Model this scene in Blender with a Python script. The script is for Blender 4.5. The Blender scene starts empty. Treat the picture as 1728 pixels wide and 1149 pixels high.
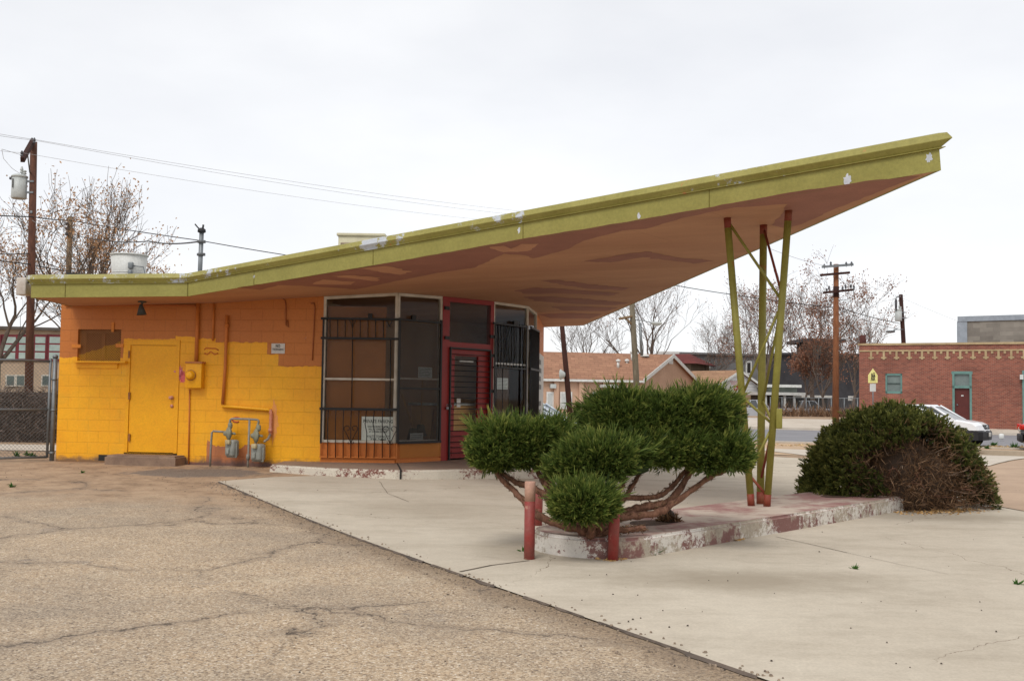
import bpy, bmesh, math, random
import numpy as np
from mathutils import Vector, Matrix, noise as mnoise

# ------------------------------------------------------------------ camera, sky, sun, exposure
SC = bpy.context.scene
F, CX, CY, CAMZ = 1800.0, 864.0, 574.5, 1.5
TH, RO = math.atan(93.5/1800.0), math.radians(0.8)
FWD = Vector((0, math.cos(TH), math.sin(TH)))
_R0, _U0 = Vector((1, 0, 0)), Vector((0, -math.sin(TH), math.cos(TH)))
RT = _R0*math.cos(RO) + _U0*math.sin(RO)
UP = _U0*math.cos(RO) - _R0*math.sin(RO)
EYE = Vector((0, 0, CAMZ))
cam_d = bpy.data.cameras.new('camera')
cam = bpy.data.objects.new('camera', cam_d)
SC.collection.objects.link(cam)
cam_d.sensor_width, cam_d.lens = 36.0, 36.0*F/1728.0
cam_d.clip_start, cam_d.clip_end = 0.1, 3000.0
M = Matrix((RT, UP, -FWD)).transposed().to_4x4()
M.translation = EYE
cam.matrix_world = M
SC.camera = cam

SUN_EL, SUN_AZ = math.radians(52), math.radians(204)     # azimuth measured clockwise from +Y
W = bpy.data.worlds.new('World'); SC.world = W; W.use_nodes = True
nt = W.node_tree; nt.nodes.clear()
wo = nt.nodes.new('ShaderNodeOutputWorld')
sky = nt.nodes.new('ShaderNodeTexSky'); sky.sky_type = 'NISHITA'; sky.sun_disc = False
sky.sun_elevation, sky.sun_rotation = SUN_EL, SUN_AZ
bg1 = nt.nodes.new('ShaderNodeBackground'); bg1.inputs[1].default_value = 0.05
hsv = nt.nodes.new('ShaderNodeHueSaturation'); hsv.inputs['Saturation'].default_value = 0.25
nt.links.new(sky.outputs[0], hsv.inputs['Color']); nt.links.new(hsv.outputs[0], bg1.inputs[0])
# the closed cloud deck: pale grey-white with broad soft clouds
tc = nt.nodes.new('ShaderNodeTexCoord')
mp = nt.nodes.new('ShaderNodeMapping'); mp.inputs['Scale'].default_value = (1.0, 1.0, 2.6)
nz = nt.nodes.new('ShaderNodeTexNoise'); nz.inputs['Scale'].default_value = 3.2; nz.inputs['Detail'].default_value = 5
nz.inputs['Roughness'].default_value = 0.5
cr = nt.nodes.new('ShaderNodeValToRGB')
cr.color_ramp.elements[0].position = 0.3; cr.color_ramp.elements[0].color = (0.79, 0.80, 0.835, 1)
cr.color_ramp.elements[1].position = 0.7; cr.color_ramp.elements[1].color = (0.96, 0.963, 0.975, 1)
bg2 = nt.nodes.new('ShaderNodeBackground'); bg2.inputs[1].default_value = 0.76
add = nt.nodes.new('ShaderNodeAddShader')
nt.links.new(tc.outputs['Generated'], mp.inputs[0]); nt.links.new(mp.outputs[0], nz.inputs[0])
nt.links.new(nz.outputs[0], cr.inputs[0]); nt.links.new(cr.outputs[0], bg2.inputs[0])
nt.links.new(bg1.outputs[0], add.inputs[0]); nt.links.new(bg2.outputs[0], add.inputs[1])
nt.links.new(add.outputs[0], wo.inputs[0])
sun_d = bpy.data.lights.new('sun', 'SUN'); sun_d.energy = 1.7; sun_d.angle = math.radians(24); sun_d.color = (1.0, 0.97, 0.93)
sun = bpy.data.objects.new('sun', sun_d); SC.collection.objects.link(sun)
sdir = Vector((math.sin(SUN_AZ)*math.cos(SUN_EL), math.cos(SUN_AZ)*math.cos(SUN_EL), math.sin(SUN_EL)))
sun.rotation_euler = sdir.to_track_quat('Z', 'Y').to_euler()
VS = SC.view_settings
VS.view_transform, VS.look, VS.exposure, VS.gamma, VS.use_curve_mapping = 'Standard', 'None', 0.08, 1.0, False

# ------------------------------------------------------------------ geometry of the place
def sstep(a, b, x):
    t = min(1.0, max(0.0, (x-a)/(b-a))); return t*t*(3-2*t)
def hgt(x, y):
    """ground height: the lot rises to the building, falls to the street, rises again to the brick shop"""
    q = y + 0.4*x
    h = 0.2*sstep(10, 20, y)*sstep(4, -3, x)*sstep(34, 28, y)
    h -= 0.25*sstep(31, 45, q)*sstep(-12, -4, x)
    h += 0.50*sstep(69, 74, q)*sstep(10, 17, x)*sstep(95, 80, y)
    return h
def ray(px, py):
    return FWD + RT*((px-CX)/F) - UP*((py-CY)/F)
def at(px, py, Y):
    d = ray(px, py); return EYE + d*(Y/d.y)
def gnd(px, py, dz=0.0):
    d = ray(px, py); z = dz
    for _ in range(60):
        t = (z-CAMZ)/d.z
        if t < 0: t = 300
        p = EYE + d*t
        z = 0.5*z + 0.5*(hgt(p.x, p.y)+dz)
    return Vector((p.x, p.y, hgt(p.x, p.y)+dz))
def V(x, y, z=0.0): return Vector((x, y, z))
def on_ground(x, y, dz=0.0): return Vector((x, y, hgt(x, y)+dz))

# ------------------------------------------------------------------ object helpers
COL = SC.collection
ORG = {}
def tag(o, label=None, cat=None, group=None, kind=None):
    if label: o['label'] = label
    if cat: o['category'] = cat
    if group: o['group'] = group
    if kind: o['kind'] = kind
    return o
def thing(name, loc, label, cat, group=None):
    o = bpy.data.objects.new(name, None); COL.objects.link(o)
    o.empty_display_size = 0.2; o.location = loc
    ORG[o.name] = Vector(loc)
    return tag(o, label, cat, group)
def link_mesh(name, me, m, parent=None, loc=None):
    o = bpy.data.objects.new(name, me); COL.objects.link(o)
    if m: me.materials.append(m)
    if parent:
        o.parent = parent; ORG[o.name] = ORG[parent.name]
    else:
        ORG[o.name] = Vector(loc) if loc is not None else Vector((0, 0, 0))
        o.location = ORG[o.name]
    return o
class MB:
    """collects shapes in world space and links them as ONE mesh object"""
    def __init__(s): s.v = []; s.f = []; s.uv = {}; s.sm = []
    def add(s, vs, fs, smooth=False):
        b = len(s.v); s.v += [tuple(p) for p in vs]
        for f in fs:
            s.f.append(tuple(i+b for i in f)); s.sm.append(smooth)
    def face(s, pts, uvs=None):
        b = len(s.v); s.v += [tuple(p) for p in pts]
        s.f.append(tuple(range(b, b+len(pts)))); s.sm.append(False)
        if uvs: s.uv[len(s.f)-1] = uvs
    def hexa(s, p):          # 8 points: bottom 0-3, top 4-7
        s.add(p, [(3, 2, 1, 0), (4, 5, 6, 7), (0, 1, 5, 4), (1, 2, 6, 5), (2, 3, 7, 6), (3, 0, 4, 7)])
    def box(s, c, sz, ax=None, tilt=None):
        c = Vector(c); X, Y, Z = ax if ax else (V(1, 0, 0), V(0, 1, 0), V(0, 0, 1))
        a, b, d = X*sz[0]/2, Y*sz[1]/2, Z*sz[2]/2
        s.hexa([c-a-b-d, c+a-b-d, c+a+b-d, c-a+b-d, c-a-b+d, c+a-b+d, c+a+b+d, c-a+b+d])
    def bbox(s, c, sz, bev=0.02, ax=None, seg=2):
        bm = bmesh.new(); bmesh.ops.create_cube(bm, size=1)
        for v in bm.verts: v.co = Vector((v.co.x*sz[0], v.co.y*sz[1], v.co.z*sz[2]))
        bmesh.ops.bevel(bm, geom=list(bm.edges), offset=bev, segments=seg, affect='EDGES', profile=0.5)
        c = Vector(c); X, Y, Z = ax if ax else (V(1, 0, 0), V(0, 1, 0), V(0, 0, 1))
        bm.verts.index_update()
        s.add([c+X*v.co.x+Y*v.co.y+Z*v.co.z for v in bm.verts], [[v.index for v in f.verts] for f in bm.faces], True)
        bm.free()
    def tube(s, pts, r, n=8, cap=True, smooth=True):
        pts = [Vector(p) for p in pts]; k = len(pts)
        rs = list(r) if hasattr(r, '__len__') else [r]*k
        vs = []; prev = None
        for i, p in enumerate(pts):
            t = (pts[min(i+1, k-1)]-pts[max(i-1, 0)])
            if t.length < 1e-9: t = V(0, 0, 1)
            t.normalize()
            if prev is None:
                a = V(0, 0, 1) if abs(t.z) < 0.9 else V(1, 0, 0)
                x = t.cross(a).normalized()
            else:
                x = (prev - t*prev.dot(t))
                x = x.normalized() if x.length > 1e-6 else t.orthogonal().normalized()
            prev = x; y = t.cross(x)
            for j in range(n):
                a = 2*math.pi*j/n
                vs.append(p+(x*math.cos(a)+y*math.sin(a))*rs[i])
        fs = [(i*n+j, i*n+(j+1) % n, (i+1)*n+(j+1) % n, (i+1)*n+j) for i in range(k-1) for j in range(n)]
        s.add(vs, fs, smooth)
        if cap:
            b = len(s.v)-len(vs)
            s.f.append(tuple(b+j for j in reversed(range(n)))); s.sm.append(False)
            s.f.append(tuple(b+(k-1)*n+j for j in range(n))); s.sm.append(False)
    def lathe(s, c, prof, n=24, ax=None):
        c = Vector(c); X, Y, Z = ax if ax else (V(1, 0, 0), V(0, 1, 0), V(0, 0, 1))
        vs = [c+X*(r*math.cos(2*math.pi*j/n))+Y*(r*math.sin(2*math.pi*j/n))+Z*z for r, z in prof for j in range(n)]
        k = len(prof)
        s.add(vs, [(i*n+j, i*n+(j+1) % n, (i+1)*n+(j+1) % n, (i+1)*n+j) for i in range(k-1) for j in range(n)], True)
        b = len(s.v)-len(vs)
        if prof[0][0] > 1e-4: s.f.append(tuple(b+j for j in reversed(range(n)))); s.sm.append(False)
        if prof[-1][0] > 1e-4: s.f.append(tuple(b+(k-1)*n+j for j in range(n))); s.sm.append(False)
    def prism(s, pts, off):   # polygon swept by an offset vector
        pts = [Vector(p) for p in pts]; off = Vector(off); k = len(pts)
        s.add(pts+[p+off for p in pts], [tuple(reversed(range(k))), tuple(range(k, 2*k))] +
              [(i, (i+1) % k, k+(i+1) % k, k+i) for i in range(k)])
    def build(s, name, m, parent=None, loc=None, fix=False):
        me = bpy.data.meshes.new(name)
        o = Vector(loc) if loc is not None else (ORG[parent.name] if parent else V(0, 0, 0))
        me.from_pydata([(p[0]-o.x, p[1]-o.y, p[2]-o.z) for p in s.v], [], s.f)
        if s.uv:
            lay = me.uv_layers.new(name='UVMap')
            for fi, uvs in s.uv.items():
                for li, uv in zip(me.polygons[fi].loop_indices, uvs): lay.data[li].uv = uv
        me.polygons.foreach_set('use_smooth', s.sm)
        if fix:
            bm = bmesh.new(); bm.from_mesh(me); bmesh.ops.recalc_face_normals(bm, faces=bm.faces); bm.to_mesh(me); bm.free()
        me.update()
        return link_mesh(name, me, m, parent, o if not parent else None)
def copy_tree(o, parent=None):
    c = o.copy(); COL.objects.link(c); c.parent = parent; ORG[c.name] = ORG[o.name]
    for ch in [k for k in bpy.data.objects if k.parent == o]: copy_tree(ch, c)
    return c
def grid_sheet(name, poly, dz, m, step=1.0, zf=None):
    """a sheet laid on the ground: polygon cut along a grid so that it follows the ground's height"""
    bm = bmesh.new()
    bm.faces.new([bm.verts.new((p[0], p[1], 0)) for p in poly])
    xs = [p[0] for p in poly]; ys = [p[1] for p in poly]
    for lo, hi, no in ((min(xs), max(xs), (1, 0, 0)), (min(ys), max(ys), (0, 1, 0))):
        x = math.ceil(lo/step)*step
        while x < hi:
            bmesh.ops.bisect_plane(bm, geom=bm.verts[:]+bm.edges[:]+bm.faces[:], plane_co=(x, x, 0), plane_no=no)
            x += step
    bmesh.ops.triangulate(bm, faces=bm.faces[:])
    for v in bm.verts: v.co.z = (zf or hgt)(v.co.x, v.co.y)+dz
    bmesh.ops.recalc_face_normals(bm, faces=bm.faces)
    if sum(f.normal.z for f in bm.faces) < 0: bmesh.ops.reverse_faces(bm, faces=bm.faces)
    me = bpy.data.meshes.new(name); bm.to_mesh(me); bm.free()
    o = link_mesh(name, me, m); o['kind'] = 'structure'
    return o
def text(s, size, o, u, v, m, parent, name='lettering', align='CENTER', width=None, bold=0.0):
    cu = bpy.data.curves.new('t', 'FONT'); cu.body = s; cu.size = size; cu.align_x = align; cu.align_y = 'CENTER'
    cu.offset = bold; cu.resolution_u = 2
    ob = bpy.data.objects.new('t', cu); COL.objects.link(ob)
    dg = bpy.context.evaluated_depsgraph_get(); dg.update()
    me = bpy.data.meshes.new_from_object(ob.evaluated_get(dg))
    bpy.data.objects.remove(ob); bpy.data.curves.remove(cu)
    k = 1.0
    if width:
        xs = [q.co.x for q in me.vertices]
        if xs and max(xs) > min(xs): k = width/(max(xs)-min(xs))
    base = ORG[parent.name]; o = Vector(o)
    for q in me.vertices: q.co = o + u*(q.co.x*k) + v*q.co.y - base
    me.materials.clear(); me.name = name
    return link_mesh(name, me, m, parent)

# ------------------------------------------------------------------ materials
def lin(c): return tuple((x/255/12.92 if x/255 <= 0.04045 else ((x/255+0.055)/1.055)**2.4) for x in c)
MATS = {}
class NB:
    """small node builder"""
    def __init__(s, name):
        s.m = bpy.data.materials.new(name); s.m.use_nodes = True
        s.t = s.m.node_tree; s.b = s.t.nodes['Principled BSDF']; s.o = s.t.nodes['Material Output']
        s.b.inputs['Specular IOR Level'].default_value = 0.3
    def n(s, ty, **kw):
        q = s.t.nodes.new('ShaderNode'+ty)
        for k, v in kw.items(): setattr(q, k, v)
        return q
    def l(s, a, b): s.t.links.new(a, b)
    def val(s, inp, x):
        if hasattr(x, 'is_output'): s.l(x, inp)
        elif isinstance(x, (tuple, list)) and len(x) == 3 and inp.type == 'RGBA': inp.default_value = (*x, 1)
        else: inp.default_value = x
    def pos(s):
        if not hasattr(s, '_p'): s._p = s.n('NewGeometry').outputs['Position']
        return s._p
    def objc(s): return s.n('TexCoord').outputs['Object']
    def mapping(s, vec, sc=(1, 1, 1), rot=(0, 0, 0), loc=(0, 0, 0)):
        q = s.n('Mapping'); s.l(vec, q.inputs[0]); q.inputs['Scale'].default_value = sc; q.inputs['Rotation'].default_value = rot
        q.inputs['Location'].default_value = loc
        return q.outputs[0]
    def noise(s, vec, scale, detail=4, rough=0.55, dist=0.0):
        q = s.n('TexNoise'); s.l(vec, q.inputs['Vector']); q.inputs['Scale'].default_value = scale
        q.inputs['Detail'].default_value = detail; q.inputs['Roughness'].default_value = rough; q.inputs['Distortion'].default_value = dist
        return q.outputs[0]
    def voro(s, vec, scale, feature='F1', out='Distance', rnd=1.0):
        q = s.n('TexVoronoi', feature=feature); s.l(vec, q.inputs['Vector']); q.inputs['Scale'].default_value = scale
        q.inputs['Randomness'].default_value = rnd
        return q.outputs[out]
    def ramp(s, x, stops, interp='LINEAR'):
        q = s.n('ValToRGB'); r = q.color_ramp; r.interpolation = interp
        while len(r.elements) < len(stops): r.elements.new(0.5)
        for e, (p, c) in zip(r.elements, stops):
            e.position = p; e.color = (*c, 1) if isinstance(c, (tuple, list)) else (c, c, c, 1)
        s.l(x, q.inputs[0]); return q.outputs[0]
    def mix(s, f, a, b, mode='MIX'):
        q = s.n('MixRGB', blend_type=mode); s.val(q.inputs[0], f); s.val(q.inputs[1], a); s.val(q.inputs[2], b)
        return q.outputs[0]
    def math(s, op, a, b=0.0, c=None):
        q = s.n('Math', operation=op); s.val(q.inputs[0], a); s.val(q.inputs[1], b)
        if c is not None: s.val(q.inputs[2], c)
        return q.outputs[0]
    def sep(s, vec):
        q = s.n('SeparateXYZ'); s.l(vec, q.inputs[0]); return q.outputs
    def bump(s, h, strength=0.3, dist=0.02):
        q = s.n('Bump'); q.inputs['Strength'].default_value = strength; q.inputs['Distance'].default_value = dist
        s.l(h, q.inputs['Height']); s.l(q.outputs[0], s.b.inputs['Normal'])
    def col(s, x): s.val(s.b.inputs['Base Color'], x)
    def rough(s, x): s.val(s.b.inputs['Roughness'], x)
def weathered(name, c1, c2=None, rough=0.7, scale=3.0, fine=40, bump=0.15, metal=0.0, spec=0.3, stain_shade=None, obj=False):
    """paint / plaster / metal with broad and fine variation of its own colour"""
    if name in MATS: return MATS[name]
    k = NB(name); p = k.objc() if obj else k.pos()
    c2 = c2 or tuple(x*0.8 for x in c1)
    a = k.ramp(k.noise(p, scale, 5, 0.6), [(0.3, c1), (0.7, c2)])
    b = k.ramp(k.noise(p, fine, 3, 0.6), [(0.35, 0.88), (0.65, 1.0)])
    cc = k.mix(1.0, a, b, 'MULTIPLY')
    if stain_shade:
        cc = k.mix(k.ramp(k.noise(p, stain_shade[1], 6, 0.65), [(stain_shade[2], 0.0), (stain_shade[2]+0.06, 1.0)]), cc, stain_shade[0])
    k.col(cc); k.rough(rough); k.b.inputs['Metallic'].default_value = metal; k.b.inputs['Specular IOR Level'].default_value = spec
    if bump: k.bump(k.noise(p, fine, 4, 0.6), bump, 0.01)
    MATS[name] = k.m; return k.m

def m_asphalt(edge=None):
    k = NB('asphalt_lot'); p = k.pos()
    # exposed aggregate of two sizes
    s = k.sep(k.voro(p, 90, out='Color'))[0]
    st = k.ramp(s, [(0.0, lin((92, 78, 68))), (0.18, lin((150, 126, 104))), (0.4, lin((186, 158, 130))), (0.65, lin((196, 170, 142))), (0.88, lin((208, 186, 160))), (1.0, lin((234, 222, 206)))])
    s2 = k.sep(k.voro(p, 38, out='Color'))[1]
    st = k.mix(0.3, st, k.ramp(s2, [(0.0, lin((112, 96, 84))), (0.4, lin((186, 158, 128))), (1.0, lin((214, 194, 168)))]))
    st = k.mix(1.0, st, k.ramp(k.noise(p, 170, 3, 0.7), [(0.3, 0.72), (0.7, 1.12)]), 'MULTIPLY')
    pb1 = k.voro(p, 17); pc1 = k.sep(k.voro(p, 17, out='Color'))[2]
    st = k.mix(k.math('MULTIPLY', k.math('LESS_THAN', pb1, 0.13), k.math('GREATER_THAN', pc1, 0.86)), st, lin((228, 214, 196)))
    st = k.mix(k.math('MULTIPLY', k.math('LESS_THAN', pb1, 0.12), k.math('LESS_THAN', pc1, 0.14)), st, lin((96, 84, 76)))
    broad = k.noise(p, 0.5, 7, 0.66)
    st = k.mix(k.ramp(broad, [(0.42, 0.0), (0.66, 0.75)]), st, k.mix(s, lin((104, 94, 86)), lin((176, 158, 138))))
    mid = k.noise(k.mapping(p, loc=(4, 1, 0)), 1.5, 7, 0.72)
    tar = k.ramp(mid, [(0.60, 0.0), (0.74, 0.8)])
    st = k.mix(tar, st, k.mix(s, lin((84, 80, 80)), lin((150, 142, 136))))
    pale = k.ramp(k.noise(k.mapping(p, loc=(9, 2, 0)), 0.9, 6, 0.65), [(0.60, 0.0), (0.78, 0.5)])
    st = k.mix(pale, st, lin((214, 196, 170)))
    sx = k.sep(p)
    # crumbled brown margin beside the pad
    if edge:
        (ax_, ay_), (nx_, ny_) = edge
        dd = k.math('ADD', k.math('MULTIPLY', sx[0], nx_), k.math('MULTIPLY_ADD', sx[1], ny_, -(ax_*nx_+ay_*ny_)))
        dd = k.math('ADD', dd, k.math('MULTIPLY_ADD', k.noise(p, 2.6, 6, 0.7), 0.5, -0.25))
        near = k.ramp(k.math('ABSOLUTE', dd), [(0.08, 0.92), (0.40, 0.0)])
        st = k.mix(near, st, k.mix(k.ramp(k.noise(p, 38, 5, 0.85), [(0.35, 0.0), (0.65, 1.0)]), lin((74, 62, 54)), lin((176, 150, 124))))
    # dust blown over it near the wall
    dn = k.math('ADD', k.math('MULTIPLY', k.noise(p, 0.7, 6, 0.65), 6.0), sx[1])
    dirt = k.ramp(k.noise(p, 3.2, 8, 0.78), [(0.3, lin((118, 94, 76))), (0.5, lin((172, 142, 116))), (0.72, lin((198, 168, 140)))])
    dirt = k.mix(1.0, dirt, k.ramp(k.noise(p, 60, 4, 0.8), [(0.3, 0.75), (0.7, 1.1)]), 'MULTIPLY')
    st = k.mix(k.ramp(k.math('MULTIPLY', dn, 0.04), [(0.62, 0.0), (0.72, 0.92)]), st, dirt)
    # dark tarry patch before the gas meters
    bx = k.math('MULTIPLY', k.math('ADD', sx[0], 5.1), 0.8); by = k.math('MULTIPLY', k.math('ADD', sx[1], -17.6), 1.15)
    bl = k.math('SQRT', k.math('ADD', k.math('MULTIPLY', bx, bx), k.math('MULTIPLY', by, by)))
    bl = k.math('ADD', bl, k.math('MULTIPLY_ADD', k.noise(p, 1.6, 6, 0.7), 1.3, -0.65))
    st = k.mix(k.ramp(bl, [(0.75, 0.85), (0.95, 0.0)]), st, k.mix(s, lin((92, 84, 80)), lin((138, 126, 116))))
    # long cracks
    wn = k.n('TexNoise'); k.l(p, wn.inputs['Vector']); wn.inputs['Scale'].default_value = 1.3; wn.inputs['Detail'].default_value = 7; wn.inputs['Roughness'].default_value = 0.62
    wm = k.n('VectorMath', operation='MULTIPLY_ADD'); k.l(wn.outputs['Color'], wm.inputs[0]); wm.inputs[1].default_value = (0.9, 0.9, 0.9); k.l(p, wm.inputs[2])
    e = k.voro(k.mapping(wm.outputs[0], (0.36, 0.36, 0.36), loc=(0.35, 0.2, 0)), 1.0, 'DISTANCE_TO_EDGE')
    keep = k.ramp(k.noise(p, 0.55, 4, 0.55), [(0.40, 0.0), (0.5, 1.0)])
    wid = k.math('MULTIPLY_ADD', k.noise(p, 4.5, 5, 0.75), 0.018, -0.0055)
    cl = k.math('MULTIPLY', k.math('MULTIPLY', k.math('LESS_THAN', e, wid), keep), k.ramp(k.noise(p, 14, 4, 0.8), [(0.35, 0.25), (0.6, 0.9)]))
    halo = k.math('MULTIPLY', k.ramp(e, [(0.0, 0.5), (0.05, 0.0)]), keep)
    st = k.mix(halo, st, lin((130, 114, 100))); st = k.mix(cl, st, lin((70, 62, 58)))
    hs = k.n('HueSaturation'); hs.inputs['Saturation'].default_value = 0.98; hs.inputs['Value'].default_value = 0.93; hs.inputs['Hue'].default_value = 0.506; k.l(st, hs.inputs['Color']); st = hs.outputs[0]
    k.col(st); k.rough(0.92); k.b.inputs['Specular IOR Level'].default_value = 0.15
    k.bump(k.math('SUBTRACT', k.math('MULTIPLY', s, 0.8), k.math('MULTIPLY', cl, 2.0)), 0.4, 0.010)
    return k.m
def m_concrete(name, c1, c2, dark, cracks=True, stain_shade=None):
    k = NB(name); p = k.pos()
    c = k.ramp(k.noise(p, 0.5, 7, 0.62), [(0.3, c1), (0.72, c2)])
    c = k.mix(k.ramp(k.noise(k.mapping(p, (1, 2.2, 1)), 0.8, 8, 0.72), [(0.48, 0.0), (0.78, 0.5)]), c, dark)
    c = k.mix(1.0, c, k.ramp(k.noise(p, 55, 4, 0.7), [(0.3, 0.86), (0.7, 1.04)]), 'MULTIPLY')
    c = k.mix(1.0, c, k.ramp(k.noise(p, 7, 6, 0.7), [(0.3, 0.93), (0.7, 1.03)]), 'MULTIPLY')
    sp = k.voro(p, 2.3); sz = k.math('MULTIPLY', k.noise(p, 5, 2), 0.035)
    c = k.mix(k.math('LESS_THAN', sp, sz), c, lin((92, 84, 76)))
    if stain_shade:  # dark ellipses: stains, and bush shade painted into the concrete colour
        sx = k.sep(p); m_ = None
        for (x0, y0, rx, ry, f_) in stain_shade:
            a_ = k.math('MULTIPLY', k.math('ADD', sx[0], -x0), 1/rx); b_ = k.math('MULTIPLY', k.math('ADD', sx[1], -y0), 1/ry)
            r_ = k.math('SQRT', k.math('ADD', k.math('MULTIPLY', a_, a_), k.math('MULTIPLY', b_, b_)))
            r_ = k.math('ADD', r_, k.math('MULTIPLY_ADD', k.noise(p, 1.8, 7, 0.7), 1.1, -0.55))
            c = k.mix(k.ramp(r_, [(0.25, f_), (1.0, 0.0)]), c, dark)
    if cracks:
        wn = k.n('TexNoise'); k.l(p, wn.inputs['Vector']); wn.inputs['Scale'].default_value = 2.0; wn.inputs['Detail'].default_value = 6
        wm = k.n('VectorMath', operation='MULTIPLY_ADD'); k.l(wn.outputs['Color'], wm.inputs[0]); wm.inputs[1].default_value = (0.5, 0.5, 0.5); k.l(p, wm.inputs[2])
        e = k.voro(k.mapping(wm.outputs[0], (0.21, 0.21, 0.21), loc=(0.7, 0.1, 0)), 1.0, 'DISTANCE_TO_EDGE')
        kp = k.ramp(k.noise(p, 0.4, 3), [(0.47, 0.0), (0.55, 1.0)])
        c = k.mix(k.math('MULTIPLY', k.math('LESS_THAN', e, 0.0007), kp), c, lin((120, 106, 92)))
    k.col(c); k.rough(0.9); k.b.inputs['Specular IOR Level'].default_value = 0.15
    k.bump(k.noise(p, 70, 4, 0.7), 0.18, 0.006)
    return k.m
def m_wall():
    """painted concrete block: yellow fresh paint rolled over old orange, stopping at the block courses"""
    k = NB('block_paint'); uv = k.n('TexCoord').outputs['UV']; p = k.pos()
    b = k.n('TexBrick'); k.l(uv, b.inputs['Vector'])
    b.inputs['Scale'].default_value = 1.0; b.inputs['Brick Width'].default_value = 0.4064; b.inputs['Row Height'].default_value = 0.2032
    b.inputs['Mortar Size'].default_value = 0.0065; b.inputs['Mortar Smooth'].default_value = 0.35; b.offset = 0.5
    b.inputs['Color1'].default_value = (1, 1, 1, 1); b.inputs['Color2'].default_value = (0.9, 0.9, 0.9, 1); b.inputs['Mortar'].default_value = (0, 0, 0, 1)
    return k, uv, p, b
def m_fascia():
    k = NB('fascia_paint'); p = k.pos()
    c = k.ramp(k.noise(p, 1.6, 6, 0.65), [(0.3, lin((134, 128, 64))), (0.7, lin((150, 143, 76)))])
    c = k.mix(1.0, c, k.ramp(k.noise(p, 26, 5, 0.75), [(0.3, 0.82), (0.62, 1.03)]), 'MULTIPLY')
    c = k.mix(k.ramp(k.noise(k.mapping(p, (0.7, 0.7, 3.0)), 1.3, 6, 0.7), [(0.68, 0.0), (0.72, 0.8)]), c, lin((160, 92, 62)))
    pe = k.noise(p, 2.0, 7, 0.72, 0.6)
    c = k.mix(k.ramp(pe, [(0.735, 0.0), (0.745, 1.0)]), c, lin((186, 190, 192)))
    k.col(c); k.rough(0.55); k.bump(k.noise(p, 26, 5, 0.75), 0.12, 0.01)
    return k.m
def m_coping():
    k = NB('coping_paint'); p = k.pos()
    c = k.ramp(k.noise(p, 1.8, 6, 0.65), [(0.3, lin((140, 133, 68))), (0.7, lin((160, 152, 86)))])
    c = k.mix(1.0, c, k.ramp(k.noise(p, 22, 5, 0.75), [(0.3, 0.8), (0.62, 1.03)]), 'MULTIPLY')
    pe = k.math('ADD', k.math('MULTIPLY', k.noise(p, 0.55, 4, 0.6), 0.55), k.math('MULTIPLY', k.noise(p, 6, 8, 0.8), 0.45))
    c = k.mix(k.ramp(pe, [(0.562, 0.0), (0.574, 0.95)]), c, k.mix(k.noise(p, 18, 5, 0.8), lin((150, 156, 166)), lin((206, 210, 214))))
    c = k.mix(k.ramp(k.noise(k.mapping(p, loc=(7, 3, 1)), 0.9, 7, 0.75), [(0.63, 0.0), (0.65, 0.9)]), c, lin((190, 116, 78)))
    k.col(c); k.rough(0.5); k.bump(pe, 0.15, 0.01)
    return k.m
def m_soffit():
    k = NB('soffit_paint'); p = k.pos()
    q = k.mapping(p, (0.5, 2.0, 1.0), rot=(0, 0, math.radians(33)))
    c = k.ramp(k.noise(q, 0.7, 7, 0.62), [(0.3, lin((194, 146, 112))), (0.7, lin((174, 126, 96)))])
    c = k.mix(k.ramp(k.noise(k.mapping(q, loc=(3, 7, 0)), 1.6, 7, 0.7), [(0.52, 0.0), (0.75, 0.45)]), c, lin((176, 120, 98)))
    c = k.mix(1.0, c, k.ramp(k.noise(p, 30, 4, 0.7), [(0.3, 0.93), (0.7, 1.03)]), 'MULTIPLY')
    # plaster board joints
    bt = k.n('TexBrick'); k.l(k.mapping(p, rot=(0, 0, math.radians(33))), bt.inputs['Vector']); bt.inputs['Scale'].default_value = 1.0
    bt.inputs['Brick Width'].default_value = 2.44; bt.inputs['Row Height'].default_value = 1.22; bt.inputs['Mortar Size'].default_value = 0.006
    bt.inputs['Color1'].default_value = bt.inputs['Color2'].default_value = (1, 1, 1, 1); bt.inputs['Mortar'].default_value = (0.82, 0.82, 0.82, 1)
    c = k.mix(1.0, c, bt.outputs[0], 'MULTIPLY')
    k.col(c); k.rough(0.75); k.bump(k.noise(p, 60, 3), 0.08, 0.01)
    return k.m
def m_kerb(name, paint, under, base, cover):
    """kerb paint worn through to an older coat and to the concrete"""
    k = NB(name); p = k.pos()
    conc = k.ramp(k.noise(p, 9, 6, 0.7), [(0.3, lin((150, 138, 122))), (0.7, lin((186, 174, 156)))])
    n1 = k.noise(p, 15, 8, 0.85); n2 = k.noise(k.mapping(p, loc=(5, 2, 9)), 1.3, 7, 0.75)
    c = k.mix(k.ramp(n2, [(base, 0.0), (base+0.05, 0.85)]), conc, under)
    n3 = k.math('ADD', k.math('MULTIPLY', n1, 0.5), k.math('MULTIPLY', k.noise(k.mapping(p, loc=(1, 4, 2)), 1.1, 4, 0.6), 0.5))
    c = k.mix(k.ramp(n3, [(cover, 0.0), (cover+0.012, 0.95)]), c, paint)
    c = k.mix(1.0, c, k.ramp(k.noise(p, 40, 4, 0.7), [(0.3, 0.88), (0.7, 1.03)]), 'MULTIPLY')
    k.col(c); k.rough(0.85); k.bump(k.math('ADD', n1, k.math('MULTIPLY', k.noise(p, 45, 4), 0.5)), 0.3, 0.015)
    return k.m
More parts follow.
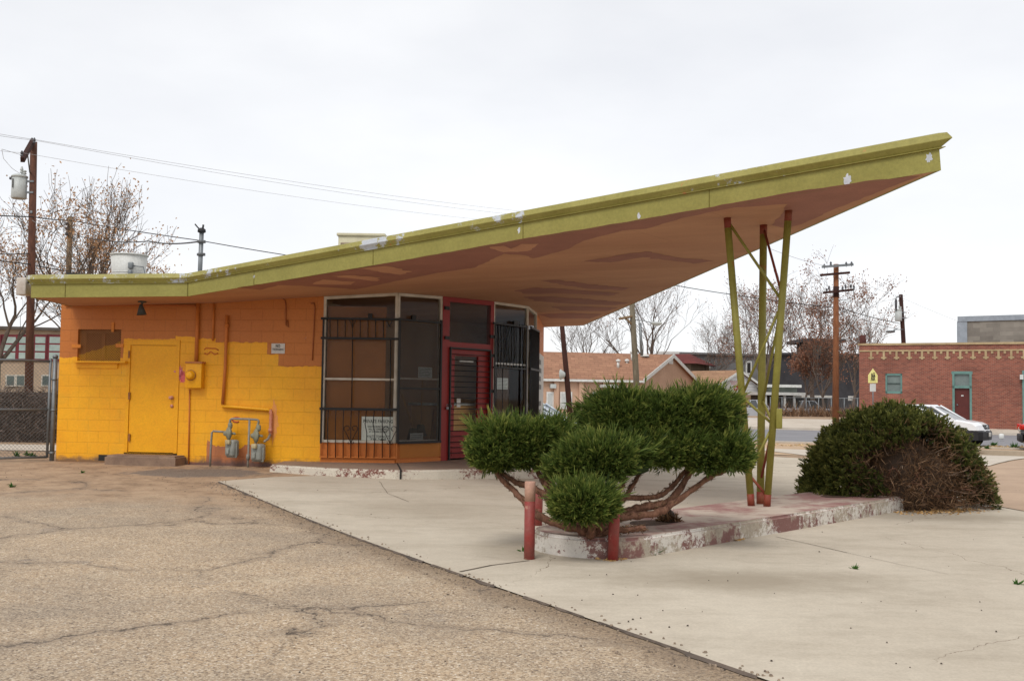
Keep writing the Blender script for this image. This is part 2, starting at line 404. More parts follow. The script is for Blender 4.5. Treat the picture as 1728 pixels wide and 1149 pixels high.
def m_brick(name, c1, c2, mort, w=0.215, h=0.075):
    k = NB(name); uv = k.n('TexCoord').outputs['UV']; p = k.pos()
    b = k.n('TexBrick'); k.l(uv, b.inputs['Vector']); b.inputs['Scale'].default_value = 1.0
    b.inputs['Brick Width'].default_value = w; b.inputs['Row Height'].default_value = h; b.inputs['Mortar Size'].default_value = 0.007
    b.inputs['Color1'].default_value = (*c1, 1); b.inputs['Color2'].default_value = (*c2, 1); b.inputs['Mortar'].default_value = (*mort, 1)
    c = k.mix(1.0, b.outputs[0], k.ramp(k.noise(p, 0.7, 6, 0.65), [(0.3, 0.78), (0.7, 1.15)]), 'MULTIPLY')
    k.col(c); k.rough(0.85); k.bump(b.outputs['Fac'], -0.3, 0.01)
    return k.m
def m_glass(name, tint=(0.9, 0.95, 0.95), refl=0.06, dirt=0.12):
    k = NB(name); t = k.t
    tr = k.n('BsdfTransparent'); tr.inputs[0].default_value = (*tint, 1)
    gl = k.n('BsdfGlossy'); gl.inputs['Roughness'].default_value = 0.03; gl.inputs[0].default_value = (0.9, 0.93, 0.95, 1)
    fr = k.n('Fresnel'); fr.inputs[0].default_value = 1.22
    mx = k.n('MixShader'); k.l(fr.outputs[0], mx.inputs[0]); k.l(tr.outputs[0], mx.inputs[1]); k.l(gl.outputs[0], mx.inputs[2])
    df = k.n('BsdfDiffuse'); df.inputs[0].default_value = (0.25, 0.23, 0.2, 1)
    mx2 = k.n('MixShader'); k.l(k.ramp(k.noise(k.pos(), 2.5, 6, 0.7), [(0.4, 0.0), (0.85, dirt*0.35)]), mx2.inputs[0])
    k.l(mx.outputs[0], mx2.inputs[1]); k.l(df.outputs[0], mx2.inputs[2]); k.l(mx2.outputs[0], k.o.inputs[0])
    return k.m
def m_mesh_screen(name, c, cell=0.022, bar=0.3, swipe=None):
    """expanded metal: diamond holes cut by the material"""
    k = NB(name); uv = k.n('TexCoord').outputs['UV']; s = k.sep(uv)
    a = k.math('ADD', k.math('DIVIDE', s[0], cell*1.6), k.math('DIVIDE', s[1], cell))
    b = k.math('SUBTRACT', k.math('DIVIDE', s[0], cell*1.6), k.math('DIVIDE', s[1], cell))
    fa = k.math('LESS_THAN', k.math('FRACT', a), bar); fb = k.math('LESS_THAN', k.math('FRACT', b), bar)
    if swipe:
        lim = k.math('MULTIPLY_ADD', k.math('ADD', s[0], -swipe[0]), swipe[2], swipe[1])
        c = k.mix(k.math('LESS_THAN', k.math('ADD', s[1], k.math('MULTIPLY', k.noise(k.pos(), 6, 4), 0.12)), lim), c, (0.62, 0.30, 0.02))
    k.col(c); k.rough(0.5); k.l(k.math('MAXIMUM', fa, fb), k.b.inputs['Alpha'])
    return k.m
def m_leaf(name, dark, mid, light, trans=0.25):
    k = NB(name); a = k.n('Attribute', attribute_name='tint'); s = k.sep(a.outputs['Color'])
    c = k.ramp(s[0], [(0.0, dark), (0.5, mid), (1.0, light)])
    k.col(c); k.rough(0.6); k.b.inputs['Specular IOR Level'].default_value = 0.25
    if trans:
        tl = k.n('BsdfTranslucent'); k.l(c, tl.inputs[0]); mx = k.n('MixShader'); mx.inputs[0].default_value = trans
        k.l(k.b.outputs[0], mx.inputs[1]); k.l(tl.outputs[0], mx.inputs[2]); k.l(mx.outputs[0], k.o.inputs[0])
    return k.m
def m_bark(name, c1, c2, sc=14, bump=0.6):
    k = NB(name); p = k.objc()
    n1 = k.noise(k.mapping(p, (1, 1, 0.25)), sc, 6, 0.7)
    k.col(k.ramp(n1, [(0.3, c1), (0.68, c2)])); k.rough(0.9); k.bump(n1, bump, 0.02)
    return k.m
def m_car(name, c, rough=0.25):
    k = NB(name); k.col(c); k.rough(rough); k.b.inputs['Coat Weight'].default_value = 0.6; k.b.inputs['Coat Roughness'].default_value = 0.08
    return k.m

BLACK_IRON = weathered('black_iron', (0.012, 0.011, 0.011), (0.02, 0.017, 0.015), 0.5, 6, 40, 0.1)
GALV = weathered('galvanised_metal', lin((136, 140, 142)), lin((112, 116, 118)), 0.5, 5, 30, 0.1, 0.5)
WHITE = weathered('white_paint', lin((222, 222, 218)), lin((196, 196, 190)), 0.6, 4, 40, 0.08)
OFFWHITE = weathered('offwhite_frame', lin((212, 204, 190)), lin((180, 170, 152)), 0.6, 5, 40, 0.1)
DARK = weathered('dark_inside', (0.03, 0.027, 0.024), (0.022, 0.02, 0.018), 0.8, 2, 20, 0)
GLASS = m_glass('window_glass')
BLACK_PLASTIC = weathered('black_plastic', (0.02, 0.02, 0.021), (0.028, 0.028, 0.03), 0.55, 4, 30, 0.05)
RUBBER = weathered('tyre_rubber', (0.018, 0.018, 0.018), (0.025, 0.024, 0.023), 0.85, 4, 40, 0.1)
WIRE = weathered('wire_black', (0.03, 0.03, 0.032), None, 0.6, 3, 20, 0)
INK = weathered('black_ink', (0.015, 0.015, 0.015), None, 0.7, 3, 20, 0)
POLE_WOOD = m_bark('pole_wood', lin((68, 46, 38)), lin((102, 68, 52)), 10, 0.4)
POLE_WOOD_RED = m_bark('pole_wood_red', lin((104, 62, 40)), lin((140, 90, 58)), 8, 0.4)
POLE_DARK = m_bark('pole_wood_dark', lin((44, 26, 22)), lin((66, 38, 30)), 10, 0.4)
POLE_GREY = m_bark('pole_wood_grey', lin((112, 92, 70)), lin((140, 120, 96)), 10, 0.4)
TREE_BARK = m_bark('tree_bark', lin((72, 62, 54)), lin((112, 98, 86)), 9, 0.6)

# ------------------------------------------------------------------ ground, pavements, street
def axis(lo, hi, a, b, fine, coarse):
    xs = []; x = lo
    while x < hi:
        xs.append(x); x += fine if a <= x < b else coarse
    return xs + [hi]
pa, pb = gnd(367, 813), gnd(1290, 1149)
_e = (pb-pa).normalized(); EDGE = ((pa.x, pa.y), (-_e.y, _e.x))
def build_ground():
    xs = axis(-420, 420, -30, 50, 0.8, 15); ys = axis(-30, 700, -6, 90, 0.8, 15)
    vs = [(x, y, hgt(x, y)) for y in ys for x in xs]; n = len(xs)
    fs = [(j*n+i, j*n+i+1, (j+1)*n+i+1, (j+1)*n+i) for j in range(len(ys)-1) for i in range(n-1)]
    me = bpy.data.meshes.new('ground'); me.from_pydata(vs, [], fs)
    me.polygons.foreach_set('use_smooth', [True]*len(fs))
    o = link_mesh('ground', me, m_asphalt(EDGE)); o['kind'] = 'structure'
build_ground()
CONC = m_concrete('pad_concrete', lin((198, 187, 169)), lin((182, 170, 152)), lin((142, 130, 112)), True, [(1.9, 8.9, 1.5, .75, .75), (.3, 10.4, .8, .8, .5), (5.9, 13.9, 1.6, .7, .6), (9.0, 9.5, 1.2, .8, .35), (-1.0, 13.5, 1.6, 1.2, .3), (4.6, 7.4, .5, .35, .4)])  # ellipses by the junipers paint bush shade over staining; the others are stains
CONC2 = m_concrete('path_concrete', lin((204, 194, 180)), lin((188, 176, 160)), lin((166, 154, 140)), False)
pa, pb = gnd(367, 813), gnd(1290, 1149)
pc = pb + (pb-pa).normalized()*7
GR = lambda x, y: (gnd(x, y).x, gnd(x, y).y)
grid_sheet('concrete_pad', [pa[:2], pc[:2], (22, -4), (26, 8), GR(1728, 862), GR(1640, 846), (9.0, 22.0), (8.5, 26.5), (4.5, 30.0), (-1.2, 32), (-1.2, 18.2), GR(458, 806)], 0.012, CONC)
TAN = m_concrete('old_asphalt_tan', lin((188, 162, 138)), lin((166, 142, 120)), lin((142, 120, 104)))
grid_sheet('asphalt_patch', [GR(1640, 848), GR(1728, 864), (27, 9), (30, 19), GR(1728, 776), GR(1668, 789), (8.9, 24)], 0.02, TAN)
# strip of dirt and driveway between the pad and the street
def qp(x, q): return (x, q-0.4*x)
grid_sheet('driveway', [qp(8, 31.5), qp(10.5, 30.2), GR(1668, 787), GR(1728, 774), qp(30, 29.6), qp(34, 40), qp(7.5, 40.0)], 0.016, CONC2, 2)
DIRT = m_concrete('bare_dirt', lin((196, 170, 140)), lin((172, 144, 116)), lin((136, 112, 90)), False)
grid_sheet('dirt_verge', [qp(-4, 33), qp(7.9, 32), qp(7.4, 40), qp(40, 40.2), qp(44, 47.2), qp(-10, 47.2), qp(-10, 40)], 0.012, DIRT, 2)
grid_sheet('pavement', [qp(-6, 36.2), qp(7.2, 35.6), qp(7.0, 37.6), qp(-6, 38.2)], 0.03, CONC2, 2)
ST = weathered('street_asphalt', lin((140, 138, 140)), lin((122, 121, 124)), 0.85, 0.6, 60, 0.15)
grid_sheet('street', [qp(-70, 48.4), qp(90, 48.4), qp(90, 68.5), qp(-70, 68.5)], 0.015, ST, 4)
grid_sheet('far_pavement', [qp(-70, 68.6), qp(90, 68.6), qp(90, 73.5), qp(-70, 73.5)], 0.10, CONC2, 2)
LOT = m_concrete('far_lot', lin((196, 188, 180)), lin((178, 170, 162)), lin((158, 148, 140)), False)
grid_sheet('far_lot', [qp(-60, 73.6), qp(17, 73.6), qp(12, 96), qp(-60, 110)], 0.05, LOT, 4)
# low kerbs
def kerb_run(name, pts, w, h, m, dz=-0.05):
    b = MB()
    for p, q in zip(pts, pts[1:]):
        p, q = Vector((*p, 0)), Vector((*q, 0)); L = (q-p).length; k = max(1, int(L/2))
        for i in range(k):
            a, c = p.lerp(q, i/k), p.lerp(q, (i+1)/k)
            d = (c-a).normalized(); s = V(-d.y, d.x)*w/2
            za, zc = hgt(a.x, a.y), hgt(c.x, c.y)
            B = [a-s, c-s, c+s, a+s]
            b.hexa([V(B[0].x, B[0].y, za+dz), V(B[1].x, B[1].y, zc+dz), V(B[2].x, B[2].y, zc+dz), V(B[3].x, B[3].y, za+dz),
                    V(B[0].x, B[0].y, za+h), V(B[1].x, B[1].y, zc+h), V(B[2].x, B[2].y, zc+h), V(B[3].x, B[3].y, za+h)])
    o = b.build(name, m); o['kind'] = 'structure'; return o
kerb_run('lot_kerb', [qp(12.2, 40.1), qp(34, 40.1)], 0.35, 0.17, m_concrete('kerb_concrete', lin((176, 160, 140)), lin((150, 136, 118)), lin((120, 108, 96)), False))
kerb_run('street_kerb', [qp(-60, 48.2), qp(80, 48.2)], 0.25, 0.06, CONC2)
kerb_run('far_kerb', [qp(-60, 68.5), qp(80, 68.5)], 0.25, 0.15, CONC2)
# pad joints
JOINT = weathered('joint_dirt', lin((112, 98, 84)), lin((84, 74, 64)), 0.95, 6, 40, 0.1)
def joint(pts, w):
    b = MB(); P = [gnd(x, y, 0.016) for x, y in pts]
    R = random.Random(len(pts)*7+int(w*1e4))
    Q = []
    for p, q in zip(P, P[1:]):
        k = max(1, int((q-p).length/0.25))
        for i in range(k): Q.append(p.lerp(q, i/k)+V(R.uniform(-1, 1)*0.008, R.uniform(-1, 1)*0.008))
    Q.append(P[-1])
    for a, c in zip(Q, Q[1:]):
        d = (c-a); s = V(-d.y, d.x).normalized()*w*R.uniform(0.35, 0.6)
        b.face([a-s, c-s, c+s, a+s])
    o = b.build('pad_joint', JOINT); o['kind'] = 'structure'
joint([(775, 964), (830, 953), (893, 945)], 0.022)
joint([(1310, 905), (1360, 916), (1430, 932)], 0.010)
joint([(980, 806), (1180, 812), (1370, 815)], 0.02)
joint([(1430, 932), (1520, 952), (1600, 968)], 0.006)
joint([(640, 812), (655, 832), (690, 846)], 0.008)
joint([(1640, 847), (1690, 855), (1760, 866)], 0.05)
# broken black edge of the old asphalt along the pad
def asphalt_edge():
    b = MB(); R = random.Random(4); L = (pc-pa).length; u = (pc-pa).normalized(); s = V(u.y, -u.x)
    if s.x > 0: s = -s
    k = int(L/0.09); prev = None
    for i in range(k+1):
        p = pa.lerp(pc, i/k); t = i/k
        w = 0.004+0.06*max(0, mnoise.noise(Vector((p.x*2.2, p.y*2.2, 3))))+0.05*abs(mnoise.noise(Vector((p.x*7, p.y*7, 5))))
        a = on_ground(*(p-u.cross(V(0, 0, 1))*0).xy, 0.017); c = on_ground((p+s*w).x, (p+s*w).y, 0.005)
        if prev and mnoise.noise(Vector((p.x*3.1, p.y*3.1, 9))) > -.18: b.face([prev[0], a, c, prev[1]])
        prev = (a, c)
    o = b.build('asphalt_edge', weathered('crumbled_tar', lin((112, 98, 86)), lin((74, 66, 60)), 0.95, 5, 60, 0.4)); o['kind'] = 'structure'
asphalt_edge()

# ------------------------------------------------------------------ the former filling station
PN = Vector((-0.06, 0.025, 1.0)); P_0 = Vector((-5.3, 19.05, 3.087))
def sofpx(px, py):
    d = ray(px, py); t = PN.dot(P_0-EYE)/PN.dot(d); return EYE+d*t
def plane_z(x, y): return P_0.z+0.06*(x-P_0.x)-0.025*(y-P_0.y)
rK, rT, rB = sofpx(317, 499.5), sofpx(1588, 287), sofpx(985, 549)
rA = at(52, 501.4, 18.0); rE = V(-7.6, rB.y+0.4, 2.9)
fdir = (P_0-rK); fold_k = fdir.x/fdir.y
def fold_x(y): return rK.x+fold_k*(y-rK.y)
rD = V(fold_x(rB.y+0.2), rB.y+0.2); rD.z = plane_z(rD.x, rD.y)
def sof(x, y):
    fx = fold_x(y)
    if x >= fx: return plane_z(x, y)
    return plane_z(fx, y)-0.02*(fx-x)
rA.z = sof(rA.x, rA.y); rE.z = sof(rE.x, rE.y)
class Facet:
    def __init__(s, a, b):
        s.a = V(a.x, a.y); s.b = V(b.x, b.y); s.L = (s.b-s.a).length; s.u = (s.b-s.a).normalized(); s.n = V(s.u.y, -s.u.x)
    def P(s, u, v, d=0.0): return s.a+s.u*u+V(0, 0, v)+s.n*d
    def px(s, x, y, d=0.0):
        r = ray(x, y); a = s.a+s.n*d; t = s.n.dot(a-EYE)/s.n.dot(r); p = EYE+r*t
        return ((p-a).dot(s.u), p.z)
    def ax(s): return (s.u, s.n, V(0, 0, 1))
    def box(s, b, u0, u1, v0, v1, d0, d1, v0b=None, v1b=None):
        v0b = v0 if v0b is None else v0b; v1b = v1 if v1b is None else v1b
        b.hexa([s.P(u0, v0, d1), s.P(u1, v0b, d1), s.P(u1, v0b, d0), s.P(u0, v0, d0), s.P(u0, v1, d1), s.P(u1, v1b, d1), s.P(u1, v1b, d0), s.P(u0, v1, d0)])
    def pbox(s, b, x0, y0, x1, y1, d0, d1):     # box whose outer face spans two photo points
        ym, xm = (y0+y1)/2, (x0+x1)/2; u0, u1 = s.px(x0, ym, d1)[0], s.px(x1, ym, d1)[0]; v1, v0 = s.px(xm, y0, d1)[1], s.px(xm, y1, d1)[1]; s.box(b, u0, u1, v0, v1, d0, d1)
    def quad(s, b, u0, u1, v0, v1, d=0.0, v1b=None):
        v1b = v1 if v1b is None else v1b
        b.face([s.P(u0, v0, d), s.P(u1, v0, d), s.P(u1, v1b, d), s.P(u0, v1, d)], [(u0, v0), (u1, v0), (u1, v1b), (u0, v1)])
    def pt(s, x, y, d=0.0):
        u, v = s.px(x, y, d); return s.P(u, v, d)
O_ = V(-8.27, 19.5); P0 = V(-3.33, 18.79)
P1, P2, P3, P4, P5, P6 = sofpx(672, 494), sofpx(746.5, 500), sofpx(833, 508.5), sofpx(891, 516.5), sofpx(905.5, 528), V(0, 0)
P6 = P5.lerp(sofpx(918, 553), 1.0); P6 = P6-(P6-P5).normalized()*0.06
WF = Facet(O_, P0); FS = [Facet(P0, P1), Facet(P1, P2), Facet(P2, P3), Facet(P3, P4), Facet(P4, P5), Facet(P5, P6)]
STEP_Z = 0.30
BLD = thing('filling_station', O_, 'low yellow and orange block building with a swooping olive-edged canopy roof', 'building')

# wall with the openings left out
kw, uv, p, brick = m_wall()
zj = WF.px(545, 618)[1]
def wv(y, x): return WF.px(x, y)[1]
def wu(x, y=650): return WF.px(x, y)[0]
sx = kw.sep(uv)
stops = [(0.0, wv(603, 120)), (wu(206), wv(572, 230)), (wu(293), wv(568, 320)), (wu(330), wv(571, 340)), (wu(361), wv(577.5, 400)), (wu(447.5), wv(597.5, 455)), (wu(466.5), wv(618, 500))]
wob = kw.noise(kw.mapping(p, (1, 1, 0.6)), 9, 3, 0.5)
ux = kw.math('ADD', sx[0], kw.math('MULTIPLY_ADD', wob, 0.05, -0.025))
thr = kw.ramp(kw.math('DIVIDE', ux, 6.0), [(a/6.0, b/4.0) for a, b in stops], 'CONSTANT')
vz = kw.math('ADD', kw.math('ADD', sx[1], zj), kw.math('MULTIPLY_ADD', wob, 0.09, -0.045))
isY = kw.math('LESS_THAN', kw.math('DIVIDE', vz, 4.0), thr)
wob2 = kw.noise(p, 2.2, 4, 0.6)
pr_top = kw.math('ADD', wv(752, 400), kw.math('MULTIPLY_ADD', wob2, 0.5, -0.25))
prim = kw.math('MULTIPLY', kw.math('LESS_THAN', vz, pr_top), kw.math('MULTIPLY', kw.math('GREATER_THAN', ux, wu(352)), kw.math('LESS_THAN', ux, kw.math('ADD', wu(446), kw.math('MULTIPLY_ADD', wob2, 0.5, -0.25)))))
prim = kw.math('MAXIMUM', prim, kw.math('MULTIPLY', kw.math('LESS_THAN', vz, wv(779, 330)), kw.math('GREATER_THAN', ux, wu(318))))
yel = kw.mix(kw.ramp(kw.noise(p, 1.6, 5, 0.6), [(0.3, 0.0), (0.75, 1.0)]), (0.88, 0.42, 0.010), (0.80, 0.34, 0.010))
yel = kw.mix(kw.ramp(kw.noise(kw.mapping(p, (1, 1, 0.7)), 3.5, 6, 0.7), [(0.6, 0.0), (0.8, 0.5)]), yel, (0.72, 0.24, 0.012))
yel = kw.mix(kw.ramp(kw.noise(kw.mapping(p, (1, 1, 1.4), loc=(2, 5, 8)), 2.2, 6, 0.7), [(0.54, 0.0), (0.75, 0.55)]), yel, (0.66, 0.36, 0.022))
yel = kw.mix(kw.ramp(kw.noise(kw.mapping(p, (7, 7, 0.5), loc=(1, 2, 3)), 1.6, 5, 0.7), [(0.6, 0.0), (0.78, 0.4)]), yel, (0.90, 0.50, 0.05))
org = kw.mix(kw.noise(p, 1.1, 5, 0.6), (0.54, 0.185, 0.034), (0.44, 0.135, 0.026))
pri = kw.mix(kw.noise(p, 3, 5, 0.7), (0.50, 0.15, 0.030), (0.40, 0.17, 0.09))
c = kw.mix(isY, org, yel); c = kw.mix(kw.math('MULTIPLY', prim, isY), c, pri)
jn = kw.ramp(kw.sep(brick.outputs[0])[0], [(0.0, 0.86), (0.5, 0.98), (0.85, 0.97), (1.0, 1.0)])
c = kw.mix(1.0, c, jn, 'MULTIPLY')
c = kw.mix(1.0, c, kw.ramp(kw.noise(p, 30, 5, 0.7), [(0.25, 0.88), (0.6, 1.02)]), 'MULTIPLY')
# chips and splash dirt at the foot
chip = kw.ramp(kw.noise(kw.mapping(p, loc=(3, 3, 3)), 7, 7, 0.8), [(0.665, 0.0), (0.675, 1.0)])
c = kw.mix(chip, c, kw.mix(kw.noise(p, 3, 2), (0.26, 0.08, 0.05), (0.55, 0.30, 0.20)))
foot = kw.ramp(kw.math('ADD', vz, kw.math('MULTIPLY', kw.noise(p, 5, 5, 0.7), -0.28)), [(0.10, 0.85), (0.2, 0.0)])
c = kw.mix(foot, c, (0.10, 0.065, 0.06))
kw.col(c); kw.rough(0.5); kw.b.inputs['Specular IOR Level'].default_value = 0.35
bh = kw.math('ADD', kw.sep(brick.outputs[0])[0], kw.math('MULTIPLY', kw.noise(p, 60, 4, 0.7), 0.35))
kw.bump(bh, 0.5, 0.008)
WALLM = kw.m
w_u0, w_v1 = WF.px(132, 555.5); w_u1, w_v0 = WF.px(203, 609.5)
d_u0, d_v1 = WF.px(215, 573.5); d_u1, d_v0 = WF.px(299, 763)
d_v1 = WF.px(257, 574)[1]; d_v0 = WF.px(257, 764)[1]
b = MB()
us = sorted([0, w_u0, w_u1, d_u0, d_u1, wu(363, 512), WF.L]); vs = sorted([-0.1, w_v0, w_v1, d_v0, d_v1, 2.9])
for i in range(len(us)-1):
    for j in range(len(vs)-1):
        uc, vc = (us[i]+us[i+1])/2, (vs[j]+vs[j+1])/2
        if (w_u0 < uc < w_u1 and w_v0 < vc < w_v1) or (d_u0 < uc < d_u1 and d_v0 < vc < d_v1): continue
        q = [(us[i], vs[j]), (us[i+1], vs[j]), (us[i+1], vs[j+1]), (us[i], vs[j+1])]
        b.face([WF.P(*t) for t in q], [(t[0], t[1]-zj) for t in q])
    zt = [sof(*WF.P(t, 0).xy)+0.06 for t in (us[i], us[i+1])]
    q = [(us[i], 2.9), (us[i+1], 2.9), (us[i+1], zt[1]), (us[i], zt[0])]
    b.face([WF.P(*t) for t in q], [(t[0], t[1]-zj) for t in q])
for (u0, u1, v0, v1, dd) in ((w_u0, w_u1, w_v0, w_v1, -0.15), (d_u0, d_u1, d_v0, d_v1, -0.06)):     # jambs
    for (a, e) in (((u0, v0), (u0, v1)), ((u0, v1), (u1, v1)), ((u1, v1), (u1, v0)), ((u1, v0), (u0, v0))):
        b.face([WF.P(*a), WF.P(*e), WF.P(*e, dd), WF.P(*a, dd)], [(a[0], a[1]-zj), (e[0], e[1]-zj), (e[0]+.05, e[1]-zj), (a[0]+.05, a[1]-zj)])
back_l = V(-7.1, 27.0)
for a, e in ((back_l, O_), (P6, back_l)):
    f = Facet(a, e)
    zt = [sof(*f.P(t, 0).xy)+0.06 for t in (0, f.L)]
    b.face([f.P(0, -.1), f.P(f.L, -.1), f.P(f.L, zt[1]), f.P(0, zt[0])], [(0, -zj), (f.L, -zj), (f.L, zt[1]-zj), (0, zt[0]-zj)])
b.build('wall', WALLM, BLD)
ORANGE = weathered('orange_paint', (0.60, 0.19, 0.035), (0.50, 0.15, 0.03), 0.55, 2, 35, 0.12, stain_shade=((0.34, 0.12, 0.07), 5, 0.68))
b = MB(); f = FS[5]; zt = [sof(*f.P(t, 0).xy)+0.06 for t in (0, f.L)]
b.face([f.P(0, -.1), f.P(f.L, -.1), f.P(f.L, zt[1]), f.P(0, zt[0])])
b.build('side_wall', ORANGE, BLD)

# small steel window with a mesh guard, sill and bracket tabs
YEL = weathered('yellow_paint', (0.88, 0.42, 0.010), (0.80, 0.35, 0.010), 0.45, 2, 35, 0.12, stain_shade=((0.72, 0.26, 0.02), 4, 0.66))
BRN = weathered('brown_board', (0.12, 0.05, 0.018), (0.09, 0.035, 0.014), 0.7, 3, 30, 0.1)
b = MB(); WF.box(b, w_u0-.02, w_u1+.02, w_v0-.02, w_v1+.02, -0.30, -0.15)
win = b.build('window', BRN, BLD)
b = MB(); mw = (w_u0+w_u1)/2+0.02
for (a, e, v0, v1) in ((w_u0, w_u0+.1, w_v0, w_v1), (mw-.03, mw+.03, w_v0, w_v1), (w_u0, w_u1, w_v1-.06, w_v1), (w_u0, w_u1, w_v0, w_v0+.03)):
    WF.box(b, a, e, v0, v1, -0.149, -0.11)
b.build('sash', weathered('brown_sash', (0.21, 0.09, 0.03), (0.15, 0.065, 0.025), 0.6, 4, 30, 0.1), win)
b = MB(); WF.quad(b, w_u0, w_u1, w_v0, w_v1, -0.04); b.build('mesh_guard', m_mesh_screen('orange_mesh', (0.30, 0.12, 0.03), 0.03, 0.26, (w_u0, w_v0+.16, .33)), win)
b = MB(); WF.pbox(b, 122, 609, 211, 612, -0.02, 0.12); WF.pbox(b, 129, 612, 198, 621, 0.001, 0.03)
b.build('sill', YEL, win)
TAB = weathered('tab_paint', (0.70, 0.25, 0.03), (0.55, 0.17, 0.03), 0.55, 4, 30, 0.1)
for q in ((121, 581, 136, 587), (195, 580, 208, 586), (188, 544, 192, 560)):
    b = MB(); WF.pbox(b, *q, 0.001, 0.018); b.build('bracket_tab', TAB, win)

# service door
b = MB(); dg = 0.012
WF.box(b, d_u0+.005, d_u1-.005, d_v1-.09, d_v1-.002, -0.06, 0.012); WF.box(b, d_u0+.005, d_u0+.07, d_v0, d_v1-.09, -0.06, 0.012); WF.box(b, d_u1-.07, d_u1-.005, d_v0, d_v1-.09, -0.06, 0.012)
sd = b.build('service_door', YEL, BLD)
b = MB(); WF.box(b, d_u0+.075, d_u1-.075, d_v0+.01, d_v1-.097, -0.055, -0.008); leaf = b.build('door_leaf', YEL, sd)
HNG = weathered('hinge_rust', (0.45, 0.17, 0.03), (0.2, 0.08, 0.04), 0.6, 10, 40, 0.1)
for y in (598, 668, 738):
    b = MB(); WF.pbox(b, 216, y-6, 219, y+6, 0.0, 0.024); b.build('hinge', HNG, sd)
b = MB(); q = WF.pt(290, 671); b.lathe(q, [(0.035, 0.0), (0.035, 0.02), (0.02, 0.025), (0.02, 0.045), (0.03, 0.05), (0.03, 0.07), (0.0, 0.075)], 14, (WF.u, V(0, 0, 1), WF.n))
KNOB = weathered('chipped_knob', (0.55, 0.2, 0.12), (0.7, 0.4, 0.3), 0.5, 20, 60, 0.1)
b.build('door_handle', KNOB, sd)
b = MB(); q = WF.pt(290, 685); b.lathe(q, [(0.03, 0.0), (0.03, 0.012), (0.0, 0.02)], 14, (WF.u, V(0, 0, 1), WF.n)); b.build('door_lock', KNOB, sd)
#('chipped_knob', (0.55, 0.2, 0.12), (0.7, 0.4, 0.3), 0.5, 20, 60, 0.1), sd)
b = MB(); WF.box(b, d_u0, d_u1, d_v0-.05, d_v0, -0.1, 0.0); b.build('threshold', DARK, sd)

# conduits and pipes clipped to the wall
def wtube(b, pts, r, d): b.tube([WF.pt(x, y, d) for x, y in pts], r, 8)
b = MB(); wtube(b, [(334, 511), (331, 613)], 0.034, 0.05); b.build('conduit_pipe', ORANGE, BLD)
b = MB(); wtube(b, [(361, 511), (359, 575)], 0.018, 0.03); b.build('conduit_pipe', ORANGE, BLD)
b = MB(); wtube(b, [(320, 657), (318, 782)], 0.012, 0.02); b.build('conduit_pipe', ORANGE, BLD)
b = MB(); wtube(b, [(110, 515), (332, 515.6)], 0.022, 0.022); b.build('conduit_pipe', weathered('orange_dark', (0.46, 0.13, 0.028), (0.40, 0.11, 0.025), 0.6, 3, 30, 0.1), BLD)
b = MB(); wtube(b, [(478, 504.5), (481, 507), (482.5, 514), (482.5, 548), (487, 552), (485, 540)], 0.010, 0.015); CBL = weathered('cable_paint', (0.34, 0.10, 0.025), (0.26, 0.07, 0.02), 0.6, 5, 30, 0.1); b.build('loose_cable', CBL, BLD)
b = MB(); wtube(b, [(525, 512), (530, 511), (531.5, 519), (529, 570), (527, 608)], 0.010, 0.015); b.build('loose_cable', CBL, BLD)
b = MB(); wtube(b, [(383, 532), (382, 560), (380, 620), (375.5, 684)], 0.028, 0.05); wtube(b, [(382.5, 546), (382.4, 552)], 0.036, 0.05); b.build('gas_pipe', ORANGE, BLD)
b = MB(); wtube(b, [(375.5, 682), (376, 685.5), (400, 687), (452, 691), (457, 693)], 0.030, 0.05); b.build('gas_pipe', YEL, BLD)
PRIMER = weathered('pink_primer', lin((206, 150, 128)), lin((196, 112, 74)), 0.7, 14, 40, 0.1)
b = MB(); wtube(b, [(456, 691), (457.5, 700), (456.5, 724), (456, 735)], 0.030, 0.05); wtube(b, [(456.5, 723), (456.3, 729)], 0.040, 0.05); b.build('gas_pipe', PRIMER, BLD)
# pink paint splash and red scrawls on the wall
SPL = weathered('pink_splash', lin((224, 150, 160)), lin((190, 60, 66)), 0.6, 18, 60, 0.05)
def splat(cx, cy, r, seed, m, ry=None):
    R = random.Random(seed); bb = MB(); n = 40; pts = []
    u, v = WF.px(cx, cy)
    for i in range(n):
        a = 2*math.pi*i/n; k = r*(0.55+0.5*R.random()*(0.4+abs(math.sin(3*a+seed))))
        pts.append(WF.P(u+k*math.cos(a), v+(ry or 1)*k*math.sin(a), 0.004))
    bb.face(pts); return bb
# roof deck: soffit, deck, fascia, coping
b = MB(); b.face([rA, rK, rD, rE]); b.face([rK, rT, rB, rD]); roof = b.build('roof', m_soffit(), BLD)
TK = 0.36
def jag(pts, seed, amp=0.045, step=0.11):
    R_ = random.Random(seed); Q = []
    for a, c in zip(pts, pts[1:]+pts[:1]):
        k_ = max(1, int((c-a).length/step))
        for i_ in range(k_):
            q_ = a.lerp(c, i_/k_); Q.append(V(q_.x+R_.uniform(-amp, amp)*(i_ > 0), q_.y+R_.uniform(-amp, amp)*(i_ > 0)))
    return Q
OLDP = weathered('old_soffit_paint', lin((166, 114, 98)), lin((150, 102, 88)), 0.75, 2.2, 40, 0.08)
NEWP = weathered('new_soffit_paint', lin((204, 152, 120)), lin((188, 136, 108)), 0.75, 2.2, 40, 0.08)
def soffit_patch(px_pts, m, d, seed, name):
    P_ = jag([sofpx(*q_) for q_ in px_pts], seed, .018 if seed == 1 else .04)
    b = MB(); b.face([V(q_.x, q_.y, plane_z(q_.x, q_.y)-d) for q_ in P_]); b.build(name, m, roof)
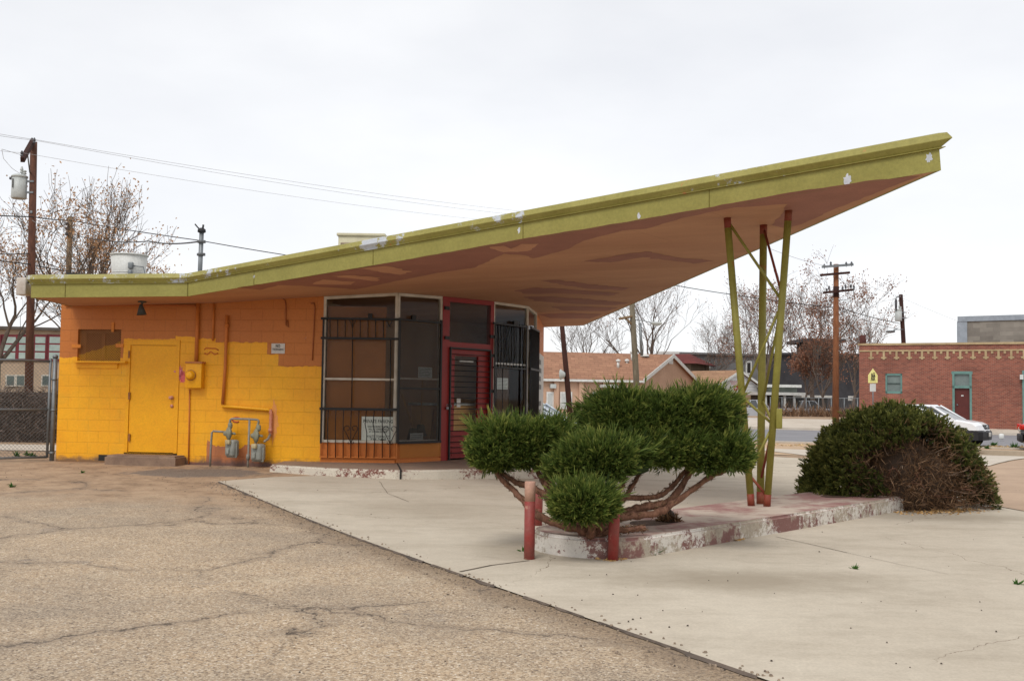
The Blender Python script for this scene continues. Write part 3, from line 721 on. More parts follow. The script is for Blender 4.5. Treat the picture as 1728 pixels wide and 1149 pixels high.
soffit_patch([(400, 485), (520, 467), (640, 446), (880, 403), (1060, 374), (1190, 351), (1330, 325), (1480, 303), (1552, 297), (1490, 321), (1412, 351), (1360, 375), (1330, 385), (1302, 380), (1318, 362), (1330, 344), (1240, 350), (1150, 368), (1090, 386), (1050, 389), (985, 406), (960, 420), (900, 436), (886, 431), (850, 428), (800, 452), (740, 460), (700, 468), (650, 478), (600, 488), (530, 483), (470, 481), (440, 489)], OLDP, .003, 1, 'old_paint_patch')
for k_, pp in enumerate(([(912, 474), (938, 472), (1000, 480), (1062, 486), (1050, 490), (990, 487)], [(868, 490), (905, 485), (960, 488), (1046, 495), (1030, 499), (955, 495), (890, 496)], [(884, 501), (930, 500), (1000, 505), (1060, 511), (1040, 515), (960, 512), (905, 508)], [(930, 517), (985, 517), (1044, 519), (1022, 525), (950, 524)], [(908, 530), (960, 528), (1014, 530), (996, 538), (930, 537)], [(985, 441), (1040, 431), (1090, 424), (1140, 434), (1205, 440), (1170, 445), (1085, 434), (1030, 443)])):
    soffit_patch(pp, OLDP, .003, 10+k_, 'old_paint_patch')
for k_, pp in enumerate(([(528, 479), (545, 471), (600, 475), (594, 480)], [(555, 465), (600, 464), (642, 468), (636, 474)], [(603, 452), (650, 448), (696, 458), (675, 463)], [(826, 416), (850, 414), (862, 419), (880, 411), (910, 411), (890, 423), (850, 425)])):
    soffit_patch(pp, NEWP, .006, 30+k_, 'touch_up_patch')
up = V(0, 0, TK)
ins = lambda p, s=0.0: p+V(0, 0, TK-0.02)
b = MB(); b.face([ins(rA), ins(rE), ins(rD), ins(rK)]); b.face([ins(rK), ins(rD), ins(rB), ins(rT)])
b.build('roof_deck', weathered('roof_felt', lin((168, 166, 160)), lin((140, 138, 132)), 0.9, 1, 40, 0.2), roof)
ring = [rA, rK, rT, rB, rE]
def sweep(prof):
    """sweeps a profile (out, up) round the roof edge with mitred corners"""
    bb = MB(); n = len(ring); secs = []
    for i, p in enumerate(ring):
        a, c = ring[i-1], ring[(i+1) % n]
        d1 = V(p.x-a.x, p.y-a.y).normalized(); d2 = V(c.x-p.x, c.y-p.y).normalized()
        n1, n2 = V(d1.y, -d1.x), V(d2.y, -d2.x)
        mt = (n1+n2).normalized(); mt = mt/max(0.3, mt.dot(n1))
        lean = V(-0.06, 0.025)*1.0 if i in (1, 2, 3) else V(0, 0)
        secs.append([p+mt*o+V(0, 0, h)+lean*h for o, h in prof])
    m = len(prof)
    for i in range(n):
        A, B = secs[i], secs[(i+1) % n]
        k = max(1, int((B[0]-A[0]).length/1.5))
        for j in range(m-1):
            for q in range(k):
                f0, f1 = q/k, (q+1)/k
                bb.face([A[j].lerp(B[j], f0), A[j].lerp(B[j], f1), A[j+1].lerp(B[j+1], f1), A[j+1].lerp(B[j+1], f0)])
    return bb
sweep([(-0.03, -0.004), (0.0, -0.004), (0.0, 0.235)]).build('fascia', m_fascia(), roof)
sweep([(0.0, 0.222), (0.028, 0.225), (0.030, 0.232), (0.010, 0.236), (0.060, 0.300), (0.062, 0.307), (0.040, 0.372), (0.0, 0.385), (-0.15, 0.38), (-0.15, 0.33)]).build('coping', m_coping(), roof)
# seams of the fascia sheets, and bare-metal scars
SEAM = weathered('seam_olive', lin((108, 98, 34)), None, 0.6, 4, 40, 0.05)
for (x, y0, y1) in ((110, 476, 500), (630, 0, 0), (428, 0, 0), (882, 0, 0), (1196, 0, 0)):
    Fc = Facet(rA, rK) if x < 317 else Facet(rK, rT)
    u, _ = Fc.px(x, 480 if x < 600 else 400)
    z = sof(*Fc.P(u, 0).xy)
    b = MB(); Fc.box(b, u, u+0.012, z+0.005, z+0.228, 0.0005, 0.004); b.build('fascia_seam', SEAM, roof)
Fc = Facet(rA, rK); b = MB(); Fc.box(b, Fc.L-0.012, Fc.L, rK.z, rK.z+.23, 0.0005, 0.008); b.build('fascia_seam', SEAM, roof)
Fc = Facet(rK, rT); R = random.Random(3); BARE = weathered('bare_metal', lin((206, 208, 212)), lin((176, 180, 186)), 0.5, 9, 60, 0.1)
for (x, y, r) in ((1568, 266, 0.05), (1430, 303, 0.06), (1078, 364, 0.035), (876, 389, 0.035), (429, 467, 0.03)):
    u, v = Fc.px(x, y)
    pts = []
    for i in range(18):
        a = 2*math.pi*i/18; k = r*(0.5+R.random()*0.55)
        pts.append(Fc.P(u+k*0.8*math.cos(a), v+k*1.25*math.sin(a), 0.003))
    b = MB(); b.face(pts); b.build('bare_metal_scar', BARE, roof)

# glazed corner: base panels, frames, panes, grilles
RED = weathered('red_paint', (0.31, 0.020, 0.016), (0.24, 0.016, 0.013), 0.45, 3, 40, 0.1, stain_shade=((0.42, 0.13, 0.10), 6, 0.70))
def ztop(f, u, d=0.0): q = f.P(u, 0); return sof(q.x, q.y)
def glazed(i, base_y, xl, xr, frame_m=OFFWHITE):
    f = FS[i]; u0, u1 = 0.0, f.L
    bz = f.px(xl, base_y)[1]
    w = MB(); t0, t1 = ztop(f, u0)-0.004, ztop(f, u1)-0.004
    f.box(w, u0, u0+.045, bz, t0, -0.05, 0.012, None, t0); f.box(w, u1-.045, u1, bz, t1, -0.05, 0.012, None, t1)
    f.box(w, u0+.045, u1-.045, t0-.05, t0, -0.05, 0.012, t1-.05, t1)
    f.box(w, u0+.045, u1-.045, bz, bz+.045, -0.05, 0.03)
    fr = w.build('window', frame_m, BLD)
    g = MB(); f.quad(g, u0+.04, u1-.04, bz+.04, min(t0, t1)-.04, -0.02); g.build('pane', GLASS, fr)
    pnl = MB(); f.box(pnl, u0, u1, STEP_Z-.02, bz-.002, -0.06, 0.0); f.box(pnl, u0, u1, STEP_Z-.01, STEP_Z+.06, 0.0, 0.03)
    pnl.build('base_panel', ORANGE, fr)
    return f, fr, bz
# facet one
f1, w1, bz1 = glazed(0, 746, 545, 672)
b = MB(); f1.pbox(b, 547, 638, 668, 641.5, -0.04, 0.014); b.build('glazing_bar', OFFWHITE, w1)
b = MB(); f1.box(b, 0.06, f1.L*0.84, bz1+.05, 3.04, -0.10, -0.08); b.build('boarding', weathered('brown_curtain', (0.30, 0.105, 0.024), (0.23, 0.080, 0.020), 0.8, 2, 30, 0.2), w1)
g = MB(); D = 0.075
def gbar(f, b, pts, r=0.0085, n=5): b.tube([f.pt(x, y, D) for x, y in pts], r, n)
for (x0, y0, x1, y1) in ((541.5, 536, 673, 540), (542, 536, 545, 748), (670.5, 536, 673.5, 748)): f1.pbox(g, x0, y0, x1, y1, D-.012, D+.012)
f1.pbox(g, 541, 569, 672, 573, D-.01, D+.01); f1.pbox(g, 539, 688, 671, 692.5, D-.01, D+.01)
for x in (557, 570, 582.5, 595, 608, 621, 634, 647): gbar(f1, g, [(x, 538), (x, 571)])
for x in (594.5, 659): gbar(f1, g, [(x+.5, 571), (x-1, 690)], 0.010)
for x in (553, 566, 579, 592, 605, 617.5, 631, 645, 658): 
    k = 1.5 if x in (617.5, 631) else 0
    gbar(f1, g, [(x+1, 690), (x-k, 715), (x+k, 730), (x, 772)], 0.008)
def heart(f, b, cx, cy, s):
    for sg in (-1, 1):
        pts = [(cx, cy+17*s)]
        for t in range(15):
            a = t/14; ang = math.radians(-60+a*330)
            r = 6.2*s*(1-0.55*a)
            pts.append((cx+sg*(6.0*s+r*math.cos(ang)*1.0), cy-7*s-r*math.sin(ang)*1.0))
        gbar(f, b, pts, 0.006, 4)
        gbar(f, b, [(cx, cy+16*s), (cx+sg*3*s, cy+19*s), (cx+sg*5*s, cy+17*s), (cx+sg*4*s, cy+15*s)], 0.005, 4)
heart(f1, g, 592, 730, 1.0); heart(f1, g, 658, 731, 1.0)
for x in (595, 657): heart(f1, g, x, 543, 0.45)
f1.pbox(g, 621, 529, 628, 537, 0.02, D)
g.build('security_grille', BLACK_IRON, w1)
b = MB()
for x in (540.5, 553, 566, 579, 592, 605, 617, 631, 645, 657, 669): f1.pbox(b, x-.6, 746, x+.6, 771, 0.03, 0.07)
f1.pbox(b, 539, 770.5, 669, 772.5, 0.03, 0.075); b.build('grille_foot', ORANGE, w1)
# facet two: mesh guard
f2, w2, bz2 = glazed(1, 747, 672, 746)
b = MB(); f2.pbox(b, 674, 638, 742, 640.5, -0.04, 0.012); b.build('glazing_bar', OFFWHITE, w2)
g = MB()
for (x0, y0, x1, y1) in ((673, 540, 746, 543.5), (673, 540, 675, 747), (743, 540, 745.5, 744), (673, 654, 745, 657), (673, 744, 745, 748)): f2.pbox(g, x0, y0, x1, y1, 0.05, 0.085)
f2.pbox(g, 696, 532, 703, 540, 0.02, 0.06)
gr = g.build('security_grille', BLACK_IRON, w2)
b = MB(); u0, v1 = f2.px(675, 542, .06); u1, v0 = f2.px(744, 746, .06); f2.quad(b, u0, u1, v0, v1, 0.06)
b.build('mesh_guard', m_mesh_screen('black_mesh', (0.028, 0.026, 0.025), 0.022, 0.30), gr)
b = MB(); u0, v1 = f2.px(675, 749, .05); u1, v0 = f2.px(744, 770, .05); f2.quad(b, u0, u1, v0, v1, 0.05)
b.build('mesh_guard', m_mesh_screen('orange_mesh_fine', (0.50, 0.20, 0.03), 0.024, 0.30), gr)
# facet three: entrance door
f3 = FS[2]; t0, t1 = ztop(f3, 0), ztop(f3, f3.L)
b = MB()
uL = f3.px(756, 640)[0]; uR = f3.px(825.5, 640)[0]; vTb = f3.px(790, 590)[1]; vTt = f3.px(790, 579)[1]
f3.box(b, 0, uL, STEP_Z, t0-.004, -0.08, 0.02, None, ztop(f3, uL)-.004); f3.box(b, uR, f3.L, STEP_Z, ztop(f3, uR)-.004, -0.08, 0.02, None, t1-.004)
f3.box(b, uL, uR, ztop(f3, uL)-.09, ztop(f3, uL)-.004, -0.08, 0.02, ztop(f3, uR)-.09, ztop(f3, uR)-.004); f3.box(b, uL, uR, vTb, vTt, -0.08, 0.02)
door = b.build('entrance_door', RED, BLD)
b = MB(); f3.quad(b, uL, uR, vTt, ztop(f3, uL)-.06, -0.03); b.build('transom_pane', GLASS, door)
b = MB(); f3.quad(b, uL, uR, vTt, ztop(f3, uL)-.06, 0.018); b.build('mesh_guard', m_mesh_screen('transom_mesh', (0.03, 0.02, 0.018), 0.022, 0.22), door)
gL, gR = f3.px(768, 650)[0], f3.px(808, 650)[0]; gT, gB = f3.px(788, 601)[1], f3.px(785, 727)[1]
b = MB(); f3.box(b, uL+.005, gL, STEP_Z+.02, vTb-.008, -0.07, -0.02); f3.box(b, gR, uR-.005, STEP_Z+.02, vTb-.008, -0.07, -0.02); f3.box(b, gL, gR, gT, vTb-.008, -0.07, -0.02); f3.box(b, gL, gR, STEP_Z+.02, gB, -0.07, -0.02)
for y in range(733, 775, 7): 
    v = f3.px(785, y)[1]; f3.box(b, gL-.05, gR+.05, v, v+.02, -0.0195, -0.008)
leaf = b.build('door_leaf', RED, door)
b = MB(); f3.quad(b, gL, gR, gB, gT, -0.045); b.build('pane', GLASS, leaf)
b = MB(); q = f3.P(uL+.05, f3.px(761, 685)[1], -0.02); b.lathe(q, [(.025, 0), (.025, .01), (.012, .015), (.012, .04), (.025, .045), (.028, .06), (0, .07)], 12, (f3.u, V(0, 0, 1), f3.n)); b.build('door_handle', GALV, leaf)
g = MB(); vb = STEP_Z+.03
for k in range(21):
    v = vb+(vTb-vb)*k/20; g.tube([f3.P(uL+.01, v, .04), f3.P(uR-.01, v, .04)], 0.0075, 5)
f3.box(g, uL, uL+.03, vb-.02, vTb+.02, 0.025, 0.055); f3.box(g, uR-.03, uR, vb-.02, vTb+.02, 0.025, 0.055); f3.box(g, uL, uR, vTb, vTb+.025, 0.026, 0.054)
for (x, y) in ((752, 520), (752, 570), (828, 568), (829, 600), (829, 660)): 
    u, v = f3.px(x, y); f3.box(g, u-.06, u+.06, v-.03, v+.03, 0.021, 0.05)
g.build('security_bars', BLACK_IRON, door)
# facet four and five
f4, w4, bz4 = glazed(3, 770, 836, 890)
b = MB(); f4.pbox(b, 836, 613, 888, 616, -0.04, 0.014); b.build('glazing_bar', WHITE, w4)
b = MB(); f4.pbox(b, 838, 612, 858, 760, -0.09, -0.07); b.build('boarding', weathered('brown_drape', (0.11, 0.05, 0.02), (0.08, 0.037, 0.016), 0.8, 2, 30, 0.2), w4)
g = MB()
f4.pbox(g, 834, 547, 890, 550, .05, .08); f4.pbox(g, 834, 620, 890, 622.5, .05, .08); f4.pbox(g, 834.5, 547, 836, 760, .05, .07); f4.pbox(g, 887.5, 549, 889.5, 760, .05, .07)
for x in (839.5, 844.5, 850, 855, 860.5, 866, 871, 876.5, 882): gbar(f4, g, [(x, 548), (x, 621)], 0.009)
for x in (848, ): gbar(f4, g, [(x, 620), (x, 760)], 0.009)
heart(f4, g, 847, 580, 0.75); f4.pbox(g, 868, 542, 876, 549, .02, .07)
g.build('security_grille', BLACK_IRON, w4)
f5, w5, bz5 = glazed(4, 770, 893, 905)
g = MB()
f5.box(g, 0, f5.L, f5.px(898, 556)[1]-.02, f5.px(898, 556)[1]+.02, .05, .08); f5.box(g, 0, f5.L, f5.px(898, 624)[1]-.02, f5.px(898, 624)[1]+.02, .05, .08)
for k in range(9): u = f5.L*k/8; g.tube([f5.P(u, STEP_Z+.1, .065), f5.P(u, f5.px(898, 556)[1], .065)], 0.012, 5)
g.build('security_grille', BLACK_IRON, w5)
# rooms behind the glass
b = MB(); fl = [O_, P0, P1, P2, P3, P4, P5, P6, back_l]
b.face([V(q.x, q.y, STEP_Z-.015) for q in fl]); b.build('floor_slab', weathered('inside_floor', (0.12, 0.1, 0.08), (0.09, 0.08, 0.07), 0.8, 2, 30, 0.1), BLD)
ic = V(-2.6, 23.5)
b = MB(); pa_, pb_, pc_ = V(-3.4, 18.95), V(-3.1, 22.4), V(0.25, 26.6)
for a, e in ((pa_, pb_), (pb_, pc_)):
    b.face([V(a.x, a.y, STEP_Z), V(e.x, e.y, STEP_Z), V(e.x, e.y, sof(e.x, e.y)-.005), V(a.x, a.y, sof(a.x, a.y)-.005)])
b.build('partition', weathered('tan_partition', (0.40, 0.22, 0.11), (0.30, 0.16, 0.08), 0.8, 2, 30, 0.1), BLD)

# front step and side step
def ledge(name, poly, z0, z1, m, bev=0.02):
    bm = bmesh.new(); bm.faces.new([bm.verts.new((q[0], q[1], z0)) for q in poly])
    bmesh.ops.recalc_face_normals(bm, faces=bm.faces)
    r = bmesh.ops.extrude_face_region(bm, geom=bm.faces[:])
    for v in [g_ for g_ in r['geom'] if isinstance(g_, bmesh.types.BMVert)]: v.co.z = z1
    bmesh.ops.recalc_face_normals(bm, faces=bm.faces)
    te = [e for e in bm.edges if all(abs(v.co.z-z1) < 1e-5 for v in e.verts)]
    bmesh.ops.bevel(bm, geom=te, offset=bev, segments=3, affect='EDGES')
    me = bpy.data.meshes.new(name); bm.to_mesh(me); bm.free()
    o = link_mesh(name, me, m); o['kind'] = 'structure'; return o
def zpx(x, y, z):
    d = ray(x, y); t = (z-CAMZ)/d.z; q = EYE+d*t; return (q.x, q.y)
def two_face(m, top, side):
    pass
STEPM = m_kerb('step_paint', lin((206, 198, 182)), lin((112, 52, 46)), 0.40, 0.445)
def side_only(mat, topc1, topc2, patches=None):
    """horizontal faces show the bare slab, upright faces the kerb paint"""
    t = mat.node_tree; bs = t.nodes['Principled BSDF']; src = bs.inputs['Base Color'].links[0].from_socket
    g_ = t.nodes.new('ShaderNodeNewGeometry'); s_ = t.nodes.new('ShaderNodeSeparateXYZ'); t.links.new(g_.outputs['True Normal'], s_.inputs[0])
    gt = t.nodes.new('ShaderNodeMath'); gt.operation = 'GREATER_THAN'; gt.inputs[1].default_value = 0.8; t.links.new(s_.outputs[2], gt.inputs[0])
    nz_ = t.nodes.new('ShaderNodeTexNoise'); nz_.inputs['Scale'].default_value = 2.2; nz_.inputs['Detail'].default_value = 7; nz_.inputs['Roughness'].default_value = 0.68; t.links.new(g_.outputs['Position'], nz_.inputs[0])
    rp = t.nodes.new('ShaderNodeValToRGB'); rp.color_ramp.elements[0].position = 0.35; rp.color_ramp.elements[0].color = (*topc1, 1); rp.color_ramp.elements[1].position = 0.7; rp.color_ramp.elements[1].color = (*topc2, 1)
    t.links.new(nz_.outputs[0], rp.inputs[0]); last = rp.outputs[0]
    if patches:
        n2 = t.nodes.new('ShaderNodeTexNoise'); n2.inputs['Scale'].default_value = 1.1; n2.inputs['Detail'].default_value = 8; n2.inputs['Roughness'].default_value = 0.72; t.links.new(g_.outputs['Position'], n2.inputs[0])
        r2 = t.nodes.new('ShaderNodeValToRGB'); r2.color_ramp.elements[0].position = 0.46; r2.color_ramp.elements[0].color = (0, 0, 0, 1); r2.color_ramp.elements[1].position = 0.58; r2.color_ramp.elements[1].color = (0.75, 0.75, 0.75, 1)
        t.links.new(n2.outputs[0], r2.inputs[0])
        m2 = t.nodes.new('ShaderNodeMixRGB'); t.links.new(r2.outputs[0], m2.inputs[0]); t.links.new(last, m2.inputs[1]); m2.inputs[2].default_value = (*patches, 1); last = m2.outputs[0]
    mx = t.nodes.new('ShaderNodeMixRGB'); t.links.new(gt.outputs[0], mx.inputs[0]); t.links.new(src, mx.inputs[1]); t.links.new(last, mx.inputs[2]); t.links.new(mx.outputs[0], bs.inputs['Base Color'])
    return mat
side_only(STEPM, lin((146, 124, 106)), lin((124, 104, 90)))
stp = [zpx(455.5, 783.5, STEP_Z), zpx(560, 790, STEP_Z), zpx(667, 793, STEP_Z), zpx(740, 792.5, STEP_Z), zpx(800, 791, STEP_Z), (0.7, 18.4), (1.7, 20.0), (2.1, 22.5), (2.2, 26.8), (0.5, 26.9), (-2.0, 21), (-3.4, 19.2), WF.P(wu(480), 0, -0.1).xy[:]]
ledge('front_step', [(q[0], q[1]) for q in stp], -0.1, STEP_Z, STEPM, 0.03)
b = MB(); a_, c_ = zpx(669, 781, STEP_Z), zpx(676, 793, STEP_Z)
b.face([V(a_[0], a_[1], STEP_Z+.003), V(c_[0]-.012, c_[1], STEP_Z+.003), V(c_[0]+.02, c_[1], STEP_Z+.003), V(a_[0]+.02, a_[1], STEP_Z+.003)])
q = V(c_[0], c_[1]-.004, 0); b.face([q+V(-.014, 0, .1), q+V(.016, 0, .1), q+V(.02, 0, STEP_Z+.003), q+V(-.012, 0, STEP_Z+.003)])
o = b.build('step_crack', DARK); o['kind'] = 'structure'
b = MB()
SD = weathered('rough_step', lin((150, 126, 106)), lin((120, 98, 84)), 0.9, 4, 30, 0.5)
du0, du1 = wu(197, 770), wu(314, 770)
ledge('side_step', [tuple(WF.P(du0, 0, .42).xy), tuple(WF.P(du1, 0, .42).xy), tuple(WF.P(du1, 0, -.02).xy), tuple(WF.P(du0, 0, -.02).xy)], 0.0, d_v0-0.03, SD, 0.03)

# kerbed island
IZ = 0.2
F0 = V(*zpx(1080, 907, IZ)); F1 = V(*zpx(1510, 840, IZ)); ie = (F1-F0).normalized(); inr = V(-ie.y, ie.x); IW = 1.24
poly = []
ctr = F0+inr*IW/2+ie*0.08
for k in range(15):
    a = math.pi*k/14
    poly.append(ctr - inr*math.cos(a)*IW/2*-1 - ie*math.sin(a)*0.52)
poly = [F1+ie*0.9+inr*IW] + poly + [F1+ie*0.9]
ISL = side_only(m_kerb('island_paint', lin((214, 208, 198)), lin((118, 72, 70)), 0.50, 0.515), lin((188, 172, 156)), lin((162, 146, 132)), lin((140, 88, 86)))
ledge('kerb_island', [(q.x, q.y) for q in poly], -0.1, IZ, ISL, 0.03)
SOIL = weathered('planter_soil', lin((104, 82, 66)), lin((72, 56, 46)), 0.95, 9, 50, 0.5)
for (x, y, rx, ry) in ((1098, 882, 0.27, 0.20), (1418, 836, 0.42, 0.2)):
    q = zpx(x, y, IZ); b = MB(); R = random.Random(x)
    b.face([V(q[0]+rx*math.cos(a)*R.uniform(.8, 1.1)*ie.x-ry*math.sin(a)*ie.y, q[1]+rx*math.cos(a)*ie.y+ry*math.sin(a)*ie.x*R.uniform(.8, 1.1), IZ+.004) for a in [2*math.pi*i/22 for i in range(22)]])
    o = b.build('planting_hole', SOIL); o['kind'] = 'structure'

# ------------------------------------------------------------------ things on and around the building
def part(bm_, name, m, parent): return bm_.build(name, m, parent)
UPZ = V(0, 0, 1)
SIGNW = weathered('sign_white', lin((214, 212, 206)), lin((196, 192, 184)), 0.5, 4, 40, 0.04)
# NO TRESPASSING
t = thing('warning_sign', WF.pt(469, 588), 'small white tin sign reading NO TRESPASSING on the orange wall', 'sign')
b = MB(); WF.pbox(b, 458, 579.5, 480.5, 596.5, 0.004, 0.012); b.build('panel', SIGNW, t)
u_, v_ = WF.px(469.5, 584); text('NO', 0.075, WF.P(u_, v_, 0.014), WF.u, UPZ, INK, t, width=0.082, bold=0.002)
u_, v_ = WF.px(469.5, 589.8); text('TRESPASSING', 0.05, WF.P(u_, v_, 0.014), WF.u, UPZ, INK, t, width=0.205, bold=0.001)
# PRIVATE PARKING behind the corner glass
t = thing('parking_sign', f1.pt(640, 743), 'white sign reading PRIVATE PARKING leaning inside the left corner window', 'sign')
b = MB(); f1.pbox(b, 610, 703, 667, 744, -0.055, -0.045); b.build('panel', weathered('sign_cream', lin((232, 226, 216)), lin((214, 206, 194)), 0.6, 4, 40, 0.05), t)
for s_, y, w, h in (('PRIVATE PARKING', 711, 0.52, 0.085), ('UNAUTHORIZED VEHICLES', 720, 0.37, 0.045), ('WILL BE TOWED AWAY', 724.3, 0.34, 0.045), ('AT OWNERS EXPENSE', 728.6, 0.32, 0.045), ('WYATTS TOWING CO', 737, 0.42, 0.07), ('777-2448', 742, 0.28, 0.06)):
    u_, v_ = f1.px(638, y, -0.04); text(s_, h, f1.P(u_, v_, -0.0435), f1.u, UPZ, INK, t, width=w, bold=0.001)
# notices
PAPER = weathered('notice_paper', lin((222, 220, 214)), lin((204, 200, 192)), 0.8, 5, 40, 0.03)
GREYINK = weathered('grey_print', lin((120, 118, 116)), None, 0.8, 5, 40, 0)
def notice(f, x0, y0, x1, y1, label, lines=6, d=-0.03):
    u0, v1 = f.px(x0, y0, d); u1, v0 = f.px(x1, y1, d)
    t = thing('notice', f.P((u0+u1)/2, v0, d), label, 'notice')
    b = MB(); f.box(b, u0, u1, v0, v1, d-.002, d); b.build('sheet', PAPER, t)
    b = MB()
    for k in range(lines):
        v = v1-(v1-v0)*(k+1)/(lines+1); f.box(b, u0+.02, u1-.02-(0.03*((k*7) % 3) if u1-u0 > .12 else 0), v-.004, v+.004, d+.001, d+.002)
    if lines: b.build('print', GREYINK, t)
notice(f2, 706, 619, 729, 638, 'white paper notice behind the mesh left of the red door')
notice(f2, 692, 731, 714, 743, 'white card with a dark mark at the bottom of the mesh window', 3)
notice(f4, 839, 637.5, 857, 657, 'white paper notice in the barred window right of the red door', 7)
notice(f3, 771, 671, 777, 687, 'small pale sticker on the glass of the red door', 0, -0.03)
b = MB(); f3.pbox(b, 776, 608, 799, 611, -0.044, -0.035); tag(b.build('mail_slot', WHITE, loc=f3.pt(788, 610)), 'white strip of paper taped high on the red door glass', 'paper')
# brooms and sticks behind the mesh window
STICK = weathered('broom_wood', lin((176, 128, 62)), lin((150, 104, 48)), 0.7, 5, 30, 0.1)
for (p0, p1, lab, hd) in (((677, 662), (697, 722), 'yellow broom leaning behind the mesh window', True), ((713, 642), (710, 716), 'upright yellow broom stick behind the mesh window', True), ((732, 690), (727, 740), 'thin pale stick near the right end of the mesh window', False)):
    a_, c_ = f2.pt(*p0, -0.12), f2.pt(*p1, -0.16)
    t = thing('broom', c_, lab, 'broom')
    b = MB(); b.tube([a_, c_], 0.013, 6); b.build('handle', STICK, t)
    if hd:
        b = MB(); b.hexa([c_+f2.u*x+f2.n*y+UPZ*z for z, w in ((-.22, .13), (0.0, .05)) for x, y in ((-w, .03), (w, .03), (w, -.03), (-w, -.03))]); b.build('bristles', weathered('broom_straw', lin((96, 84, 60)), lin((70, 62, 46)), 0.9, 20, 60, 0.3), t)
# tan counter seen through the door
c0 = f3.P(f3.L*0.45, 0, -.50)
t = thing('shop_counter', V(c0.x, c0.y, STEP_Z), 'tan panelled counter seen through the red door glass', 'counter')
b = MB(); b.bbox(V(c0.x, c0.y, STEP_Z+.5), (1.3, 0.5, 1.0), 0.01, f3.ax()); b.build('body', weathered('counter_tan', lin((232, 178, 112)), lin((214, 156, 92)), 0.6, 2, 30, 0.05), t)
b = MB(); b.bbox(V(c0.x, c0.y, STEP_Z+1.03), (1.4, 0.6, 0.05), 0.01, f3.ax()); b.build('top', WHITE, t)
# padlock on the door bars
q = f3.pt(755, 686, 0.05); t = thing('padlock', q, 'steel padlock hanging on the security bars of the red door', 'padlock')
b = MB(); b.bbox(q-UPZ*.03, (.055, .025, .05), .006, f3.ax()); b.build('body', GALV, t)
b = MB(); b.tube([q+f3.u*(.018*math.cos(a))+UPZ*(.012+.03*math.sin(a)) for a in [math.pi*i/8 for i in range(9)]], .006, 6); b.build('shackle', GALV, t)
b = MB(); WF.pbox(b, 166, 767, 181, 777, -.01, .004); b.build('vent_hole', DARK, BLD)
# electricity meter box
u0, v1 = WF.px(313, 612.5, .14); u1, v0 = WF.px(339, 655, .14)
t = thing('electric_meter', WF.P(u0, v0, 0), 'yellow painted meter box with a round dial cover beside the service door', 'meter')
b = MB(); b.bbox(WF.P((u0+u1)/2, (v0+v1)/2, .07), (u1-u0, .14, v1-v0), .008, (WF.u, WF.n, UPZ)); b.build('case', YEL, t)
q = WF.pt(322.5, 633, .14); b = MB(); b.lathe(q, [(.085, 0), (.085, .03), (.07, .045), (.066, .09), (.05, .10), (0, .103)], 20, (WF.u, UPZ, WF.n)); b.build('dial_cover', YEL, t)
b = MB(); b.tube([q+WF.u*(.088*math.cos(a))+UPZ*(.088*math.sin(a))+WF.n*.02 for a in [2*math.pi*i/20 for i in range(21)]], .009, 6); b.build('clamp_ring', weathered('ring_rust', (0.5, 0.2, 0.05), (0.25, 0.1, 0.05), 0.6, 20, 60, 0.1), t)
b = MB(); WF.pbox(b, 312.5, 610, 341, 613, 0.0, 0.16); b.build('lid', weathered('lid_paint', (0.55, 0.2, 0.05), (0.4, 0.15, 0.06), 0.6, 9, 40, 0.1), t)
splat(302, 628, 0.085, 5, SPL, 1.5).build('paint_splash', SPL, BLD)
splat(308, 636, 0.07, 9, SPL, 2.0).build('paint_splash', weathered('red_splash', lin((204, 64, 74)), lin((222, 120, 120)), 0.6, 20, 60, 0.05), BLD)
splat(462, 712, 0.10, 12, SPL, 4.2).build('paint_patch', weathered('pink_overspray', lin((226, 150, 96)), lin((232, 160, 70)), 0.6, 9, 50, 0.05), BLD)
for pts in ([(345, 590), (348, 587), (356, 588), (364, 588), (369, 591)], [(345, 596), (350, 598), (356, 593), (362, 598), (368, 596)]):
    b = MB(); b.tube([WF.pt(x, y, 0.002) for x, y in pts], 0.012, 5); b.build('paint_scrawl', weathered('scrawl_orange', (0.62, 0.16, 0.03), None, 0.6, 5, 30, 0), BLD)
b = MB(); b.tube([WF.pt(399+7*math.cos(a), 708+4*math.sin(a), 0.003) for a in [math.pi*(1.9-1.6*i/10) for i in range(11)]], 0.014, 5); b.build('paint_scrawl', weathered('scrawl_red', (0.5, 0.09, 0.05), None, 0.6, 5, 30, 0), BLD)
# cone lamp under the eave
q0 = WF.pt(240, 507, 0.55); zs = sof(q0.x, q0.y)
t = thing('eave_lamp', V(q0.x, q0.y, zs), 'dark cone shaped lamp hanging under the left eave', 'lamp')
LG = weathered('lamp_grey', lin((78, 78, 72)), lin((58, 58, 54)), 0.5, 6, 40, 0.1)
b = MB(); b.lathe(V(q0.x, q0.y, zs), [(.075, -.0), (.075, -.02), (.02, -.03), (.018, -.06)], 16); b.build('mount', LG, t)
b = MB(); b.lathe(V(q0.x-.02, q0.y, zs-.05), [(.02, 0), (.03, -.02), (.045, -.06), (.085, -.19), (.075, -.19), (.04, -.08), (0.0, -.06)], 18, (V(1, 0, .1).normalized(), V(0, 1, 0), V(-.1, 0, 1).normalized())); b.build('lamp_shade', LG, t)

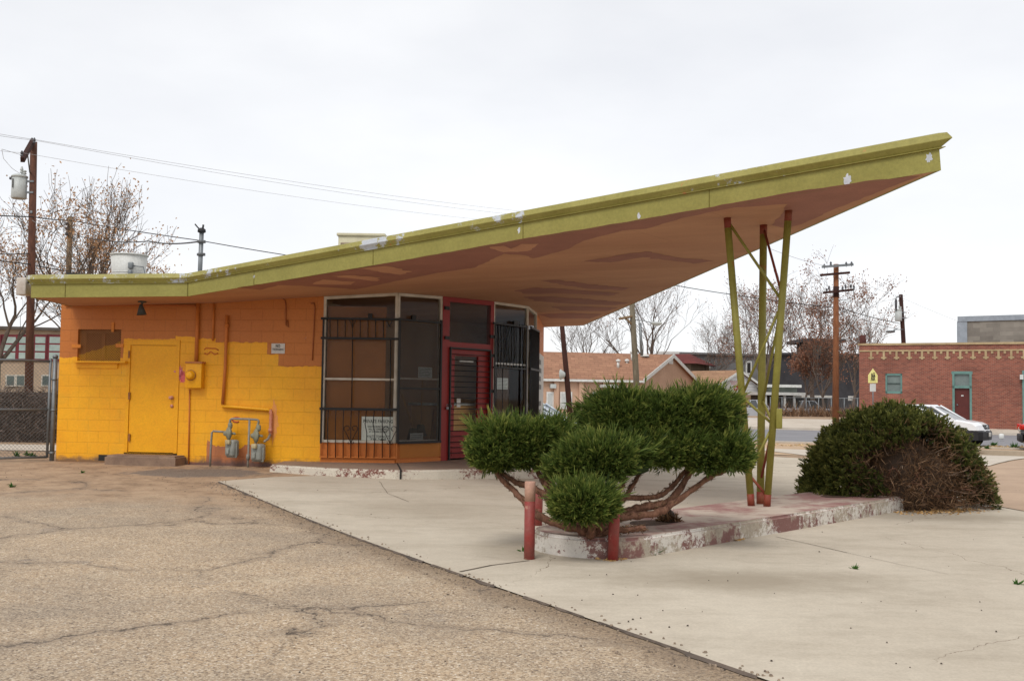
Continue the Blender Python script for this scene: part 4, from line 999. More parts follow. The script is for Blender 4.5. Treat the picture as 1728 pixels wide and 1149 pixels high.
# gas meters
PG = weathered('meter_pipe', lin((150, 146, 136)), lin((122, 116, 108)), 0.6, 9, 40, 0.15)
MG = weathered('meter_grey', lin((152, 154, 146)), lin((126, 128, 120)), 0.55, 7, 40, 0.15)
RG = weathered('regulator_grey', lin((146, 146, 122)), lin((120, 118, 104)), 0.55, 9, 40, 0.15)
def gas_meter(cx, top, bot, w, label, reg, riser):
    D_ = 0.22
    u, v1 = WF.px(cx, top, D_); _, v0 = WF.px(cx, bot, D_)
    t = thing('gas_meter', WF.P(u, v0, D_), label, 'gas meter', 'grey gas meters on the yellow wall')
    h = v1-v0
    ax = ((WF.u*0.9+WF.n*0.35).normalized(), (WF.n*0.9-WF.u*0.35).normalized(), UPZ)
    b = MB(); b.bbox(WF.P(u, v0+h*.52, D_), (w, .17, h*.86), .045, ax, 3)
    b.bbox(WF.P(u, v0+h*.40, D_+.0), (w*1.12, .03, h*.74), .01, ax, 2); b.build('case', MG, t)
    b = MB(); b.bbox(WF.P(u-.03, v0+h*.84, D_+.11), (.10, .05, .075), .006, ax); b.build('index_box', weathered('index_cream', lin((196, 184, 146)), lin((168, 152, 116)), 0.5, 9, 40, 0.1), t)
    b = MB(); b.bbox(WF.P(u-.05, v0+h*.38, D_+.095), (.075, .012, .1), .003, ax); b.build('data_plate', MG, t)
    q = WF.pt(*reg, 0.2); ra = ((WF.u*0.55+WF.n*0.83).normalized(), UPZ, (WF.u*0.83-WF.n*0.55).normalized()*-1)
    b = MB(); b.lathe(q-ra[2]*.05, [(.0, 0), (.05, .0), (.12, .03), (.125, .045), (.125, .06), (.11, .07), (.05, .1), (.03, .14), (0, .145)], 22, (ra[0], ra[1], ra[2])); b.build('regulator', RG, t)
    b = MB(); b.tube([q-WF.u*.02, q+WF.u*.12+WF.n*.03, q+WF.u*.13+WF.n*.03-UPZ*.02], .022, 8); b.build('vent_stub', RG, t)
    b = MB(); b.tube([q-UPZ*.1, WF.P(u-.06, v1-.01, D_-.02)], .022, 8); b.build('inlet_pipe', PG, t)
    b = MB(); b.tube([WF.pt(*riser, .2), q+UPZ*.1], .02, 8); b.lathe(WF.pt(riser[0], riser[1]+10, .2), [(.0, -.06), (.03, -.055), (.042, -.02), (.042, .02), (.03, .055), (0, .06)], 10); b.build('union', RG, t)
    return t, u, v1, D_
m1, u1_, t1_, D_ = gas_meter(392, 740, 773, 0.21, 'grey gas meter on the left, its upright regulator disc beside the elbow pipe', (386, 731), (388.5, 708))
m2, u2_, t2_, D_ = gas_meter(436, 747, 780, 0.23, 'grey gas meter on the right, joined to the pink primed pipe', (432, 735), (436.5, 712))
b = MB(); b.tube([WF.pt(*q, .2) for q in ((354.5, 787), (355.5, 760), (357.5, 730), (360, 727.3), (383, 729))], .019, 8); b.build('riser_pipe', PG, m1)
b = MB(); b.tube([WF.pt(*q, .2) for q in ((388.5, 712), (389, 708), (391, 706.5), (420, 707), (434, 708), (436.3, 709.5), (436.6, 714))], .019, 8); b.build('header_pipe', PG, m2)
b = MB(); b.tube([WF.pt(*q, .2) for q in ((418, 790), (419, 770), (421, 708))], .019, 8); b.lathe(WF.pt(418.5, 771, .2), [(0, -.05), (.03, -.05), (.035, 0), (.03, .05), (0, .05)], 10); b.build('riser_pipe', PG, m2)
b = MB(); b.tube([WF.pt(446, 746, .21), WF.pt(447, 744, .2), WF.pt(452, 741, .14), WF.pt(456, 733, .06)], .022, 8); b.build('outlet_pipe', PG, m2)

# things on the roof
def roof_top(x, y): return sof(x, y)+TK-.02
def rp(px, Y): q = at(px, 500, Y); return V(q.x, q.y, roof_top(q.x, q.y))
base = rp(216, 22.0); zt_ = at(216, 431, 22.0).z; sc = 22.0/1800
t = thing('roof_fan', base, 'round white galvanised exhaust fan housing on the flat roof', 'fan')
DR = weathered('drum_white', lin((216, 216, 212)), lin((196, 196, 190)), 0.55, 3, 30, 0.1)
b = MB(); H = zt_-base.z
b.lathe(base, [(.30, 0), (.30, H*.3), (.335, H*.62), (.365, H), (.345, H), (.32, H*.6), (0, H*.5)], 28); b.build('housing', DR, t)
b = MB(); b.lathe(base+V(0, 0, H), [(.362, -.02), (.385, -.015), (.385, .008), (.362, .012)], 28); b.build('rim', DR, t)
b = MB(); b.lathe(base+V(0, 0, H*.62), [(.336, -.01), (.345, 0), (.336, .01)], 28); b.build('rib', DR, t)
q = base+V(.16, -.34, H*.62); b = MB(); b.bbox(q+V(0, 0, .12), (.09, .09, .13), .01); b.build('switch_box', GALV, t)
b = MB(); b.bbox(q+V(0, -.02, -.03), (.08, .08, .12), .02); b.tube([q+V(.02, 0, .12), q+V(.24, .05, .1), q+V(.28, .06, -.05), q+V(.29, .06, -.3)], .012, 6); b.build('flexible_conduit', GALV, t)
# evaporative cooler
base = rp(612, 22.5); zt_ = at(612, 402, 22.5).z
t = thing('swamp_cooler', base, 'cream louvred cooler box just showing above the sloping roof edge', 'cooler')
CR = weathered('cooler_cream', lin((206, 200, 170)), lin((186, 178, 150)), 0.55, 3, 30, 0.1)
W_, Hc = 0.95, 0.8
ctr_ = V(base.x, base.y, zt_-Hc/2)
b = MB(); b.bbox(ctr_, (W_, .85, Hc), .02); b.build('cabinet', CR, t)
b = MB(); b.bbox(ctr_+V(.0, 0, Hc/2+.01), (W_+.06, .92, .06), .012); b.build('lid', CR, t)
for k in range(3):
    b = MB()
    for j in range(7): b.box(ctr_+V(-.3+.3*k, -.435, .22-.07*j), (.24, .02, .035), (V(1, 0, 0), V(0, .9, -.4).normalized(), V(0, .4, .9).normalized()))
    b.build('louvre_panel', weathered('louvre_tan', lin((150, 132, 112)), lin((120, 104, 88)), 0.7, 5, 30, 0.1), t)  # slats in a browner tone than the cream cabinet
for sx_ in (-1, 1):
    for sy_ in (-1, 1):
        b = MB(); x_, y_ = ctr_.x+sx_*.42, ctr_.y+sy_*.36; zb = roof_top(x_, y_)-.02; b.box(V(x_, y_, (zb+zt_-Hc)/2), (.05, .05, zt_-Hc-zb+.02)); b.build('leg', GALV, t)
# service mast
base = rp(335.5, 21.5); zt_ = at(338, 390, 21.5).z
t = thing('service_mast', base, 'grey conduit mast with a dark weatherhead standing at the roof fold', 'mast')
b = MB(); b.tube([base-V(0, 0, .1), V(base.x+.02, base.y, zt_)], .045, 10); b.build('mast_pipe', GALV, t)
b = MB(); q = V(base.x+.02, base.y, zt_); b.lathe(q, [(.05, -.04), (.085, -.02), (.08, .03), (.04, .06), (0, .07)], 12); b.tube([q+V(.02, 0, .03), q+V(.03, 0, .13)], .02, 6); b.tube([q+V(-.02, 0, .02), q+V(-.08, 0, .07), q+V(-.14, 0, .14)], .015, 6); b.build('weatherhead', BLACK_PLASTIC, t)
for zz in (.22, .48, .86):
    b = MB(); b.lathe(V(base.x+.01, base.y, zt_-zz), [(.05, -.03), (.075, -.02), (.075, .02), (.05, .03)], 12); b.bbox(V(base.x+.08, base.y-.02, zt_-zz), (.06, .05, .06), .01); b.build('clamp', weathered('clamp_dark', lin((70, 70, 70)), lin((110, 112, 114)), 0.5, 9, 40, 0.1), t)
mast_top = q
# dark panel lying on the roof
base = rp(135, 20.5)
t = thing('roof_panel', base, 'thin black sheet propped up on the flat roof by the grey pole', 'panel')
b = MB(); q0, q1 = at(111, 459, 20.5), at(160, 464.5, 20.2); b.hexa([q0+V(0, 0, -.04), q1+V(0, 0, -.04), q1+V(0, 1.2, -.04), q0+V(0, 1.2, -.04), q0, q1, q1+V(0, 1.2, 0), q0+V(0, 1.2, 0)]); b.build('sheet', BLACK_PLASTIC, t)
for q in (q0, q1):
    b = MB(); b.box(V(q.x, q.y+.6, (q.z+base.z)/2-.05), (.05, .05, abs(q.z-base.z)+.05)); b.build('prop', GALV, t)
# box on the end of the fascia
q = at(40, 484, 18.3)
t = thing('flood_light', q, 'boxy pale grey flood light fixed to the left end of the roof edge', 'flood light')
b = MB(); b.bbox(q, (.17, .22, .30), .02); b.build('body', weathered('box_grey', lin((206, 200, 192)), lin((184, 172, 160)), 0.5, 6, 40, 0.1), t)
b = MB(); b.tube([q+V(.06, 0, .08), V(rA.x+.02, rA.y+.1, q.z+.08)], .02, 6); b.build('bracket', BLACK_PLASTIC, t)
# painted panel and white board on the orange side wall
f6 = FS[5]
t = thing('wall_board', f6.P(f6.L*.6, STEP_Z, .02), 'tall pale grey board with small dark lettering on the orange side wall', 'sign')
b = MB(); u0 = f6.px(909, 650, .03)[0]; u1 = min(f6.L-.02, f6.px(917, 650, .03)[0]); zt_ = f6.px(912, 597, .03)[1]
f6.box(b, u0, u1, STEP_Z+.6, zt_, .002, .03); b.build('panel', weathered('board_grey', lin((206, 204, 198)), lin((186, 182, 174)), 0.7, 5, 40, 0.1), t)
for k in range(7):      # worn characters, no longer readable in the photograph
    if k == 4: continue
    b = MB(); v_ = zt_-.2-.19*k; w_ = (u1-u0)
    f6.box(b, u0+w_*.10, u0+w_*(.38+.1*(k % 2)), v_-.055, v_+.055, .0301, .034); b.build('worn_character', GREYINK, t)

# ------------------------------------------------------------------ canopy support
OLIVE = weathered('olive_paint', lin((142, 136, 62)), lin((124, 116, 52)), 0.5, 2.5, 30, 0.12, stain_shade=((0.30, 0.12, 0.035), 3.0, 0.62))
RUSTRED = weathered('red_foot', lin((126, 42, 36)), lin((124, 72, 44)), 0.6, 6, 40, 0.15)
cb = V(*zpx(1284, 853, IZ), IZ)
t = thing('canopy_support', cb, 'three splayed olive steel pipes with cross braces holding up the canopy', 'support')
feet = [V(*zpx(1268, 853, IZ), IZ), V(*zpx(1283, 850, IZ), IZ), V(*zpx(1294, 854, IZ), IZ)]
tops = [sofpx(1227, 368), sofpx(1288.5, 380), sofpx(1331, 355)]
def lp(i, f): return feet[i].lerp(tops[i], f)
rad = [.044, .048, .044]
for i in range(3):
    b = MB(); b.tube([lp(i, .042), lp(i, .965)], rad[i], 12); b.build('pole', OLIVE, t)
    b = MB(); b.tube([feet[i]-UPZ*.02, lp(i, .042)], rad[i]+.001, 12); b.build('pole_foot', RUSTRED, t)
    b = MB(); b.tube([lp(i, .965), tops[i]+UPZ*.02], rad[i]+.001, 12); b.build('pole_head', RUSTRED, t)
def fy(i, y):
    lo, hi = 0.0, 1.0
    yy = lambda p_: CY - F*((p_-EYE).dot(UP)/(p_-EYE).dot(FWD))
    for _ in range(40):
        m_ = (lo+hi)/2
        if yy(lp(i, m_)) > y: lo = m_
        else: hi = m_
    return lp(i, lo)
for (i, ya, j, yb, m_) in ((0, 372, 2, 508, OLIVE), (1, 384, 2, 500, RUSTRED), (2, 512, 0, 668, OLIVE), (2, 514, 1, 690, OLIVE), (0, 670, 2, 716, OLIVE), (1, 672, 2, 714, OLIVE), (2, 718, 0, 800, OLIVE), (2, 720, 1, 812, RUSTRED), (0, 800, 2, 838, RUSTRED)):
    b = MB(); b.tube([fy(i, ya), fy(j, yb)], .017, 8); b.build('brace', m_, t)
q = fy(2, 706); b = MB(); b.bbox(q+V(.06, -.02, 0), (.075, .07, .24), .01); b.build('junction_box', OLIVE, t)

# ------------------------------------------------------------------ bollards
BR = None
def bollard(px, py, ph, lab, cap=None, lean=(0, 0)):
    g0 = gnd(px, py); top = at(px, py-ph, g0.y); h = top.z-g0.z
    t = thing('bollard', g0, lab, 'bollard', 'red bollards round the nose of the kerbed island')
    a = g0-UPZ*.1; e = g0+V(lean[0], lean[1], h)
    BP = weathered('bollard_red', lin((142, 48, 44)), lin((130, 74, 66)), 0.55, 6, 40, 0.2, stain_shade=(lin((172, 132, 112)), 3.5, 0.56))
    b = MB()
    if cap: 
        b.tube([a, a.lerp(e, 1-cap)], .050, 18); b.build('post', BP, t)
        b = MB(); b.tube([a.lerp(e, 1-cap), e-UPZ*.006, e], [.0503, .0503, .045], 18); b.build('top_band', weathered('bollard_pink', lin((190, 150, 130)), lin((172, 132, 114)), 0.6, 6, 40, 0.15), t)
    else:
        b.tube([a, e-UPZ*.006, e], [.050, .050, .045], 18); b.build('post', BP, t)
bollard(893, 945, 133, 'red bollard with a faded pink top at the left of the island nose', .22)
bollard(1033.5, 947, 108, 'red bollard with a plain top half hidden in the low green foliage', None, (.02, 0))
bollard(907, 888, 56, 'short red bollard standing behind the pink topped one', None, (.01, 0))

# ------------------------------------------------------------------ junipers
def add_tint(me, tint):
    at_ = me.color_attributes.new('tint', 'FLOAT_COLOR', 'CORNER')
    n = len(me.loops); arr = np.ones((n, 4), np.float32)
    arr[:, 0] = tint; arr[:, 1] = tint; arr[:, 2] = tint
    at_.data.foreach_set('color', arr.ravel())
def blades(name, base, dirs, length, width, tint, m, parent, curl=0.0, rng=None):
    """many slim tapering blades (two triangles each) as one foliage mesh; all arrays are world space"""
    n = len(base)
    side = np.cross(dirs, rng.normal(size=(n, 3))); side /= np.linalg.norm(side, axis=1)[:, None]+1e-9
    L = length[:, None]; w = width[:, None]
    mid = base+dirs*L*0.45 + side*0
    tip = base+dirs*L + np.array([0, 0, 1])*(curl*L)
    v = np.empty((n*4, 3), np.float32)
    v[0::4] = base; v[1::4] = mid-side*w; v[2::4] = mid+side*w; v[3::4] = tip
    o = ORG[parent.name]; v -= np.array(o[:], np.float32)
    idx = np.arange(n, dtype=np.int32)*4
    loops = np.stack([idx, idx+1, idx+2, idx+1, idx+3, idx+2], 1).ravel()
    me = bpy.data.meshes.new(name)
    me.vertices.add(n*4); me.vertices.foreach_set('co', v.ravel())
    me.loops.add(n*6); me.loops.foreach_set('vertex_index', loops)
    me.polygons.add(n*2); me.polygons.foreach_set('loop_start', np.arange(n*2, dtype=np.int32)*3)
    me.update(calc_edges=True)
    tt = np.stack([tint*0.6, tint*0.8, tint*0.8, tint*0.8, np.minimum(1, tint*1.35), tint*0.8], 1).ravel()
    add_tint(me, tt)
    return link_mesh(name, me, m, parent)
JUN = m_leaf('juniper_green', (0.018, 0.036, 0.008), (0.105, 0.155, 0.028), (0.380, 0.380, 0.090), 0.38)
JUN2 = m_leaf('juniper_olive', (0.018, 0.030, 0.007), (0.130, 0.145, 0.032), (0.340, 0.315, 0.085), 0.38)
DEAD = m_leaf('dead_twigs', (0.030, 0.016, 0.008), (0.150, 0.078, 0.036), (0.36, 0.22, 0.12), 0.0)
JBARK = m_bark('juniper_bark', lin((78, 50, 38)), lin((136, 98, 78)), 26, 0.9)
def clump_sprays(rng, c, r, n, up=0.55, shoot=0.22, lobes=15):
    """sprays of blades rooted through a cluster of lobes, pointing outward and up"""
    L = rng.normal(size=(lobes, 3)); L /= np.linalg.norm(L, axis=1)[:, None]
    L = L*np.array([.62, .62, .52])*(0.45+0.8*rng.random((lobes, 1))); L[:, 2] = np.abs(L[:, 2])*.9-.22
    lr = 0.30+0.20*rng.random(lobes)
    w = lr**2/np.sum(lr**2); i = rng.choice(lobes, n, p=w)
    d = rng.normal(size=(n, 3)); d /= np.linalg.norm(d, axis=1)[:, None]
    rad = 0.55+0.45*rng.random(n)**0.5
    lump = np.array([mnoise.noise(Vector((x*2.6+c[0], y*2.6+c[1]*2, z*2.6))) for x, y, z in d])
    q = L[i]+d*(lr[i]*rad*(1+.25*lump))[:, None]
    q[:, 2] = np.maximum(q[:, 2], -0.55+rng.normal(size=n)*.06)
    p = c+q*r
    o = q/(np.linalg.norm(q, axis=1)[:, None]+.05)
    dr = (d*.6+o*.6)*np.array([1, 1, 0.6])+np.array([0.08, 0, up])+rng.normal(size=(n, 3))*0.30
    dr /= np.linalg.norm(dr, axis=1)[:, None]
    ln = np.where((rng.random(n) < shoot) & (q[:, 2] > 0.15), 0.12+0.14*rng.random(n)**1.5, 0.05+0.07*rng.random(n))
    tone = np.array([-.10, .12, .0, .08, -.06, .16, -.12, .05, .0, .1, -.05])[i % 11]
    return p, dr, ln, rad, lump*.6+tone
def spray_blades(rng, p, dr, ln, per, wid, t0, tspread, lump):
    n = len(p); B, Dn, Ls, Ws, Ts = [], [], [], [], []
    tone = np.clip(t0+tspread*rng.normal(size=n)+0.22*lump, 0.04, 0.95)
    for k in range(per):
        f = (k+0.2)/per
        off = rng.normal(size=(n, 3))*0.38*(1-0.5*f)
        dd = dr+off; dd /= np.linalg.norm(dd, axis=1)[:, None]
        B.append(p+dr*(ln*f*0.75)[:, None]); Dn.append(dd); Ls.append(ln*(0.55-0.22*f)*(0.7+0.6*rng.random(n))+0.015); Ws.append(np.full(n, wid)*(0.7+0.6*rng.random(n))); Ts.append(np.clip(tone+0.25*f-0.08+rng.normal(size=n)*0.06, 0.02, 1))
    B.append(p); Dn.append(dr); Ls.append(ln*1.1); Ws.append(np.full(n, wid*0.8)); Ts.append(tone)
    return tuple(np.concatenate(x) for x in (B, Dn, Ls, Ws, Ts))
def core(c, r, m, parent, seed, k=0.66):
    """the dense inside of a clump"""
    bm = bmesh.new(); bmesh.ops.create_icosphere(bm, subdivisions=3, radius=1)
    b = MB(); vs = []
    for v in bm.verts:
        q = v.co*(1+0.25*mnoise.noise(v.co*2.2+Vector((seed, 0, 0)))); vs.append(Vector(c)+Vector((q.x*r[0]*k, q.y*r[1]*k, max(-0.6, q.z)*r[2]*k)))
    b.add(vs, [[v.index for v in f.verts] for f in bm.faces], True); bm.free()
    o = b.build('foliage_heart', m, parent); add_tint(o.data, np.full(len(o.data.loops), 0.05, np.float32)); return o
jr = V(*zpx(1000, 903, IZ), IZ)
JB = thing('juniper_bush', jr, 'pruned green juniper with five separate tufts on bare twisting limbs at the island nose', 'juniper')
rng = np.random.default_rng(11)
# tufts: photo centre, distance, half width and half height in photo pixels, depth radius
tufts = [((869, 750), 10.55, 98, 70, 0.44, 7500), ((1072, 712), 10.75, 116, 78, 0.46, 8500), ((1160, 706), 10.70, 84, 74, 0.42, 6500), ((1210, 764), 10.55, 57, 50, 0.34, 4200),
         ((1120, 758), 10.60, 92, 52, 0.40, 5500), ((1038, 780), 10.20, 102, 52, 0.36, 6500), ((986, 850), 9.72, 61, 47, 0.28, 4000)]
tc_ = []
for (px, py), Y, rx, ry, rd, n in tufts:
    c = np.array(at(px, py, Y)[:]); k = Y/1800
    r = np.array([rx*k, rd, ry*k])*1.0; tc_.append((c, r))
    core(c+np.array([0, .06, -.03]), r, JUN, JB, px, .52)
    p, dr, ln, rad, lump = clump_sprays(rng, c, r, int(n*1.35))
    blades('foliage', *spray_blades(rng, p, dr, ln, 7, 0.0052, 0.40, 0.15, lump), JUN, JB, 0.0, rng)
def limb(pts, r0, r1, seed, parent, m, name='limb', n=9):
    R = random.Random(seed); P = [Vector(q) for q in pts]
    # smooth through the points
    Q = []
    for i in range(len(P)-1):
        a, bq, c, d = P[max(i-1, 0)], P[i], P[i+1], P[min(i+2, len(P)-1)]
        for j in range(6):
            t_ = j/6; Q.append(0.5*((2*bq)+(c-a)*t_+(2*a-5*bq+4*c-d)*t_**2+(3*bq-a-3*c+d)*t_**3))
    Q.append(P[-1]); k = len(Q)
    rs = [(r0+(r1-r0)*i/(k-1))*(0.88+0.24*R.random()) for i in range(k)]
    b = MB(); b.tube([q+V(R.uniform(-1, 1), R.uniform(-1, 1), R.uniform(-1, 1))*rs[i]*.22 for i, q in enumerate(Q)], rs, n); return b.build(name, m, parent)
def A(px, py, Y): return at(px, py, Y)
Lm = [([(998, 908, 10.1), (985, 895, 10.05), (950, 886, 10.1), (908, 870, 10.2), (880, 840, 10.35), (845, 806, 10.5), (830, 780, 10.55)], .046, .024),
      ([(992, 900, 10.15), (950, 862, 10.25), (905, 826, 10.4), (868, 812, 10.5), (838, 790, 10.55)], .044, .022),
      ([(985, 898, 10.2), (945, 852, 10.35), (918, 815, 10.5), (898, 775, 10.6)], .046, .018),
      ([(955, 866, 10.3), (925, 830, 10.4), (918, 790, 10.5), (905, 760, 10.6)], .030, .016),
      ([(1005, 905, 10.1), (1022, 886, 10.1), (1049, 872, 10.2), (1105, 866, 10.35), (1147, 841, 10.45), (1193, 808, 10.5), (1226, 792, 10.55)], .050, .022),
      ([(1018, 892, 10.15), (1053, 866, 10.3), (1098, 853, 10.42), (1130, 846, 10.5), (1158, 808, 10.6), (1178, 775, 10.65)], .050, .026),
      ([(1022, 880, 10.2), (1049, 842, 10.35), (1109, 838, 10.5), (1140, 814, 10.6), (1168, 780, 10.65)], .034, .02),
      ([(1020, 885, 10.15), (1040, 856, 10.3), (1062, 828, 10.45), (1085, 790, 10.6)], .034, .018),
      ([(1016, 885, 10.15), (1034, 850, 10.2), (1050, 820, 10.3), (1058, 790, 10.35)], .026, .014),
      ([(1008, 900, 10.05), (1020, 865, 10.0), (1028, 830, 10.1), (1035, 800, 10.15)], .044, .022),
      ([(995, 905, 10.0), (1000, 885, 9.85), (988, 862, 9.75)], .044, .018),
      ([(1000, 905, 10.05), (1030, 896, 10.05), (1060, 893, 10.1), (1090, 890, 10.15)], .034, .026),
      ([(940, 842, 10.35), (932, 815, 10.3), (936, 785, 10.3)], .016, .010), ([(925, 832, 10.4), (930, 800, 10.45), (912, 768, 10.5)], .02, .01)]
for k, (pts, r0, r1) in enumerate(Lm): limb([A(*q) for q in pts], r0, r1, k+1, JB, JBARK)
b = MB(); rngp = random.Random(2)
b.lathe(jr-UPZ*.02, [(.15, 0), (.13, .04), (.10, .09), (.06, .14), (0, .15)], 12); b.build('root_stump', JBARK, JB)
# ragged bark flakes along the limbs
nb = 2600; bp, bd = [], []
for pts, r0, r1 in Lm:
    P = [np.array(A(*q)[:]) for q in pts]
    for _ in range(nb//len(Lm)):
        i = rngp.randrange(len(P)-1); f_ = rngp.random(); ax_ = P[i+1]-P[i]; ax_ = ax_/(np.linalg.norm(ax_)+1e-9)
        o_ = rng.normal(size=3); o_ -= ax_*o_.dot(ax_); o_ /= np.linalg.norm(o_)
        bp.append(P[i]+(P[i+1]-P[i])*f_+o_*(r0+(r1-r0)*(i+f_)/len(P))*.8); bd.append(ax_*rngp.choice((-1, 1))*0.9+o_*0.35+rng.normal(size=3)*.2)
bp, bd = np.array(bp), np.array(bd); bd /= np.linalg.norm(bd, axis=1)[:, None]
blades('bark_flakes', bp, bd, .03+.04*rng.random(len(bp)), np.full(len(bp), .0045), .25+.5*rng.random(len(bp)), DEAD, JB, 0, rng)

# the big domed juniper with its bare brown side towards us
bc = np.array([5.56, 15.35, 0.12]); br = np.array([1.31, 1.2, 1.36])
JD = thing('juniper_bush', V(bc[0], bc[1], hgt(bc[0], bc[1])), 'large domed juniper with a bare brown twiggy hollow at the far end of the island', 'juniper')
n = 26000
d = rng.normal(size=(n, 3)); d /= np.linalg.norm(d, axis=1)[:, None]; d[:, 2] = np.abs(d[:, 2])*1.0-0.10*rng.random(n)
lump = np.array([mnoise.noise(Vector((x*3.3, y*3.3+4, z*3.3))) for x, y, z in d])
lump2 = np.array([mnoise.noise(Vector((x*8, y*8+9, z*8))) for x, y, z in d])
rad = (0.80+0.20*rng.random(n)**0.5)*(1+0.13*lump+0.09*lump2)
rad *= 1-0.06*np.clip(d[:, 0], 0, 1)*np.clip(d[:, 2], 0, 1)*2
p = bc+d*rad[:, None]*br
# hollow: directions facing the camera, low and right of the middle
hd = np.array([0.26, -0.88, 0.22]); hd /= np.linalg.norm(hd)
ang = d@hd + 0.26*lump + 0.16*lump2 - 0.25*np.maximum(0, d[:, 2]-0.35) 
hol = (ang > 0.62) | ((d[:, 2] < 0.10) & (d[:, 1] < 0.1) & (d[:, 0] > -0.55) & (d[:, 0] < 0.8))
hol |= (ang > 0.36) & (rng.random(n) < 0.45)
g = ~hol
dr = d*np.array([1, 1, .8])+np.array([0, 0, .25])+rng.normal(size=(n, 3))*.45; dr /= np.linalg.norm(dr, axis=1)[:, None]
ln = 0.05+0.06*rng.random(n)
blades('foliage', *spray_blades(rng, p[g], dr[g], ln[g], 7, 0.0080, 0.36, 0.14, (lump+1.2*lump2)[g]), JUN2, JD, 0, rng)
# dead twigs filling the hollow
nd = 15000
d2 = rng.normal(size=(nd, 3)); d2 /= np.linalg.norm(d2, axis=1)[:, None]; d2[:, 2] = np.abs(d2[:, 2])-.08
l2 = np.array([mnoise.noise(Vector((x*3, y*3+2, z*3+5))) for x, y, z in d2])
r2 = (0.52+0.36*rng.random(nd))*(1+.18*l2); r2 = np.where((d2@hd < .66) & (rng.random(nd) < .6), .84+.14*rng.random(nd), r2)
p2 = bc+d2*r2[:, None]*br
t2 = d2*0.5+rng.normal(size=(nd, 3))*.7+np.array([0, 0, -.1]); t2 /= np.linalg.norm(t2, axis=1)[:, None]
keep = (d2@hd) > 0.15
blades('dead_twigs', p2[keep], t2[keep], (.07+.13*rng.random(nd))[keep], np.full(keep.sum(), .0045), np.clip(.38+.22*rng.normal(size=nd)+.3*l2, .03, 1)[keep], DEAD, JD, 0, rng)
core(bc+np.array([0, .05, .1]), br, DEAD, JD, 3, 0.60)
for k in range(26):
    R = random.Random(k+50); a = R.uniform(-2.5, -0.6); e_ = R.uniform(0.0, 0.75)
    dv = V(math.cos(a)*math.cos(e_), math.sin(a)*math.cos(e_), math.sin(e_)); o_ = V(*bc)+V(0, .1, 0)
    pts = [o_+dv*s+V(R.uniform(-1, 1), R.uniform(-1, 1), R.uniform(-.6, 1))*.09*(s > .1) for s in (0, .4, .7, .95, 1.12)]
    limb(pts, .02, .005, k, JD, weathered('grey_twig', lin((120, 98, 82)), lin((150, 130, 112)), 0.9, 20, 60, 0.3) if k % 3 == 0 else JBARK, 'limb', 6)
# dry stump in the planting hole, weeds, leaf litter
q = V(*zpx(1128, 880, IZ), IZ)
t = thing('dry_stump', q, 'small gnarled dry stump in the planting hole of the island', 'stump')
nS = 260; b_ = np.array(q[:])+rng.normal(size=(nS, 3))*np.array([.05, .04, .0]); dS = rng.normal(size=(nS, 3))+np.array([0, 0, 1.2]); dS /= np.linalg.norm(dS, axis=1)[:, None]
blades('dead_twigs', b_, dS, .05+.1*rng.random(nS), np.full(nS, .012), .35+.4*rng.random(nS), DEAD, t, 0, rng)
core(np.array(q[:])+np.array([0, 0, .03]), np.array([.10, .09, .12]), DEAD, t, 5, .8)
WEED = m_leaf('weed_green', (0.02, 0.05, 0.01), (0.05, 0.13, 0.02), (0.12, 0.24, 0.05), 0.3)
def weed(px, py, s, lab, n=46):
    q = gnd(px, py); t = thing('weed', q, lab, 'weed', 'small green weeds in the paving')
    b_ = np.tile(np.array(q[:]), (n, 1))+rng.normal(size=(n, 3))*np.array([.03, .03, 0])*s*4; dS = rng.normal(size=(n, 3))*np.array([1, 1, .5])+np.array([0, 0, .9]); dS[:, 2] = np.abs(dS[:, 2])+.15; dS /= np.linalg.norm(dS, axis=1)[:, None]
    blades('leaves', b_, dS, s*(.5+rng.random(n)), np.full(n, s*.13), .3+.4*rng.random(n), WEED, t, 0, rng)
weed(1099, 936, .14, 'leafy green weed at the foot of the island kerb', 60)
weed(1443, 962, .05, 'tiny green weed growing alone out on the concrete pad', 20)
weed(1717, 988, .06, 'low green weed near the right edge of the pad', 24)
weed(883, 932, .06, 'little weed beside the pink topped bollard', 18)
weed(20, 822, .06, 'green tuft in the dirt near the chain link gate', 24)
weed(138, 798, .05, 'green tuft in the dirt before the side step', 24)
LITTER = m_leaf('dry_litter', lin((120, 88, 50)), lin((186, 146, 92)), lin((222, 186, 130)), 0)
def litter(name, pts, n, spread, size, m, lab, cat):
    P = []; 
    for _ in range(n):
        i = rngp.randrange(len(pts)-1); f_ = rngp.random()
        a, c = gnd(*pts[i]), gnd(*pts[i+1]); q = a.lerp(c, f_); x, y = q.x+rngp.gauss(0, spread), q.y+rngp.gauss(0, spread)
        P.append((x, y, hgt(x, y)+.018))
    P = np.array(P); dS = rng.normal(size=(n, 3))*np.array([1, 1, .22]); dS /= np.linalg.norm(dS, axis=1)[:, None]
    t = thing(name, P[0], lab, cat)
    o = blades('pieces', P, dS, size*(.5+rng.random(n)), np.full(n, size*.22), .25+.6*rng.random(n), m, t, 0, rng)
    o.parent = None; o.location = ORG[t.name]; o.name = name; bpy.data.objects.remove(t); tag(o, lab, cat, None, 'stuff')
litter('leaf_litter', [(1205, 915), (1245, 912)], 160, .035, .055, LITTER, 'dry tan leaf litter along the island kerb', 'litter')
litter('leaf_litter', [(1060, 938), (1200, 916), (1450, 872)], 150, .02, .04, LITTER, 'thin line of dry bits along the front of the island', 'litter')
litter('leaf_litter', [(1530, 868), (1640, 862)], 420, .14, .05, LITTER, 'dry needles fallen under the domed juniper', 'litter')
litter('leaf_litter', [(1012, 945), (1035, 948), (1050, 944)], 60, .03, .045, LITTER, 'few dry leaves by the second bollard', 'litter')
